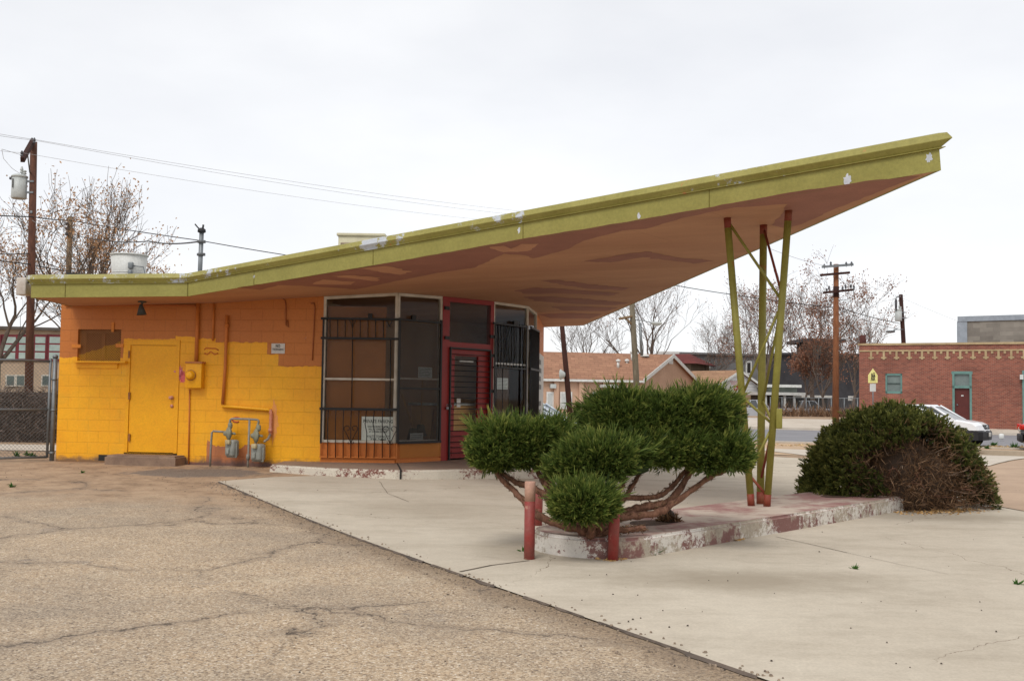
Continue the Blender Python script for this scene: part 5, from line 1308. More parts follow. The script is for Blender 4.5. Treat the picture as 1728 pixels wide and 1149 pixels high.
PEB = weathered('dark_pebble', lin((66, 58, 52)), lin((96, 86, 76)), 0.9, 30, 60, 0.2)
b = MB(); R = random.Random(8)
for k in range(150):
    px, py = R.uniform(380, 1728), R.uniform(815, 1145)
    if k > 80: px, py = R.uniform(0, 450), R.uniform(786, 830)
    q = gnd(px, py, .014); s_ = R.uniform(.003, .009); a = R.uniform(0, 6)
    b.hexa([q+V(s_*math.cos(a+i*1.57)*R.uniform(.7, 1.2), s_*math.sin(a+i*1.57), 0) for i in range(4)]+[q+V(.6*s_*math.cos(a+i*1.57), .6*s_*math.sin(a+i*1.57), s_*.9) for i in range(4)])
tag(b.build('grit', PEB), 'scattered dark grit on the concrete pad', 'grit', None, 'stuff')
# loose gravel crumbling off the old asphalt along the edge of the pad
b = MB(); R = random.Random(21); L_ = (pc-pa).length; un = (pc-pa).normalized(); sn = V(-un.y, un.x)
if sn.x > 0: sn = -sn
for k in range(1500):
    f_ = R.random(); off = R.gauss(.10, .13); q = pa.lerp(pc, f_)+sn*off; q = V(q.x, q.y, hgt(q.x, q.y)+(.013 if off < 0 else .001))
    if off < -.12: continue
    s_ = R.uniform(.004, .014); a = R.uniform(0, 6)
    b.hexa([q+V(s_*math.cos(a+i*1.57)*R.uniform(.7, 1.2), s_*math.sin(a+i*1.57), 0) for i in range(4)]+[q+V(.6*s_*math.cos(a+i*1.57), .6*s_*math.sin(a+i*1.57), s_*.8) for i in range(4)])
tag(b.build('loose_gravel', weathered('edge_gravel', lin((84, 74, 66)), lin((176, 156, 134)), 0.95, 55, 90, 0.3)), 'loose grey-brown gravel crumbling along the edge of the concrete pad', 'gravel', None, 'stuff')

# ------------------------------------------------------------------ left edge: gate, hedge, pole, school
def pole_base(px, Y, py=600): q = at(px, py, Y); return on_ground(q.x, q.y)
gp = at(90, 700, 19.62); gp = on_ground(gp.x, gp.y)
CHAIN = weathered('chain_wire', lin((128, 130, 128)), lin((104, 106, 104)), 0.5, 9, 40, 0.05, 0.5)
zt_ = at(90, 602, gp.y).z
t = thing('gate_post', gp, 'thick galvanised gate post with a domed cap beside the yellow wall corner', 'post')
b = MB(); b.tube([gp-UPZ*.1, V(gp.x, gp.y, zt_)], .042, 14); b.build('post', GALV, t)
b = MB(); b.lathe(V(gp.x, gp.y, zt_), [(.05, -.02), (.05, .01), (.035, .035), (0, .045)], 14); b.build('cap', GALV, t)
for y in (640, 692, 764):
    b = MB(); z = at(90, y, gp.y).z; b.lathe(V(gp.x, gp.y, z), [(.043, -.02), (.05, -.018), (.05, .018), (.043, .02)], 14); b.tube([V(gp.x-.04, gp.y, z), V(gp.x-.11, gp.y-.02, z)], .014, 6); b.build('hinge', GALV, t)
def gpt(px, py): # gate plane: hinge side at 19.6, free end nearer
    Y = 19.6-(82-px)*0.0062; return at(px, py, Y)
gh = gpt(82, 772); gh = V(gh.x, gh.y, gh.z)
t = thing('chain_link_gate', gh, 'galvanised chain link gate standing half open at the left edge', 'gate')
def zat(px, kind): 
    return {'top': gpt(px, 609.5-(82-px)*.008).z, 'mid': gpt(px, 691).z, 'bot': gpt(px, 771+(82-px)*.07).z}[kind]
def gp2(px, z): q = gpt(px, 700); return V(q.x, q.y, z)
zT, zM, zB_ = zat(82, 'top'), zat(82, 'mid'), zat(82, 'bot')
for nm, z in (('top_rail', zT), ('middle_rail', zM), ('bottom_rail', zB_)):
    b = MB(); b.tube([gp2(82, z), gp2(-95, z)], .022, 10); b.build(nm, GALV, t)
for px in (82, -95):
    b = MB(); b.tube([gp2(px, zB_-.01), gp2(px, zT+.05)], .024, 10); b.build('stile', GALV, t)
b = MB(); A0, A1 = gp2(82, zB_), gp2(-95, zB_); Lg = (A1-A0).length; du = (A1-A0)/Lg; Hg = zT-zB_
k = -Hg
while k < Lg:
    for sg in (1, -1):
        u0, u1, v0, v1 = (k, k+Hg, 0.0, Hg) if sg > 0 else (k+Hg, k, 0.0, Hg)
        pts = []
        for f_ in (0, 1):
            pts.append((u0+(u1-u0)*f_, v0+(v1-v0)*f_))
        (ua, va), (ub, vb) = pts
        def clip(ua, va, ub, vb):
            t0, t1 = 0.0, 1.0; d_ = ub-ua
            for lo in (0.0,):
                pass
            ta, tb = (0-ua)/d_, (Lg-ua)/d_
            if ta > tb: ta, tb = tb, ta
            t0, t1 = max(0, ta), min(1, tb)
            return (t0, t1) if t1 > t0+1e-4 else None
        r_ = clip(ua, va, ub, vb)
        if r_: b.tube([A0+du*(ua+(ub-ua)*f_)+UPZ*(va+(vb-va)*f_)+V(0, .004*sg, 0) for f_ in r_], .0026, 3, False)
    k += 0.068
b.build('chain_link', CHAIN, t)
grid_sheet('pavement_strip', [(-30, 22.6), (-8.6, 22.6), (-8.6, 25.0), (-30, 25.0)], 0.012, CONC2)
for k, (px, py) in enumerate(((28, 770), (47, 769), (56, 772))): weed(px, py, .1, ['leftmost grass tuft under the chain link gate', 'middle grass tuft under the chain link gate', 'right grass tuft under the chain link gate'][k], 30)
# dry vine hedge on a fence
hb = V(-13, 26.4, hgt(-13, 26))
t = thing('vine_hedge', hb, 'dense dry brown vine hedge on an old fence beyond the gate', 'hedge')
nH = 12000
hp = np.stack([rng.uniform(-17, -8.2, nH), rng.normal(26.4, .22, nH), rng.uniform(.12, 1.5, nH)], 1); hp[:, 2] += .08*np.sin(hp[:, 0]*5)
hdv = rng.normal(size=(nH, 3))*np.array([1, .6, 1])+np.array([0, -.1, -.2]); hdv /= np.linalg.norm(hdv, axis=1)[:, None]
VINE = m_leaf('dry_vine', (0.030, 0.022, 0.018), (0.125, 0.088, 0.070), (0.30, 0.22, 0.17), 0)
blades('tangled_stems', hp, hdv, .1+.2*rng.random(nH), np.full(nH, .010), np.clip(.4+.25*rng.normal(size=nH), .03, 1), VINE, t, 0, rng)
b = MB(); b.box(V(-12.6, 26.5, .75), (8.8, .16, 1.35)); o = b.build('stem_core', VINE, t); add_tint(o.data, np.full(len(o.data.loops), .2, np.float32))
litter('leaf_litter', [(-20, 742), (50, 744), (105, 742)], 900, .25, .09, m_leaf('brown_litter', lin((86, 60, 46)), lin((128, 92, 70)), lin((168, 130, 100)), 0), 'brown fallen leaves along the foot of the vine hedge', 'litter')
q = gnd(45, 738); b = MB(); b.bbox(q+V(0, 0, .06), (.28, .12, .1), .03); tag(b.build('blue_bag', weathered('blue_plastic', lin((90, 150, 200)), lin((150, 190, 220)), 0.4, 12, 40, 0.1), loc=q), 'scrap of blue plastic litter at the foot of the vine hedge', 'litter')

INSUL = weathered('insulator_dark', lin((60, 58, 60)), lin((90, 90, 94)), 0.35, 9, 40, 0.05)
def insulator(b, q, h=.22, r=.06):
    b.lathe(q, [(.015, -.08), (.02, 0), (r, .02), (r*.8, .07), (r*.4, .09), (r, .11), (r*.8, .16), (r*.4, h), (0, h+.01)], 10)
def util_pole(px0, y0, px1, y1, Y, r, lab, m, grp='wooden utility poles'):
    a = at(px0, y0, Y); g0 = on_ground(a.x, a.y); e = at(px1, y1, Y)
    t = thing('utility_pole', g0, lab, 'utility pole', grp)
    b = MB(); b.tube([g0-UPZ*.2, g0.lerp(e, .5), e], [r*1.12, r, r*.86], 14); b.build('pole', m, t)
    return t, g0, e
# left pole
t, g0, e1 = util_pole(50, 660, 57, 240, 40.0, .145, 'brown utility pole at the far left carrying one grey transformer can', POLE_WOOD)
k = 40/1800
b = MB(); a_, c_ = e1+V(0, -.15, -.05), at(39, 268, 38.2); d_ = (c_-a_).normalized(); s_ = d_.cross(UPZ).normalized()
b.box((a_+c_)/2, ((c_-a_).length+.3, .14, .18), (d_, s_, s_.cross(d_))); b.build('crossarm', POLE_DARK, t)
b = MB(); b.tube([a_.lerp(c_, .55), V(e1.x-.05, e1.y-.12, e1.z-1.2)], .025, 6); b.build('arm_brace', GALV, t)
for p_ in (at(54, 236, 40), at(58, 236, 39.6), at(37, 258, 38.2)):
    b = MB(); insulator(b, p_-UPZ*.15); b.build('insulator', INSUL, t)
TGREY = weathered('transformer_grey', lin((190, 194, 190)), lin((168, 172, 170)), 0.45, 4, 30, 0.05)
def transformer(t, q, w, h, side):
    b = MB(); b.lathe(q, [(w*.42, -h/2), (w*.46, -h/2+.03), (w*.46, h/2-.08)], 22); b.build('transformer_tank', TGREY, t)
    b = MB(); b.lathe(q, [(w*.46, h/2-.09), (w*.5, h/2-.08), (w*.5, h/2-.03), (w*.36, h/2+.02), (0, h/2+.03)], 22); b.build('tank_lid', TGREY, t)
    b = MB(); insulator(b, q+V(w*.12, 0, h/2+.08), .26, .07); b.build('bushing', TGREY, t)
    b = MB(); insulator(b, q+V(w*.30, 0, h/2+.03), .14, .08); b.build('bushing', TGREY, t)
    for z in (h*.25, -h*.22):
        b = MB(); b.box(q+V(side*(w*.46+.12), 0, z), (.3, .09, .07)); b.build('bracket', GALV, t)
q = at(32.5, 316, 39.9); transformer(t, q, 27*k, 40*k, 1)
b = MB(); b.box(q+V(-.12, -27*k*.46-.002, .1), (.05, .012, .34)); b.build('stencil_mark', weathered('stencil', lin((90, 90, 88)), None, .6, 5, 30, 0), t)
b = MB(); b.bbox(q+V(-27*k*.5, -.05, 40*k*.36), (.1, .12, .1), .02); b.build('arrester', INSUL, t)
b = MB(); q = V(g0.x, g0.y, 0).lerp(V(e1.x, e1.y, 0), .7); z = at(57, 358, 39.85).z; b.bbox(V(q.x, q.y-.14, z), (.1, .02, .1), .005); b.build('pole_tag', GALV, t)
top_left = e1
# grey short pole
t, g0, e2 = util_pole(113, 600, 118.5, 366, 46.0, .125, 'weathered grey-brown utility pole showing above the flat roof', POLE_GREY)
for y in (378, 386, 395, ):
    b = MB(); q = at(113, y, 45.8); b.bbox(q, (.13, .14, .14), .03); b.build('spool_insulator', INSUL, t)
# wires
def wire(pts, sag, r, lab, m=WIRE, name='overhead_wire'):
    Q = []
    for a, c in zip(pts, pts[1:]):
        for i in range(14):
            f_ = i/14; Q.append(Vector(a).lerp(Vector(c), f_)-UPZ*sag*4*f_*(1-f_)*((Vector(c)-Vector(a)).length/50))
    Q.append(Vector(pts[-1])); b = MB(); b.tube(Q, r, 4, False)
    return tag(b.build(name, m), lab, 'wire', 'overhead wires')
WG = weathered('wire_grey', lin((176, 176, 178)), None, 0.5, 3, 20, 0)
wire([at(-60, 214, 36), at(54, 235, 40), at(1000, 368, 72)], .4, .007, 'highest pale wire crossing the sky from the top of the left pole', WG)
wire([at(-60, 218, 35.6), at(58, 237, 39.6), at(1000, 374, 71)], .5, .007, 'second pale wire just below the highest one from the left pole', WG)
wire([at(-60, 246, 35), at(37, 258, 38.2), at(980, 384, 70)], .5, .006, 'faint wire from the arm end of the left pole, lowest of the pale ones', WG)
wire([at(-40, 362, 38), at(55, 366, 39.8), at(118, 372, 45.8), at(337, 406, 46), at(560, 442, 50)], .25, .022, 'black cable sloping down from the left pole past the grey pole to the roof')
wire([at(118, 393, 45.7), at(170, 405, 38), at(250, 407, 30), at(334, 408, 21.5)], .3, .016, 'twisted service cable running to the mast on the roof')
wire([at(-40, 435, 38), at(50, 446, 39.8), at(120, 458, 45.8)], .2, .02, 'low black cable at the left edge below the transformer')
wire([at(-40, 428, 38), at(48, 428, 39.8), at(100, 452, 44)], .5, .016, 'thin cable sagging behind the left pole above the low black one')
wire([at(54, 372, 39.7), at(100, 398, 42), at(140, 455, 44)], .4, .014, 'pale guy wire slanting down from the middle of the left pole', WG)
wire([at(37, 262, 38), at(3, 252, 37), at(6, 268, 38), at(20, 284, 39), at(33, 293, 39.8)], .0, .008, 'thin lead looping from the left arm down to the transformer', WG)
wire([at(1080, 470, 60), at(1235, 497, 62), at(1420, 520, 64), at(1516, 545, 72)], .4, .022, 'dark wire coming out from under the canopy towards the right poles')
wire([at(1408, 452, 62), at(1516, 500, 74.6), at(1760, 590, 90)], .5, .009, 'pale wire from the tall right pole down to the leaning transformer pole', WG)
wire([at(1300, 420, 50), at(1412, 452, 62)], .4, .010, 'faint wire rising left from the tall right pole', WG)
wire([at(1412, 520, 62), at(1514, 555, 74.5)], .5, .014, 'lower wire between the tall right pole and the leaning one')

# ------------------------------------------------------------------ right side poles, lamp, sign
t, g0, e = util_pole(1410, 700, 1411, 446, 62.0, .17, 'tall orange-brown utility pole with three crossarms standing across the street', POLE_WOOD_RED)
for (y0, y1, x0, x1, m_) in ((450.5, 446.5, 1387, 1440, GALV), (464.5, 460, 1384, 1434, POLE_DARK), (494, 489, 1389, 1440, POLE_DARK)):
    b = MB(); a_, c_ = at(x0, y0, 61.7), at(x1, y1, 61.7); d_ = (c_-a_).normalized(); b.box((a_+c_)/2, ((c_-a_).length, .11, .13), (d_, V(0, 1, 0), d_.cross(V(0, 1, 0))*-1)); b.build('crossarm', m_, t)
for (x, y) in ((1391, 449), (1402, 445), (1428, 445.5), (1437, 445), (1395, 490), (1399, 486), (1422, 487), (1427, 484), (1436, 483), (1441, 485)):
    b = MB(); insulator(b, at(x, y, 61.7)-UPZ*.1, .22, .07); b.build('insulator', INSUL, t)
b = MB(); b.tube([g0.lerp(e, .80), g0.lerp(e, .865)], .168, 14); b.build('dark_band', POLE_DARK, t)
b = MB(); b.tube([at(1441, 484, 61.6), at(1440, 500, 61.6), at(1428, 506, 61.6), at(1414, 506, 61.7)], .018, 5); b.build('riser_lead', GALV, t)
t, g0, e = util_pole(1532, 640, 1520, 497, 75.0, .16, 'leaning dark utility pole with a grey transformer behind the brick shop', POLE_DARK)
q = at(1516, 532, 74.8); transformer(t, q, 11*75/1800*1.12, 20*75/1800, 1)
b = MB(); b.tube([at(1520, 500, 74.8), at(1512, 502, 74.6)], .04, 6); b.build('bracket', GALV, t)
b = MB(); b.lathe(at(1512, 512, 74.6), [(.03, -.5), (.09, -.3), (.09, .2), (.04, .35)], 8); b.build('cutout_fuse', INSUL, t)
b = MB(); b.tube([at(1524, 556, 74.8), at(1512, 556, 73.5), at(1506, 558, 73)], .03, 6); b.build('lamp_arm', GALV, t)
b = MB(); b.bbox(at(1503, 559.5, 72.8), (.42, .7, .16), .06); b.build('lamp_head', GALV, t)
# leaning poles seen under the canopy
t, g0, e = util_pole(968, 700, 946.5, 530, 33.0, .085, 'slim dark leaning pole just right of the orange side wall', POLE_DARK, 'leaning poles under the canopy edge')
b = MB(); q = at(953, 632, 32.85); b.lathe(q, [(.0, -.02), (.07, 0), (.16, .12), (.17, .13), (.0, .05)], 14, (V(0, 0, 1), V(.35, .93, 0).normalized(), V(-.93, .35, 0).normalized())); b.build('horn_speaker', TGREY, t)
t, g0, e = util_pole(1080, 690, 1064, 470, 45.0, .125, 'grey-olive leaning pole with a side bracket and a street lamp head behind the juniper', m_bark('pole_olive', lin((84, 76, 62)), lin((120, 112, 96)), 8, .3), 'leaning poles under the canopy edge')
b = MB(); b.tube([at(1071, 533, 45), at(1045, 538, 44.6)], .06, 6); b.tube([at(1056, 537, 44.8), at(1070, 551, 45)], .04, 6); b.build('side_bracket', POLE_GREY, t)
b = MB(); b.tube([at(1079, 600, 44.95)+V(.1, 0, 0), at(1076, 545, 44.95)+V(.1, 0, 0)], .06, 8); b.build('conduit', GALV, t)
q = at(1108, 545.5, 44.6)
b = MB(); b.bbox(q, (.44, .26, .12), .045); b.bbox(q-UPZ*.07, (.28, .2, .06), .025); b.build('lamp_head', TGREY, t)
b = MB(); b.tube([at(1072, 540, 45), at(1085, 541, 44.8), q-V(.15, 0, 0)], .02, 6); b.build('lamp_arm', GALV, t)
# school crossing sign
q = at(1473, 640, 57); g0 = on_ground(q.x, q.y)
t = thing('school_crossing_sign', g0, 'yellow pentagon crossing sign with two walking figures above a white plate', 'sign')
b = MB(); b.tube([g0, V(q.x, q.y, at(1473, 622, 57).z)], .03, 8); b.build('post', GALV, t)
k = 57/1800; SY = weathered('sign_yellow', lin((236, 226, 150)), lin((226, 212, 130)), 0.5, 4, 30, 0.02)
S = lambda px, py, d=0.0: at(px, py, 57-.04-d)
b = MB(); b.prism([S(1465, 646), S(1481, 646), S(1481, 633), S(1473, 621.5), S(1465, 633)], V(0, .012, 0)); b.build('panel', SY, t)
for dx in (-1.6, 1.9):
    b = MB(); x = 1473+dx; s_ = 1.0 if dx > 0 else .85
    b.lathe(S(x, 629.6 if dx > 0 else 630.6, .012), [(0.035, 0), (.035, .004)], 10, (V(1, 0, 0), UPZ, V(0, -1, 0)))
    Z = lambda px, py: S(px, py, .012)
    b.face([Z(x-1.0, 631.5), Z(x+1.0, 631.5), Z(x+1.0, 637.5), Z(x-1.0, 637.5)]); b.face([Z(x-1.0, 637.5), Z(x+.4, 637.5), Z(x-1.0, 643), Z(x-2.0, 643)]); b.face([Z(x-.4, 637.5), Z(x+1.0, 637.5), Z(x+2.2, 643), Z(x+1.3, 643)]); b.face([Z(x+.6, 632), Z(x+1.2, 632), Z(x+2.4, 636), Z(x+1.6, 636.4)])
    b.build('walking_figure', INK, t)
b = MB(); b.prism([S(1468, 660.5), S(1478, 660.5), S(1478, 647.5), S(1468, 647.5)], V(0, .012, 0)); b.build('lower_plate', SIGNW, t)

# ------------------------------------------------------------------ buildings in the distance
def wallbox(b, p0, p1, p2, p3, z0, z1): b.hexa([V(p.x, p.y, z0) for p in (p0, p1, p2, p3)]+[V(p.x, p.y, z1) for p in (p0, p1, p2, p3)])
# brick shop
BA, BB = at(1450, 700, 63.5), at(1790, 700, 58.6); bf = Facet(BA, BB); bz = 0.15
t = thing('brick_shop', V(BA.x, BA.y, bz), 'long red brick shop with a cream brick frieze and teal window frames', 'building')
BRK = m_brick('red_brick', lin((150, 88, 70)), lin((118, 66, 54)), lin((142, 118, 104)))
zt = bf.px(1450, 583)[1]
b = MB(); D2 = -14
wz = [bf.px(1494, 664)[1], bf.px(1494, 630)[1]]; wu_ = [bf.px(1494, 650)[0], bf.px(1522.5, 650)[0]]
du_ = [bf.px(1607, 650)[0], bf.px(1640, 650)[0]]; dz_ = bf.px(1622, 627)[1]
us = sorted([0, *wu_, *du_, bf.L]); vs_ = sorted([bz-.5, *wz, dz_, zt])
for i in range(len(us)-1):
    for j in range(len(vs_)-1):
        uc, vc = (us[i]+us[i+1])/2, (vs_[j]+vs_[j+1])/2
        if (wu_[0] < uc < wu_[1] and wz[0] < vc < wz[1]) or (du_[0] < uc < du_[1] and vc < dz_): continue
        q4 = [(us[i], vs_[j]), (us[i+1], vs_[j]), (us[i+1], vs_[j+1]), (us[i], vs_[j+1])]
        b.face([bf.P(*q_) for q_ in q4], q4)
for (u0, d0, u1, d1) in ((0, D2, 0, 0), (bf.L, 0, bf.L, D2), (bf.L, D2, 0, D2)):
    b.face([bf.P(u0, bz-.5, d0), bf.P(u1, bz-.5, d1), bf.P(u1, zt, d1), bf.P(u0, zt, d0)], [(0, 0), (14, 0), (14, zt), (0, zt)])
b.face([bf.P(0, zt-.3, 0), bf.P(bf.L, zt-.3, 0), bf.P(bf.L, zt-.3, D2), bf.P(0, zt-.3, D2)])
for (u0, u1, v0, v1) in ((*wu_, *wz), (*du_, bz-.5, dz_)):
    for (a, e) in (((u0, v0), (u0, v1)), ((u0, v1), (u1, v1)), ((u1, v1), (u1, v0)), ((u1, v0), (u0, v0))):
        b.face([bf.P(*a), bf.P(*e), bf.P(*e, -.2), bf.P(*a, -.2)], [a, e, (e[0]+.2, e[1]), (a[0]+.2, a[1])])
b.build('wall', BRK, t)
CREAM = weathered('cream_brick', lin((190, 168, 130)), lin((160, 136, 102)), 0.8, 2, 20, 0.1)
b = MB(); bf.box(b, -.06, bf.L, zt, zt+.12, -.3, .06); b.build('coping', CREAM, t)
b = MB(); za = bf.px(1450, 591)[1]; bf.box(b, 0, bf.L, za-.09, za, .001, .04); b.build('frieze_band', CREAM, t)
k = 0
for x in np.arange(1470, 1800, 21.5):
    u, _ = bf.px(x, 600)
    b = MB(); bf.box(b, u-.06, u+.06, za-.56, za-.091, .001, .035); bf.box(b, u-.15, u+.15, za-.50, za-.41, .002, .038); b.build('frieze_drop', CREAM, t)
    u2, _ = bf.px(x+10.7, 600)
    b = MB(); bf.box(b, u2-.06, u2+.06, za-.24, za-.091, .001, .03); b.build('frieze_dentil', CREAM, t)
TEAL = weathered('teal_paint', lin((112, 146, 138)), lin((92, 124, 118)), 0.55, 3, 30, 0.08)
PANE = weathered('dull_pane', lin((128, 140, 136)), lin((104, 114, 112)), 0.25, 1.2, 10, 0)
b = MB()
for (u0, u1, v0, v1) in ((wu_[0], wu_[1], wz[1]-.12, wz[1]), (wu_[0], wu_[1], wz[0], wz[0]+.14), (wu_[0], wu_[0]+.1, wz[0], wz[1]), (wu_[1]-.1, wu_[1], wz[0], wz[1])): bf.box(b, u0, u1, v0, v1, -.12, -.02)
w_ = b.build('window', TEAL, t); b = MB(); bf.box(b, wu_[0]+.1, wu_[1]-.1, wz[0]+.14, wz[1]-.12, -.14, -.10); b.build('pane', PANE, w_)
b = MB(); zc = (wz[0]+wz[1])/2; bf.box(b, wu_[0]+.1, wu_[1]-.1, zc-.03, zc+.03, -.099, -.06); b.build('meeting_rail', weathered('rail_dark', lin((70, 84, 80)), None, .5, 3, 20, 0), w_)
b = MB(); zd = bf.px(1622, 655)[1]
for (u0, u1, v0, v1) in ((du_[0]-.04, du_[1]+.04, dz_-.14, dz_+.02), (du_[0], du_[1], zd, zd+.14), (du_[0], du_[0]+.12, bz-.4, dz_-.14), (du_[1]-.12, du_[1], bz-.4, dz_-.14)): bf.box(b, u0, u1, v0, v1, -.12, .02)
dr_ = b.build('door_frame', TEAL, t)
b = MB(); bf.box(b, du_[0]+.12, du_[1]-.12, zd+.14, dz_-.14, -.14, -.10); b.build('transom_pane', PANE, dr_)
b = MB(); bf.box(b, du_[0]+.12, du_[1]-.12, bz-.4, zd, -.15, -.09); b.build('door', weathered('maroon_door', lin((96, 46, 40)), lin((82, 38, 34)), 0.5, 2, 20, 0.05), dr_)
b = MB(); q = bf.P(du_[0]+.25, bf.px(1612, 683)[1], -.09); b.lathe(q, [(.05, 0), (.03, .03), (.05, .06), (0, .08)], 10, (bf.u, UPZ, bf.n)); b.build('door_handle', GALV, dr_)
b = MB(); bf.pbox(b, 1622, 666.5, 1626, 668.5, -.089, -.08); b.build('number_plate', WHITE, dr_)
b = MB(); u, _ = bf.px(1727, 650); bf.box(b, u-.05, u+.25, bz-.4, bf.px(1727, 625)[1], .001, .12); b.build('downpipe', TEAL, t)
b = MB(); bf.pbox(b, 1721, 632, 1727, 640, .001, .25); b.build('wall_lamp', WHITE, t)
b = MB(); u, _ = bf.px(1452, 570); q = bf.P(u, zt, -.8); b.tube([q-UPZ*.3, V(q.x, q.y, bf.px(1452, 566)[1]+.05)], .2, 8); b.build('flue', weathered('flue_rust', lin((92, 50, 42)), lin((70, 38, 34)), .8, 4, 20, .1), t)
# grey block behind it
GA, GB = at(1620, 560, 78), at(1800, 560, 74); gf = Facet(GA, GB)
t = thing('grey_block', V(GA.x, GA.y, 0), 'grey block upper storey with a blue-grey coping rising behind the brick shop', 'building')
gz = gf.px(1620, 534)[1]
b = MB(); gf.quad(b, 0, gf.L, 0, gz-.02); b.face([gf.P(0, 0, -9), gf.P(0, 0), gf.P(0, gz-.02), gf.P(0, gz-.02, -9)], [(0, 0), (9, 0), (9, gz), (0, gz)]); b.face([gf.P(0, gz-.03, 0), gf.P(gf.L, gz-.03, 0), gf.P(gf.L, gz-.03, -9), gf.P(0, gz-.03, -9)])
b.build('wall', m_brick('grey_stone', lin((142, 136, 126)), lin((118, 112, 104)), lin((128, 120, 112)), .9, .3), t)
b = MB(); gf.box(b, -.15, gf.L, gz-.38, gz, -.3, .08); gf.box(b, -.2, .5, 0, gz-.381, -.3, .05); b.build('coping', weathered('coping_grey', lin((160, 168, 176)), lin((138, 146, 154)), .5, 2, 20, .05), t)
# peach hall
PEACH = weathered('peach_stucco', lin((196, 162, 138)), lin((182, 148, 124)), 0.85, 0.6, 10, 0.1)
def shingle(name, c1, c2):
    k_ = NB(name); p_ = k_.pos(); b_ = k_.n('TexBrick'); k_.l(k_.mapping(p_, (1, 1, 1)), b_.inputs['Vector']); s_ = k_.sep(p_)
    v_ = k_.n('CombineXYZ'); k_.l(s_[0], v_.inputs[0]); k_.l(s_[2], v_.inputs[1]); k_.l(v_.outputs[0], b_.inputs['Vector'])
    b_.inputs['Scale'].default_value = 1; b_.inputs['Brick Width'].default_value = .7; b_.inputs['Row Height'].default_value = .2; b_.inputs['Mortar Size'].default_value = .02
    b_.inputs['Color1'].default_value = (*c1, 1); b_.inputs['Color2'].default_value = (*c2, 1); b_.inputs['Mortar'].default_value = (*[x*.6 for x in c1], 1)
    k_.col(k_.mix(1.0, b_.outputs[0], k_.ramp(k_.noise(p_, 1.2, 5, .7), [(.3, .8), (.7, 1.08)]), 'MULTIPLY')); k_.rough(.9); return k_.m
SHING = shingle('tan_shingles', lin((164, 122, 96)), lin((146, 106, 84)))
SHING2 = shingle('gold_shingles', lin((168, 132, 102)), lin((150, 114, 88)))
def gable(t, wallm, roofm, fl, fr, depth, ze, zr, z0, over=.4, side=None, gm=None, ridge_dir=None):
    """a gabled block: fl-fr is the gable front (left, right), depth runs straight back"""
    f = Facet(fl, fr); m_ = f.L/2
    b = MB()
    for d0 in (0, -depth): b.face([f.P(0, z0, d0), f.P(f.L, z0, d0), f.P(f.L, ze, d0)] + ([] if gm and d0 == 0 else [f.P(m_, zr, d0)]) + [f.P(0, ze, d0)])
    b.face([f.P(0, z0, -depth), f.P(0, z0, 0), f.P(0, ze, 0), f.P(0, ze, -depth)]); b.face([f.P(f.L, z0, 0), f.P(f.L, z0, -depth), f.P(f.L, ze, -depth), f.P(f.L, ze, 0)])
    b.build('wall', wallm, t)
    if gm: b = MB(); b.prism([f.P(-.1, ze-.1, .02), f.P(f.L+.1, ze-.1, .02), f.P(m_, zr-.02, .02)], f.n*-.03); b.build('gable', gm, t)
    sl = (zr-ze)/m_
    for s_ in (0, 1):
        e0 = -over if s_ == 0 else f.L+over; zz = ze-over*sl
        b = MB(); th = .14
        A_ = [f.P(e0, zz, over), f.P(m_, zr, over), f.P(m_, zr, -depth-over), f.P(e0, zz, -depth-over)]
        b.hexa(A_+[q_+UPZ*th for q_ in A_]) if s_ else b.hexa([A_[1], A_[0], A_[3], A_[2]]+[q_+UPZ*th for q_ in (A_[1], A_[0], A_[3], A_[2])])
        b.build('roof', roofm, t)
        b = MB(); a_, c_ = f.P(e0, zz-.06, over+.02), f.P(m_, zr-.06, over+.02); b.hexa([a_, c_, c_-f.n*.03, a_-f.n*.03]+[q_+UPZ*.24 for q_ in (a_, c_, c_-f.n*.03, a_-f.n*.03)]); b.build('bargeboard', WHITE, t)
    return f
# main hall: gable faces right-front, long eave faces us
hA = at(1082, 690, 93); hB = at(1172, 690, 104)
gl0 = hgt(hA.x, hA.y)
t = thing('peach_hall', V(hA.x, hA.y, gl0), 'long peach stucco hall with a tan shingle roof seen under the canopy', 'building')
hf = Facet(hA, hB); ze, zr = at(1082, 640, 93).z, at(1133, 601, 98.5).z
Lh = 26
back = V(-hf.n.x, -hf.n.y)
# long side runs back-left from hA; gable() builds depth along -n
side_dir = (at(900, 690, 91)-hA); side_dir.z = 0; Ls = side_dir.length*1.5; sd_ = side_dir.normalized()
g4 = [hA, hA+sd_*Ls]
w2v = hB-hA; w2v.z = 0
pk0 = hA+w2v*.5; pk1 = pk0+sd_*Ls
b = MB(); z0 = gl0-.5
b.face([V(hA.x, hA.y, z0), V(hB.x, hB.y, z0), V(hB.x, hB.y, ze), V(pk0.x, pk0.y, zr), V(hA.x, hA.y, ze)])
e_ = hA+sd_*Ls; b.face([V(e_.x, e_.y, z0), V(hA.x, hA.y, z0), V(hA.x, hA.y, ze), V(e_.x, e_.y, ze)])
b.build('wall', PEACH, t)
o_ = w2v.normalized()*-.5; og = sd_*-.4
def rq(p_, z): return V(p_.x, p_.y, z)
sl = (zr-ze)/(w2v.length/2)
b = MB(); A_ = [rq(hA+o_+og, ze-.5*sl), rq(pk0+og, zr), rq(pk1, zr), rq(e_+o_, ze-.5*sl)]; b.hexa(A_[::-1]+[q_+UPZ*.15 for q_ in A_[::-1]]); b.build('roof', SHING, t)
b = MB(); A2 = [rq(hB-o_+og, ze-.5*sl), rq(pk0+og, zr), rq(pk1, zr), rq(hB-o_+sd_*Ls, ze-.5*sl)]; b.hexa(A2+[q_+UPZ*.15 for q_ in A2]); b.build('roof', SHING, t)
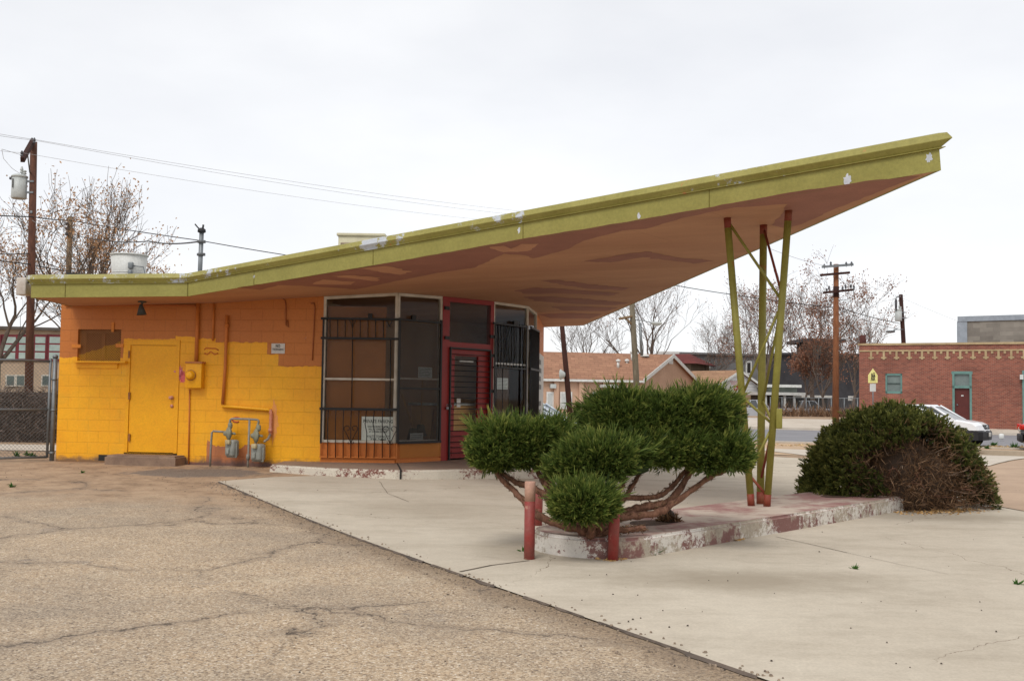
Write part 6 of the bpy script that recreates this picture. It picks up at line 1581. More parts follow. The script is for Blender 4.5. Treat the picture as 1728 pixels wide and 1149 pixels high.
for q0, q1 in ((A_[0], A_[1]), (A2[1], A2[0])):
    b = MB(); n_ = sd_*-.06; b.hexa([q0-UPZ*.15, q1-UPZ*.15, q1+n_-UPZ*.15, q0+n_-UPZ*.15, q0+UPZ*.2, q1+UPZ*.2, q1+n_+UPZ*.2, q0+n_+UPZ*.2]); b.build('bargeboard', WHITE, t)
b = MB(); q0, q1 = A_[0], A_[3]; n_ = o_.normalized()*.08; b.hexa([q0-UPZ*.12, q1-UPZ*.12, q1+n_-UPZ*.12, q0+n_-UPZ*.12, q0+UPZ*.08, q1+UPZ*.08, q1+n_+UPZ*.08, q0+n_+UPZ*.08]); b.build('gutter', WHITE, t)
hs = Facet(hA+sd_*Ls, hA)
def hpx(x, y): return hs.px(x, y)
for (x0, x1, y0, y1) in ((922, 934, 661, 690), (945, 965, 661, 690), (1000, 1012, 661, 690)):
    b = MB(); u0, v1 = hpx(x0, y0); u1, v0 = hpx(x1, y1); hs.box(b, u0, u1, v0, v1, .01, .08); w_ = b.build('window', WHITE, t); b = MB(); hs.box(b, u0+.12, u1-.12, v0+.12, v1-.12, .081, .09); b.build('pane', weathered('curtained_pane', lin((196, 198, 194)), lin((168, 172, 170)), .3, 3, 20, 0), w_)
for x in (938, 980, 1020, 1058):
    b = MB(); u0, _ = hpx(x, 660); hs.box(b, u0-.2, u0+.2, z0, ze, .01, .25); b.build('pilaster', PEACH, t)
b = MB(); u0, v0 = hpx(932, 651); hs.box(b, u0-.25, u0+.25, v0-.2, v0+.15, .01, .4); b.build('wall_lamp', TGREY, t)
b = MB(); u0, v0 = hpx(1011, 652); u1, v1 = hpx(1036, 648); hs.box(b, u0, u1, v0-.1, v0+.15, .01, 1.2); b.build('door_canopy', WHITE, t)
def roofpt(x, y):
    n_ = (A_[1]-A_[0]).cross(A_[3]-A_[0]); d_ = ray(x, y); return EYE+d_*(n_.dot(A_[0]+UPZ*.15-EYE)/n_.dot(d_))
for (x, y, h_, r_) in ((1043, 620, 0.55, .12), (1066, 607, .65, .1), (1058, 612, .15, .12)):
    b = MB(); q = roofpt(x, y); b.tube([q-UPZ*.1, q+UPZ*h_], r_, 10); b.lathe(q+UPZ*h_, [(r_*1.7, -.05), (r_*1.7, .12), (0, .2)], 10); b.build('roof_vent', WHITE, t)
b = MB(); q = roofpt(1088, 601); b.lathe(q, [(.45, -.05), (.4, .12), (0, .2)], 14); b.build('roof_vent', WHITE, t)
gf2 = Facet(hA, hB); b = MB(); gf2.pbox(b, 1129, 606, 1136, 614, .01, .1); b.build('gable_louvre', WHITE, t)
# annex with the white gable and the crest sign
aA, aB = at(1196, 690, 100), at(1294, 690, 104); gl1 = hgt(aA.x, aA.y)-.4
t = thing('gabled_annex', V(aA.x, aA.y, gl1), 'low peach annex with a white sided gable and a crest sign', 'building')
WSID = NB('white_siding'); p_ = WSID.pos(); s_ = WSID.sep(p_)
WSID.col(WSID.mix(WSID.math('LESS_THAN', WSID.math('FRACT', WSID.math('MULTIPLY', s_[2], 3.4)), .12), lin((226, 226, 226)), lin((186, 186, 188)))); WSID.rough(.6); WSID = WSID.m
zea, zra = at(1196, 659, 100).z, at(1242, 627, 102).z
af = gable(t, PEACH, SHING2, aA, aB, 15, zea, zra, gl1, .35, gm=WSID)
t2 = thing('crest_sign', af.P(af.L*.42, zea-.6, .05), 'white sign with a red shield crest hung on the white gable', 'sign')
b = MB(); af.pbox(b, 1226, 641, 1252, 662, .03, .08); b.build('panel', SIGNW, t2)
CRED = weathered('crest_red', lin((176, 52, 40)), lin((150, 44, 36)), .6, 4, 20, 0); CDK = weathered('crest_dark', lin((60, 48, 48)), None, .6, 4, 20, 0)
b = MB(); cu, cv = af.px(1240.5, 655.5); s_ = .26
b.face([af.P(cu-s_, cv+s_*1.1, .09), af.P(cu-s_, cv-.05, .09), af.P(cu-s_*.6, cv-s_*.9, .09), af.P(cu, cv-s_*1.35, .09), af.P(cu+s_*.6, cv-s_*.9, .09), af.P(cu+s_, cv-.05, .09), af.P(cu+s_, cv+s_*1.1, .09)]); b.build('shield', CRED, t2)
b = MB(); af.box(b, cu-.03, cu+.03, cv-.2, cv+.2, .091, .095); af.box(b, cu-.18, cu+.18, cv+.02, cv+.08, .0955, .099); b.build('shield_cross', SIGNW, t2)
b = MB(); af.box(b, cu-.22, cu-.06, cv+.1, cv+.24, .0912, .094); b.build('shield_quarter', CDK, t2)
for k_, (w0, y) in enumerate(((1.2, 644), (.9, 647.5))):
    for j in range(9 if k_ == 0 else 6):
        pass
    b = MB(); cu2, cv2 = af.px(1239, y); n_ = 9 if k_ == 0 else 6
    for j in range(n_): af.box(b, cu2-w0/2+w0*j/n_, cu2-w0/2+w0*(j+.62)/n_, cv2-.09, cv2+.08-.04*(j % 2), .0801, .084)
    b.build('faded_lettering', weathered('faded_red', lin((206, 150, 156)), None, .7, 3, 20, 0), t2)
# maroon roof house, grey house, dark house
t = thing('maroon_roof_house', V(at(1090, 690, 118).x, 118, -.25), 'house with a maroon roof peeking over the peach hall', 'house')
MAR = shingle('maroon_shingles', lin((116, 52, 46)), lin((98, 44, 40)))
q0, q1 = at(1020, 690, 122), at(1165, 690, 118)
f = Facet(q0, q1); ze, zr = f.px(1090, 612)[1], f.px(1090, 594.5)[1]
b = MB(); b.hexa([f.P(u, z, d_) for z in (-.5, ze) for u, d_ in ((0, 0), (f.L, 0), (f.L, -9), (0, -9))]); b.build('wall', weathered('dun_wall', lin((120, 104, 86)), lin((96, 84, 72)), .85, 1, 10, .1), t)
b = MB(); b.add([f.P(-.5, ze-.1, .5), f.P(f.L+.8, ze-.1, .5), f.P(f.L+.8, ze-.1, -9.5), f.P(-.5, ze-.1, -9.5), f.P(2.2, zr, -4.5), f.P(f.L-1.2, zr, -4.5)], [(0, 1, 5, 4), (1, 2, 5), (2, 3, 4, 5), (3, 0, 4)]); b.build('roof', MAR, t)
b = MB(); q = f.P(f.L*.62, zr-.1, -4.5); b.bbox(q+UPZ*.15, (2.5, .8, .5), .05); b.build('roof_hatch', WHITE, t)
def house(name, lab, x0, x1, Y0, Y1, ytop, m, wins, depth=9, roofm=None, wm=WHITE, cat='house'):
    q0, q1 = at(x0, 680, Y0), at(x1, 680, Y1); f = Facet(q0, q1); zt = f.px((x0+x1)/2, ytop)[1]
    t = thing(name, V(q0.x, q0.y, hgt(q0.x, q0.y)), lab, cat)
    b = MB(); b.hexa([f.P(u, z, d_) for z in (-.8, zt) for u, d_ in ((0, 0), (f.L, 0), (f.L, -depth), (0, -depth))]); b.build('wall', m, t)
    b = MB(); b.hexa([f.P(u, z, d_) for z in (zt, zt+.25) for u, d_ in ((-.3, .3), (f.L+.3, .3), (f.L+.3, -depth-.3), (-.3, -depth-.3))]); b.build('roof', roofm or m, t)
    for (a, c, y0, y1) in wins:
        u0, v1 = f.px(a, y0); u1, v0 = f.px(c, y1); b = MB(); f.box(b, u0, u1, v0, v1, .01, .1); w_ = b.build('window', wm, t)
        b = MB(); f.box(b, u0+.18, u1-.18, v0+.2, v1-.2, .101, .12); b.build('pane', DARK if wm is WHITE else PANE, w_)
    return t, f, zt
GREYH = weathered('grey_siding', lin((128, 128, 126)), lin((112, 112, 112)), .85, 1, 14, .1)
house('grey_house', 'plain grey two storey house with white framed windows behind the peach annex', 1150, 1330, 126, 130, 600, GREYH, [(1186, 1198, 611, 627), (1258, 1268, 609, 632)])
DKH = weathered('charcoal_siding', lin((78, 78, 82)), lin((62, 62, 66)), .85, 1, 14, .1)
t, f, zt = house('dark_house', 'dark charcoal house with a small raised top floor beyond the trees', 1316, 1466, 112, 112, 600, DKH, [(1372, 1386, 620, 632), (1431, 1441, 668, 676)])
u0, v1 = f.px(1370, 577); u1, v0 = f.px(1413, 600)
b = MB(); b.hexa([f.P(u, z, d_) for z in (zt+.25, v1) for u, d_ in ((u0, -.5), (u1, -.5), (u1, -6), (u0, -6))]); pent = b.build('top_floor', weathered('top_wood', lin((92, 80, 72)), lin((74, 66, 60)), .85, 1, 14, .1), t)
b = MB(); b.hexa([f.P(u, z, d_) for z in (v1, v1+.35) for u, d_ in ((u0-1, .4), (u1+.8, .4), (u1+.8, -6.5), (u0-1, -6.5))]); b.build('top_roof', DKH, t)
for (a, c) in ((1372, 1386), (1395, 1402)):
    b = MB(); ua, va = f.px(a, 583, -.5); ub, vb = f.px(c, 598, -.5); f.box(b, ua, ub, vb, va, -.49, -.4); b.build('window', weathered('pale_window', lin((150, 160, 150)), lin((124, 134, 126)), .3, 1, 10, 0), t)
# sheds and carport with white flat roofs
def shed(lab, x0, x1, Y, ytop, yb, m, posts):
    q0, q1 = at(x0, 690, Y), at(x1, 690, Y); f = Facet(q0, q1); zt = f.px((x0+x1)/2, ytop)[1]
    t = thing('shed', V(q0.x, q0.y, hgt(q0.x, q0.y)), lab, 'shed', 'low sheds behind the wire fence')
    b = MB(); b.hexa([f.P(u, z, d_) for z, dz in ((zt-.25, 0), (zt, 0)) for u, d_ in ((-.3, .5), (f.L+.3, .5), (f.L+.3, -5), (-.3, -5))]); b.build('roof', WHITE, t)
    if posts:
        for k_ in range(posts):
            b = MB(); q = f.P(f.L*(k_+.2)/posts, 0, .2); b.box(V(q.x, q.y, zt/2-.3), (.18, .18, zt+.0)); b.build('post', WHITE, t)
    b = MB(); b.hexa([f.P(u, z, d_) for z in (-.6, zt-.25) for u, d_ in ((0, -2.5 if posts else 0), (f.L, -2.5 if posts else 0), (f.L, -5), (0, -5))]); b.build('wall', m, t)
SHW = weathered('shed_grey', lin((126, 132, 124)), lin((100, 106, 100)), .85, 1, 14, .1)
shed('white roofed grey shed farther back beside the annex', 1296, 1345, 100, 649, 0, SHW, 0)
shed('low white carport roof on posts in front of the grey shed', 1288, 1352, 95, 662, 0, weathered('shed_dark', lin((70, 62, 56)), None, .9, 1, 14, .1), 4)
shed('low flat white roof right of the carport behind the pickups', 1356, 1396, 97, 667, 0, DKH, 0)
# wire fence with dry brush
fp = [at(1300, 700, 87), at(1470, 700, 80)]
t = thing('wire_fence', on_ground(fp[0].x, fp[0].y), 'grey wire fence on posts overgrown with dry brush across the street', 'fence')
b = MB(); ff = Facet(*fp); z0 = hgt(fp[0].x, fp[0].y)
for k_ in range(9):
    b = MB(); b.tube([ff.P(ff.L*k_/8, z0-.2), ff.P(ff.L*k_/8, z0+1.7)], .04, 6); b.build('post', GALV, t)
b = MB(); b.tube([ff.P(0, z0+1.65), ff.P(ff.L, z0+1.65)], .03, 6); b.build('top_rail', GALV, t)
b = MB()
for k_ in range(60): b.tube([ff.P(ff.L*k_/60, z0), ff.P(ff.L*(k_+.8)/60, z0+1.6)], .008, 3, False); b.tube([ff.P(ff.L*(k_+.8)/60, z0), ff.P(ff.L*k_/60, z0+1.6)], .008, 3, False)
b.build('wire_mesh', CHAIN, t)
nB = 2600; s_ = rng.random(nB); bp = np.array([ff.P(ff.L*x, z0, 0.4)[:] for x in s_])+np.stack([rng.normal(size=nB)*.3, rng.normal(size=nB)*.45, np.abs(rng.normal(size=nB))*.3], 1)
bd = rng.normal(size=(nB, 3))*.4+np.array([0, 0, 1]); bd /= np.linalg.norm(bd, axis=1)[:, None]
t = thing('dry_brush', ff.P(ff.L/2, z0, .4), 'straggly dry brush growing along the wire fence', 'brush')
blades('stems', bp, bd, .25+.6*rng.random(nB)**2, np.full(nB, .022), np.clip(.45+.25*rng.normal(size=nB), .05, 1), m_leaf('dry_brush', lin((70, 50, 38)), lin((128, 98, 74)), lin((176, 146, 112)), 0), t, 0, rng)
o = [c_ for c_ in bpy.data.objects if c_.parent == t][0]; o.parent = None; o.location = ORG[t.name]; o.name = 'dry_brush'; bpy.data.objects.remove(t); tag(o, 'straggly dry brush growing along the wire fence', 'brush', None, 'stuff')
# school on the left
sA, sB = at(-90, 640, 66), at(130, 640, 68); sf = Facet(sA, sB)
t = thing('school_building', V(sA.x, sA.y, 0), 'tan brick school with maroon framed windows behind the left pole', 'building')
TANB = weathered('tan_brick', lin((188, 164, 138)), lin((168, 146, 122)), .85, 1, 20, .1)
zt = sf.px(20, 556)[1]
b = MB(); b.hexa([sf.P(u, z, d_) for z in (-.5, zt) for u, d_ in ((0, 0), (sf.L, 0), (sf.L, -12), (0, -12))]); b.build('wall', TANB, t)
b = MB(); sf.box(b, -.3, sf.L+.3, zt, zt+.18, -12, .3); b.build('roof_edge', weathered('eave_dark', lin((96, 88, 80)), None, .7, 2, 20, .1), t)
MRN = weathered('maroon_frame', lin((128, 52, 58)), lin((108, 44, 50)), .6, 2, 20, .1)
SP = weathered('pale_pane', lin((176, 190, 180)), lin((150, 164, 156)), .3, 1.5, 10, 0)
for (x0, x1) in ((-80, -34), (-28, 0), (5, 28), (31, 54), (58, 78), (82, 106)):
    u0, v1 = sf.px(x0, 567); u1, v0 = sf.px(x1, 607); b = MB(); sf.box(b, u0-.1, u1+.1, v0-.1, v1+.1, .01, .08); w_ = b.build('window', MRN, t)
    for j in range(3):
        b = MB(); hh = (v1-v0)/3; sf.box(b, u0+.08, u1-.08, v0+hh*j+.05, v0+hh*(j+1)-.05, .081, .1); b.build('pane', SP, w_)
for (x0, x1) in ((10, 26), (27, 43), (70, 84)):
    u0, v1 = sf.px(x0, 632); u1, v0 = sf.px(x1, 652); b = MB(); sf.box(b, u0, u1, v0, v1, .01, .08); w_ = b.build('window', OFFWHITE, t); b = MB(); sf.box(b, u0+.08, u1-.08, v0+.08, v1-.08, .081, .1); b.build('pane', weathered('dim_pane', lin((96, 106, 100)), lin((78, 86, 82)), .3, 1.5, 10, 0), w_)

# ------------------------------------------------------------------ bare trees
LEAFB = m_leaf('brown_leaves', lin((134, 100, 74)), lin((188, 148, 110)), lin((214, 182, 146)), .3)
LEAFB2 = m_leaf('rust_leaves', lin((104, 70, 54)), lin((146, 102, 80)), lin((186, 144, 116)), .3)
BARK2 = m_bark('far_bark', lin((78, 68, 62)), lin((118, 104, 94)), 6, .4)
def bare_tree(name, lab, base, height, trunk_r, seed, leafm=None, nleaf=0, leafsize=.12, spread=.9, forks=4, hfork=.22, depth=5, minr=.006, bark=None, grp=None, up=.25, dense=False):
    R = random.Random(seed); rg = np.random.default_rng(seed)
    t = thing(name, base, lab, 'tree', grp)
    trunk, crown = MB(), MB(); tips = []
    def grow(p, d, L, r, lev, tgt):
        n_ = 4 if lev < 3 else 3; pts = [p]; q = p; dd = d.copy()
        for i in range(n_):
            dd = (dd+V(R.uniform(-1, 1), R.uniform(-1, 1), R.uniform(-.7, .9))*(.16+.05*lev)+UPZ*up*.10).normalized(); q = q+dd*(L/n_); pts.append(q)
        r1 = max(minr*.7, r*.62)
        tgt.tube(pts, [r+(r1-r)*i/n_ for i in range(n_+1)], 9 if lev == 0 else (6 if lev < 3 else 3), False)
        if lev >= depth: tips.append(pts[-1]); tips.append(pts[-2]); return
        nc = forks if lev == 0 else R.choice((3, 3, 4, 4) if dense else (3, 3, 4))
        for c_ in range(nc):
            i = n_ if (c_ == 0 or lev == 0) else R.choice(range(1, n_+1))
            a = R.uniform(0, 2*math.pi) if lev else 2*math.pi*c_/nc+R.uniform(-.4, .4)
            s_ = (V(math.cos(a), math.sin(a), 0)-dd*dd.dot(V(math.cos(a), math.sin(a), 0)))
            k_ = spread*R.uniform(.45, 1.0)*(.8 if c_ == 0 and lev else 1)
            nd = (dd+s_*k_+UPZ*up).normalized()
            grow(pts[i], nd, L*R.uniform(.62, .86) if lev else L2*R.uniform(.75, 1.1), max(minr, r1*(.82 if c_ == 0 else R.uniform(.5, .75))), lev+1, crown)
    L2 = height*(1-hfork)*.36
    grow(base-UPZ*.1, V(R.uniform(-.05, .05), R.uniform(-.05, .05), 1).normalized(), height*hfork, trunk_r, 0, trunk)
    trunk.build('trunk', bark or TREE_BARK, t); crown.build('branches', bark or TREE_BARK, t)
    if leafm and nleaf:
        T = np.array([q[:] for q in tips]); # clumped: keep some tips leafy
        nz_ = np.array([mnoise.noise(Vector(x*.35)+Vector((seed, 0, 0))) for x in T]); w_ = np.clip(nz_+.25, .05, None); w_ /= w_.sum()
        i_ = rg.choice(len(T), nleaf, p=w_); P = T[i_]+rg.normal(size=(nleaf, 3))*.22
        D = rg.normal(size=(nleaf, 3))+np.array([0, 0, -.5]); D /= np.linalg.norm(D, axis=1)[:, None]
        blades('leaves', P, D, leafsize*(.6+.8*rg.random(nleaf)), np.full(nleaf, leafsize*.32), .2+.6*rg.random(nleaf), leafm, t, 0, rg)
    return t
GT = 'bare trees behind the far houses'
def tb_(px, Y): q = at(px, 690, Y); return on_ground(q.x, q.y)
bare_tree('bare_tree', 'big grey barked tree with brown leaves behind the left utility pole', tb_(88, 45), 11.0, .30, 5, LEAFB, 2400, .12, .85, 5, .30, 5, .010, dense=True)
bare_tree('bare_tree', 'twiggy leafy tree filling the left edge behind the transformer', tb_(-6, 50), 11.5, .24, 9, LEAFB, 1700, .12, .85, 5, .25, 5, .010, dense=True)
bare_tree('bare_tree', 'rounded brown leaved tree right of the grey pole over the flat roof', tb_(150, 52), 9.6, .2, 14, LEAFB, 3000, .12, .9, 5, .22, 5, .010, dense=True)
for (px, Y, h, r, s, lf, nl, fk, hf_, lab) in ((985, 112, 13, .34, 21, None, 0, 4, .2, 'wide bare tree nearest the orange side wall behind the peach hall'),
        (1112, 116, 17, .36, 31, LEAFB2, 500, 5, .22, 'tall dense bare tree behind the street lamp'),
        (1186, 122, 13, .22, 33, LEAFB2, 500, 4, .22, 'slender bare tree behind the grey house window'),
        (1235, 132, 13, .2, 38, LEAFB2, 600, 4, .25, 'small bare tree left of the canopy pipes'),
        (1296, 106, 15, .26, 41, LEAFB2, 900, 5, .22, 'bare tree seen between the canopy pipes'),
        (1372, 94, 14.5, .26, 47, LEAFB2, 1800, 4, .25, 'rusty leaved tree in front of the dark house, left of the tall pole'),
        (1440, 108, 12, .22, 53, LEAFB2, 1100, 5, .2, 'bare spreading tree right of the tall pole'),
        (1394, 86, 8, .14, 57, LEAFB2, 900, 4, .22, 'low scrubby tree on the fence line by the tall pole'),
        (1352, 88, 7, .14, 59, LEAFB2, 1600, 4, .3, 'small tree thick with rust leaves before the pickup')):
    bare_tree('bare_tree', lab, tb_(px, Y), h, r, s, lf, nl*2, .16, .85, fk, hf_, 5, .013, BARK2, GT)
# far tree line, reads as one brown-grey mass
nF = 26000; ang = rng.uniform(-.62, .62, nF); dist = rng.uniform(190, 260, nF); hh = np.array([5.0+3.0*mnoise.noise(Vector((a*30, 0, 1))) for a in ang])
P = np.stack([np.sin(ang)*dist, np.cos(ang)*dist, rng.random(nF)**1.3*hh-.3], 1); D = rng.normal(size=(nF, 3))*.5+np.array([0, 0, .8]); D /= np.linalg.norm(D, axis=1)[:, None]
t = thing('far_treeline', V(0, 220, 0), 'x', 'x'); o = blades('far_treeline', P, D, .8+1.4*rng.random(nF), np.full(nF, .10), np.clip(.5+.25*rng.normal(size=nF), .05, 1), m_leaf('far_brush', lin((104, 92, 86)), lin((142, 128, 120)), lin((170, 158, 150)), 0), t, 0, rng)
o.parent = None; o.location = ORG[t.name]; bpy.data.objects.remove(t); o.name = 'far_treeline'; tag(o, 'hazy brown line of distant bare trees on the horizon', 'trees', None, 'stuff')

# ------------------------------------------------------------------ vehicles
def vehicle(name, lab, cat, front, head, lower, green, Wd, paint, wheels, wr=.33, clad=None, extras=None, grp=None, ground=None):
    """lower / green: side outlines (x back from the front bumper, z) of the body and of the glasshouse"""
    hx = Vector((math.cos(head), math.sin(head), 0)); hy = V(-hx.y, hx.x)
    g0 = V(front[0], front[1], ground if ground is not None else hgt(*front))
    t = thing(name, g0, lab, cat, grp)
    Lx = max(p_[0] for p_ in lower)
    def T(x, y, z): return g0-hx*x+hy*y+UPZ*z
    def loft(poly, stations):
        b = MB(); k_ = len(poly); vs = []
        cz = min(p_[1] for p_ in poly)
        for (s_, zin, xin, hwf) in stations:
            for (x, z) in poly:
                xx = x; e_ = abs(s_)
                if x < .5: xx = x+(.20*e_**3)*(1-x/.5)
                if x > Lx-.5: xx = x-(.16*e_**3)*(1-(Lx-x)/.5)
                b_w = hwf(z) if callable(hwf) else hwf
                vs.append(T(xx+(0 if .4 < x < Lx-.4 else 0), s_*b_w, z if z <= cz+.05 else z-zin))
        n_ = len(stations)
        b.add(vs, [(i*k_+j, i*k_+(j+1) % k_, (i+1)*k_+(j+1) % k_, (i+1)*k_+j) for i in range(n_-1) for j in range(k_)], False)
        b.f.append(tuple(reversed(range(k_)))); b.sm.append(False); b.f.append(tuple((n_-1)*k_+j for j in range(k_))); b.sm.append(False)
        return b
    w = Wd/2
    body = loft(lower, [(-1, .05, 0, w), (-.97, .02, 0, w), (-.86, 0, 0, w), (-.4, -.012, 0, w), (.4, -.012, 0, w), (.86, 0, 0, w), (.97, .02, 0, w), (1, .05, 0, w)]).build('body', paint, t, fix=True)
    zb, zt_ = min(p_[1] for p_ in green), max(p_[1] for p_ in green)
    hw = lambda z: w*(.93-.20*(z-zb)/(zt_-zb))
    loft(green, [(-1, .0, 0, hw), (-.5, -.0, 0, hw), (.5, -.0, 0, hw), (1, .0, 0, hw)]).build('windows', CARGLASS, t, fix=True)
    top = [p_ for p_ in green if p_[1] > zt_-.07]
    x0, x1 = min(p_[0] for p_ in top), max(p_[0] for p_ in top); hwt = hw(zt_)
    b = MB(); b.hexa([T(x0-.02, -hwt-.01, zt_-.05), T(x1+.02, -hwt-.01, zt_-.05), T(x1+.02, hwt+.01, zt_-.05), T(x0-.02, hwt+.01, zt_-.05), T(x0+.1, -hwt+.1, zt_+.035), T(x1-.1, -hwt+.1, zt_+.035), T(x1-.1, hwt-.1, zt_+.035), T(x0+.1, hwt-.1, zt_+.035)]); b.build('roof', paint, t, fix=True)
    g_b = sorted(green)[0]; 
    low = [p_ for p_ in green if p_[1] < zb+.05]; xb0, xb1 = min(p_[0] for p_ in low), max(p_[0] for p_ in low)
    for s_ in (-1, 1):
        wl, wt = s_*hw(zb)*1.005, s_*hw(zt_)*1.01
        for (xa, xb_) in ((xb0, x0), (xb1, x1), ((xb0+xb1)/2, (x0+x1)/2)):
            b = MB(); b.tube([T(xa, wl, zb-.02), T(xb_, wt, zt_)], .045, 6); b.build('pillar', paint, t)
        for xw in wheels:
            b = MB(); c_ = T(xw, s_*(w-.10), wr); b.lathe(c_, [(wr*.55, .10), (wr*.9, .12), (wr, .07), (wr, -.07), (wr*.9, -.10), (wr*.55, -.1)], 22, (hx, UPZ, hy*s_)); ty = b.build('wheel', RUBBER, t)
            b = MB(); b.lathe(c_, [(wr*.58, .09), (wr*.5, .06), (.08, .075), (.05, .1), (0, .1)], 16, (hx, UPZ, hy*s_)); b.build('rim', GALV, ty)
            b = MB(); b.lathe(T(xw, s_*w, wr+.02), [(wr*1.22, .0), (wr*1.22, .004), (0, .004)], 22, (hx, UPZ, hy*s_)); b.build('wheel_arch', BLACK_PLASTIC, t)
            b = MB(); b.lathe(T(xw, s_*(w+.006), wr), [(wr, .0), (wr, .006), (wr*.6, .008)], 22, (hx, UPZ, hy*s_)); b.lathe(T(xw, s_*(w+.006), wr), [(wr*.6, .0), (0, .012)], 16, (hx, UPZ, hy*s_)) if False else None; b.build('tyre_face', RUBBER, ty)
            b = MB(); b.lathe(T(xw, s_*(w+.008), wr), [(wr*.62, .004), (wr*.55, .01), (.06, .006), (0, .012)], 16, (hx, UPZ, hy*s_)); b.build('hub_face', GALV, ty)
    if extras: extras(t, T, w, hx, hy)
    return t
CARGLASS = weathered('car_glass', (0.035, 0.042, 0.046), (0.05, 0.055, 0.06), 0.06, 1.5, 8, 0, 0, .8)
LAMP = weathered('headlamp', lin((196, 200, 200)), lin((170, 176, 178)), .12, 6, 20, 0, .3)
TAIL = weathered('tail_lamp', (0.55, 0.02, 0.01), (0.40, 0.012, 0.008), .2, 6, 20, 0); AMB = weathered('amber_lamp', (0.75, 0.13, 0.02), None, .2, 6, 20, 0)
WCAR = m_car('white_car_paint', lin((226, 228, 230))); BCAR = m_car('black_car_paint', (.012, .012, .014)); SCAR = m_car('silver_car_paint', lin((176, 186, 196))); GCAR = m_car('grey_car_paint', lin((168, 172, 178)), .4)
def suv_bits(t, T, w, hx, hy):
    b = MB(); P_ = [(-.03, .28), (-.05, .42), (-.05, .60), (.02, .66), (.30, .66), (.30, .28)]
    vs = []; st_ = [(-1.01, .20), (-.8, .07), (0, 0), (.8, .07), (1.01, .20)]
    for s_, xi in st_: vs += [T(x+xi, s_*w, z) for x, z in P_]
    k_ = len(P_); b.add(vs, [(i*k_+j, i*k_+(j+1) % k_, (i+1)*k_+(j+1) % k_, (i+1)*k_+j) for i in range(len(st_)-1) for j in range(k_)]); b.f += [tuple(range(k_)), tuple(4*k_+j for j in range(k_))]; b.sm += [False, False]
    b.build('bumper', BLACK_PLASTIC, t, fix=True)
    for s_ in (-1, 1):
        b = MB(); b.hexa([T(.10, s_*w*.58, .70), T(.36, s_*w*1.0, .74), T(.40, s_*w*1.0, .78), T(.14, s_*w*.58, .74), T(.13, s_*w*.60, .86), T(.46, s_*w*.985, .92), T(.5, s_*w*.97, .92), T(.2, s_*w*.6, .86)]); b.build('headlight', LAMP, t, fix=True)
        b = MB(); b.hexa([T(x, s_*(w+d_), z) for z in (.26, .50) for x, d_ in ((1.26, .0), (2.94, .0), (2.94, .025), (1.26, .025))]); b.build('side_cladding', BLACK_PLASTIC, t, fix=True)
        b = MB(); b.bbox(T(1.45, s_*(w+.10), 1.05), (.14, .22, .16), .03, (hx, hy, UPZ)); b.build('wing_mirror', BLACK_PLASTIC, t)
    b = MB(); b.hexa([T(.03, -w*.42, .70), T(.03, w*.42, .70), T(.3, w*.42, .70), T(.3, -w*.42, .70), T(.09, -w*.5, .88), T(.09, w*.5, .88), T(.3, w*.5, .88), T(.3, -w*.5, .88)]); b.build('grille', BLACK_PLASTIC, t, fix=True)
    b = MB(); b.bbox(T(.055, 0, .79), (.03, w*.78, .025), .008, (hx, hy, UPZ)); b.build('grille_bar', GALV, t)
    b = MB(); b.lathe(T(.045, 0, .79), [(.08, 0), (.07, .015), (0, .02)], 16, (hy, UPZ, hx)); b.build('round_badge', LAMP, t)
    b = MB(); b.bbox(T(-.065, -.0, .50), (.02, .32, .17), .004, (hx, hy, UPZ)); b.build('number_plate', SIGNW, t)
SUVL = [(.02, .28), (0, .45), (.02, .68), (.08, .86), (.30, .96), (.75, 1.03), (1.10, 1.06), (4.15, 1.10), (4.30, 1.0), (4.33, .55), (4.28, .28)]
SUVG = [(1.02, 1.03), (1.98, 1.54), (2.3, 1.60), (3.7, 1.58), (4.05, 1.50), (4.28, 1.08)]
HD = math.atan2(-.37, .93)
vehicle('parked_suv', 'white compact SUV with black bumpers parked at the kerb behind the domed juniper', 'suv', (18.75, 42.0), math.atan2(-.60, .80), SUVL, SUVG, 1.80, WCAR, (.78, 3.42), .34, extras=suv_bits)
SEDL = [(.02, .22), (0, .45), (.05, .64), (.3, .72), (1.2, .88), (3.6, .98), (4.62, .98), (4.72, .86), (4.74, .5), (4.66, .24)]
SEDG = [(1.15, .88), (2.05, 1.40), (2.4, 1.45), (3.2, 1.44), (3.5, 1.38), (4.15, .97)]
def sedan_tail(t, T, w, hx, hy):
    for s_ in (-1, 1):
        b = MB(); b.bbox(T(4.66, s_*w*.74, .84), (.24, w*.46, .20), .03, (hx, hy, UPZ)); b.build('tail_light', TAIL, t)
        b = MB(); b.bbox(T(4.60, s_*w*.97, .84), (.28, .10, .16), .03, (hx, hy, UPZ)); b.build('tail_light', TAIL, t)
        b = MB(); b.bbox(T(4.745, s_*w*.62, .80), (.1, w*.14, .08), .01, (hx, hy, UPZ)); b.build('reverse_light', AMB, t)
        b = MB(); b.bbox(T(.16, s_*w*.68, .62), (.3, w*.36, .13), .03, (hx, hy, UPZ)); b.build('headlight', LAMP, t)
    b = MB(); b.bbox(T(4.72, 0, .42), (.12, w*1.86, .3), .05, (hx, hy, UPZ)); b.build('bumper', BLACK_PLASTIC, t)
    b = MB(); b.bbox(T(4.74, 0, .74), (.06, .34, .16), .01, (hx, hy, UPZ)); b.build('number_plate', SIGNW, t)
q = at(1722, 730, 39.6); fr_ = V(q.x, q.y)+V(.93, -.37)*4.74+V(.37, .93)*.6
vehicle('parked_sedan', 'dark sedan cut off by the right edge with a red tail light', 'car', (fr_.x, fr_.y), HD, SEDL, SEDG, 1.80, BCAR, (.9, 3.7), .32, extras=sedan_tail, ground=-.22)
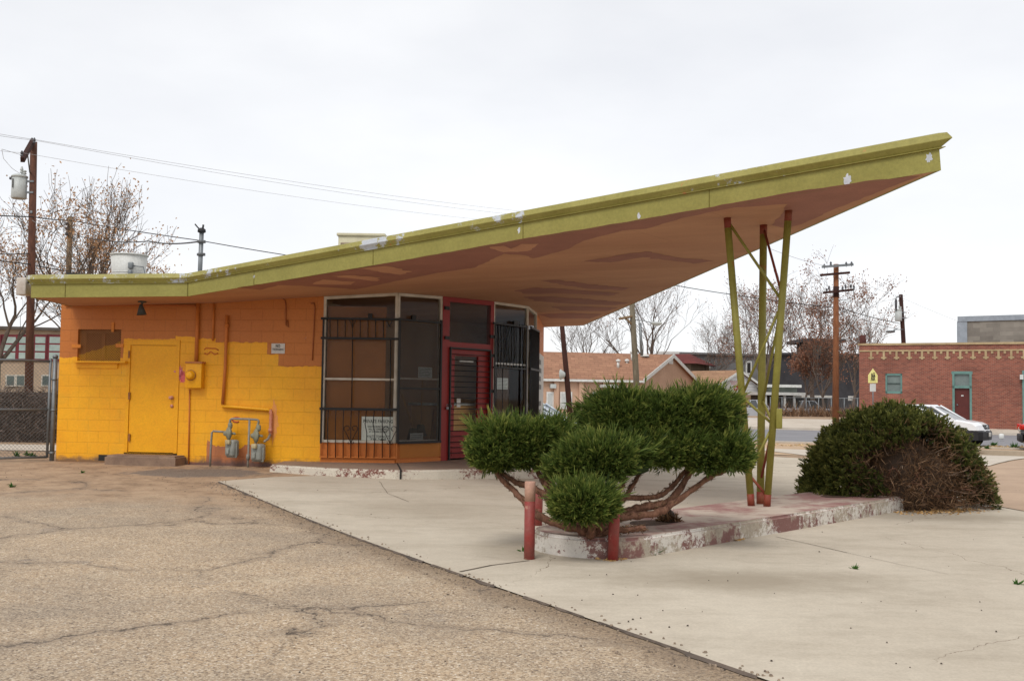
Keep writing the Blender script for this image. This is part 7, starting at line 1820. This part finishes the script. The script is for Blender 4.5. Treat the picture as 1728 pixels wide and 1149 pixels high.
q = at(988, 690, 44.5); vehicle('parked_sedan', 'pale blue-grey sedan parked behind the left tuft of the juniper', 'car', (q.x+.2, q.y), math.radians(-14), SEDL, SEDG, 1.78, SCAR, (.9, 3.7), .32, extras=sedan_tail)
PKL = [(.02, .35), (0, .6), (.04, .98), (.2, 1.05), (1.5, 1.10), (5.1, 1.08), (5.2, 1.0), (5.2, .45), (5.1, .38)]
PKG = [(1.35, 1.08), (1.95, 1.66), (2.2, 1.72), (2.95, 1.72), (3.1, 1.65), (3.15, 1.08)]
def pk_bits(t, T, w, hx, hy):
    b = MB(); b.bbox(T(0, 0, .52), (.16, w*2, .22), .04, (hx, hy, UPZ)); b.build('bumper', GALV, t)
    for s_ in (-1, 1):
        b = MB(); b.bbox(T(.06, s_*w*.76, .82), (.12, .26, .18), .03, (hx, hy, UPZ)); b.build('headlight', LAMP, t)
    b = MB(); b.hexa([T(x, y, z) for z in (1.06, 1.105) for x, y in ((3.3, -w*.8), (5.05, -w*.8), (5.05, w*.8), (3.3, w*.8))]); b.build('bed_floor', BLACK_PLASTIC, t, fix=True)
q = at(1412, 700, 91); vehicle('pickup_truck', 'old silver pickup behind the fence nearest the tall pole', 'pickup', (q.x, q.y), math.radians(-6), PKL, PKG, 1.9, GCAR, (.95, 4.1), .38, extras=pk_bits, grp='pickups behind the fence', ground=-.3)
q = at(1324, 700, 93); vehicle('pickup_truck', 'older grey pickup mostly hidden by the canopy pipes', 'pickup', (q.x, q.y), math.radians(-8), PKL, PKG, 1.9, GCAR, (.95, 4.1), .38, extras=pk_bits, grp='pickups behind the fence', ground=-.3)
# litter on the street, weeds on the verge
q = gnd(1690, 741, .1); b = MB(); b.bbox(q+UPZ*.12, (.22, .16, .26), .06, seg=2); tag(b.build('paper_litter', WHITE, loc=q), 'crumpled white paper lying on the street by the parked cars', 'litter')
q = gnd(1248, 722, .1); b = MB(); b.bbox(q+UPZ*.2, (.55, .4, .4), .12, seg=2); tag(b.build('white_bag', WHITE, loc=q), 'white bag on the street edge behind the juniper', 'bag')
for k_, (px, py, s_) in enumerate(((1677, 752, .16), (1712, 756, .2), (1666, 757, .12))): weed(px, py, s_, ['middle grey-green weed on the verge by the street', 'largest grey-green weed on the verge near the right edge', 'smallest weed on the verge beside the juniper'][k_], 50)
litter('verge_grass', [(1000, 752), (1200, 752), (1400, 752)], 700, .35, .10, m_leaf('straw_grass', lin((150, 122, 84)), lin((196, 168, 124)), lin((220, 196, 156)), 0), 'thin straw coloured grass on the verge by the street', 'grass')
litter('verge_grass', [(1655, 754), (1728, 756), (1760, 757)], 900, .3, .13, MATS.get('straw') or m_leaf('straw_grass2', lin((150, 122, 84)), lin((196, 168, 124)), lin((220, 196, 156)), 0), 'dry straw grass on the verge before the street at the right', 'grass')
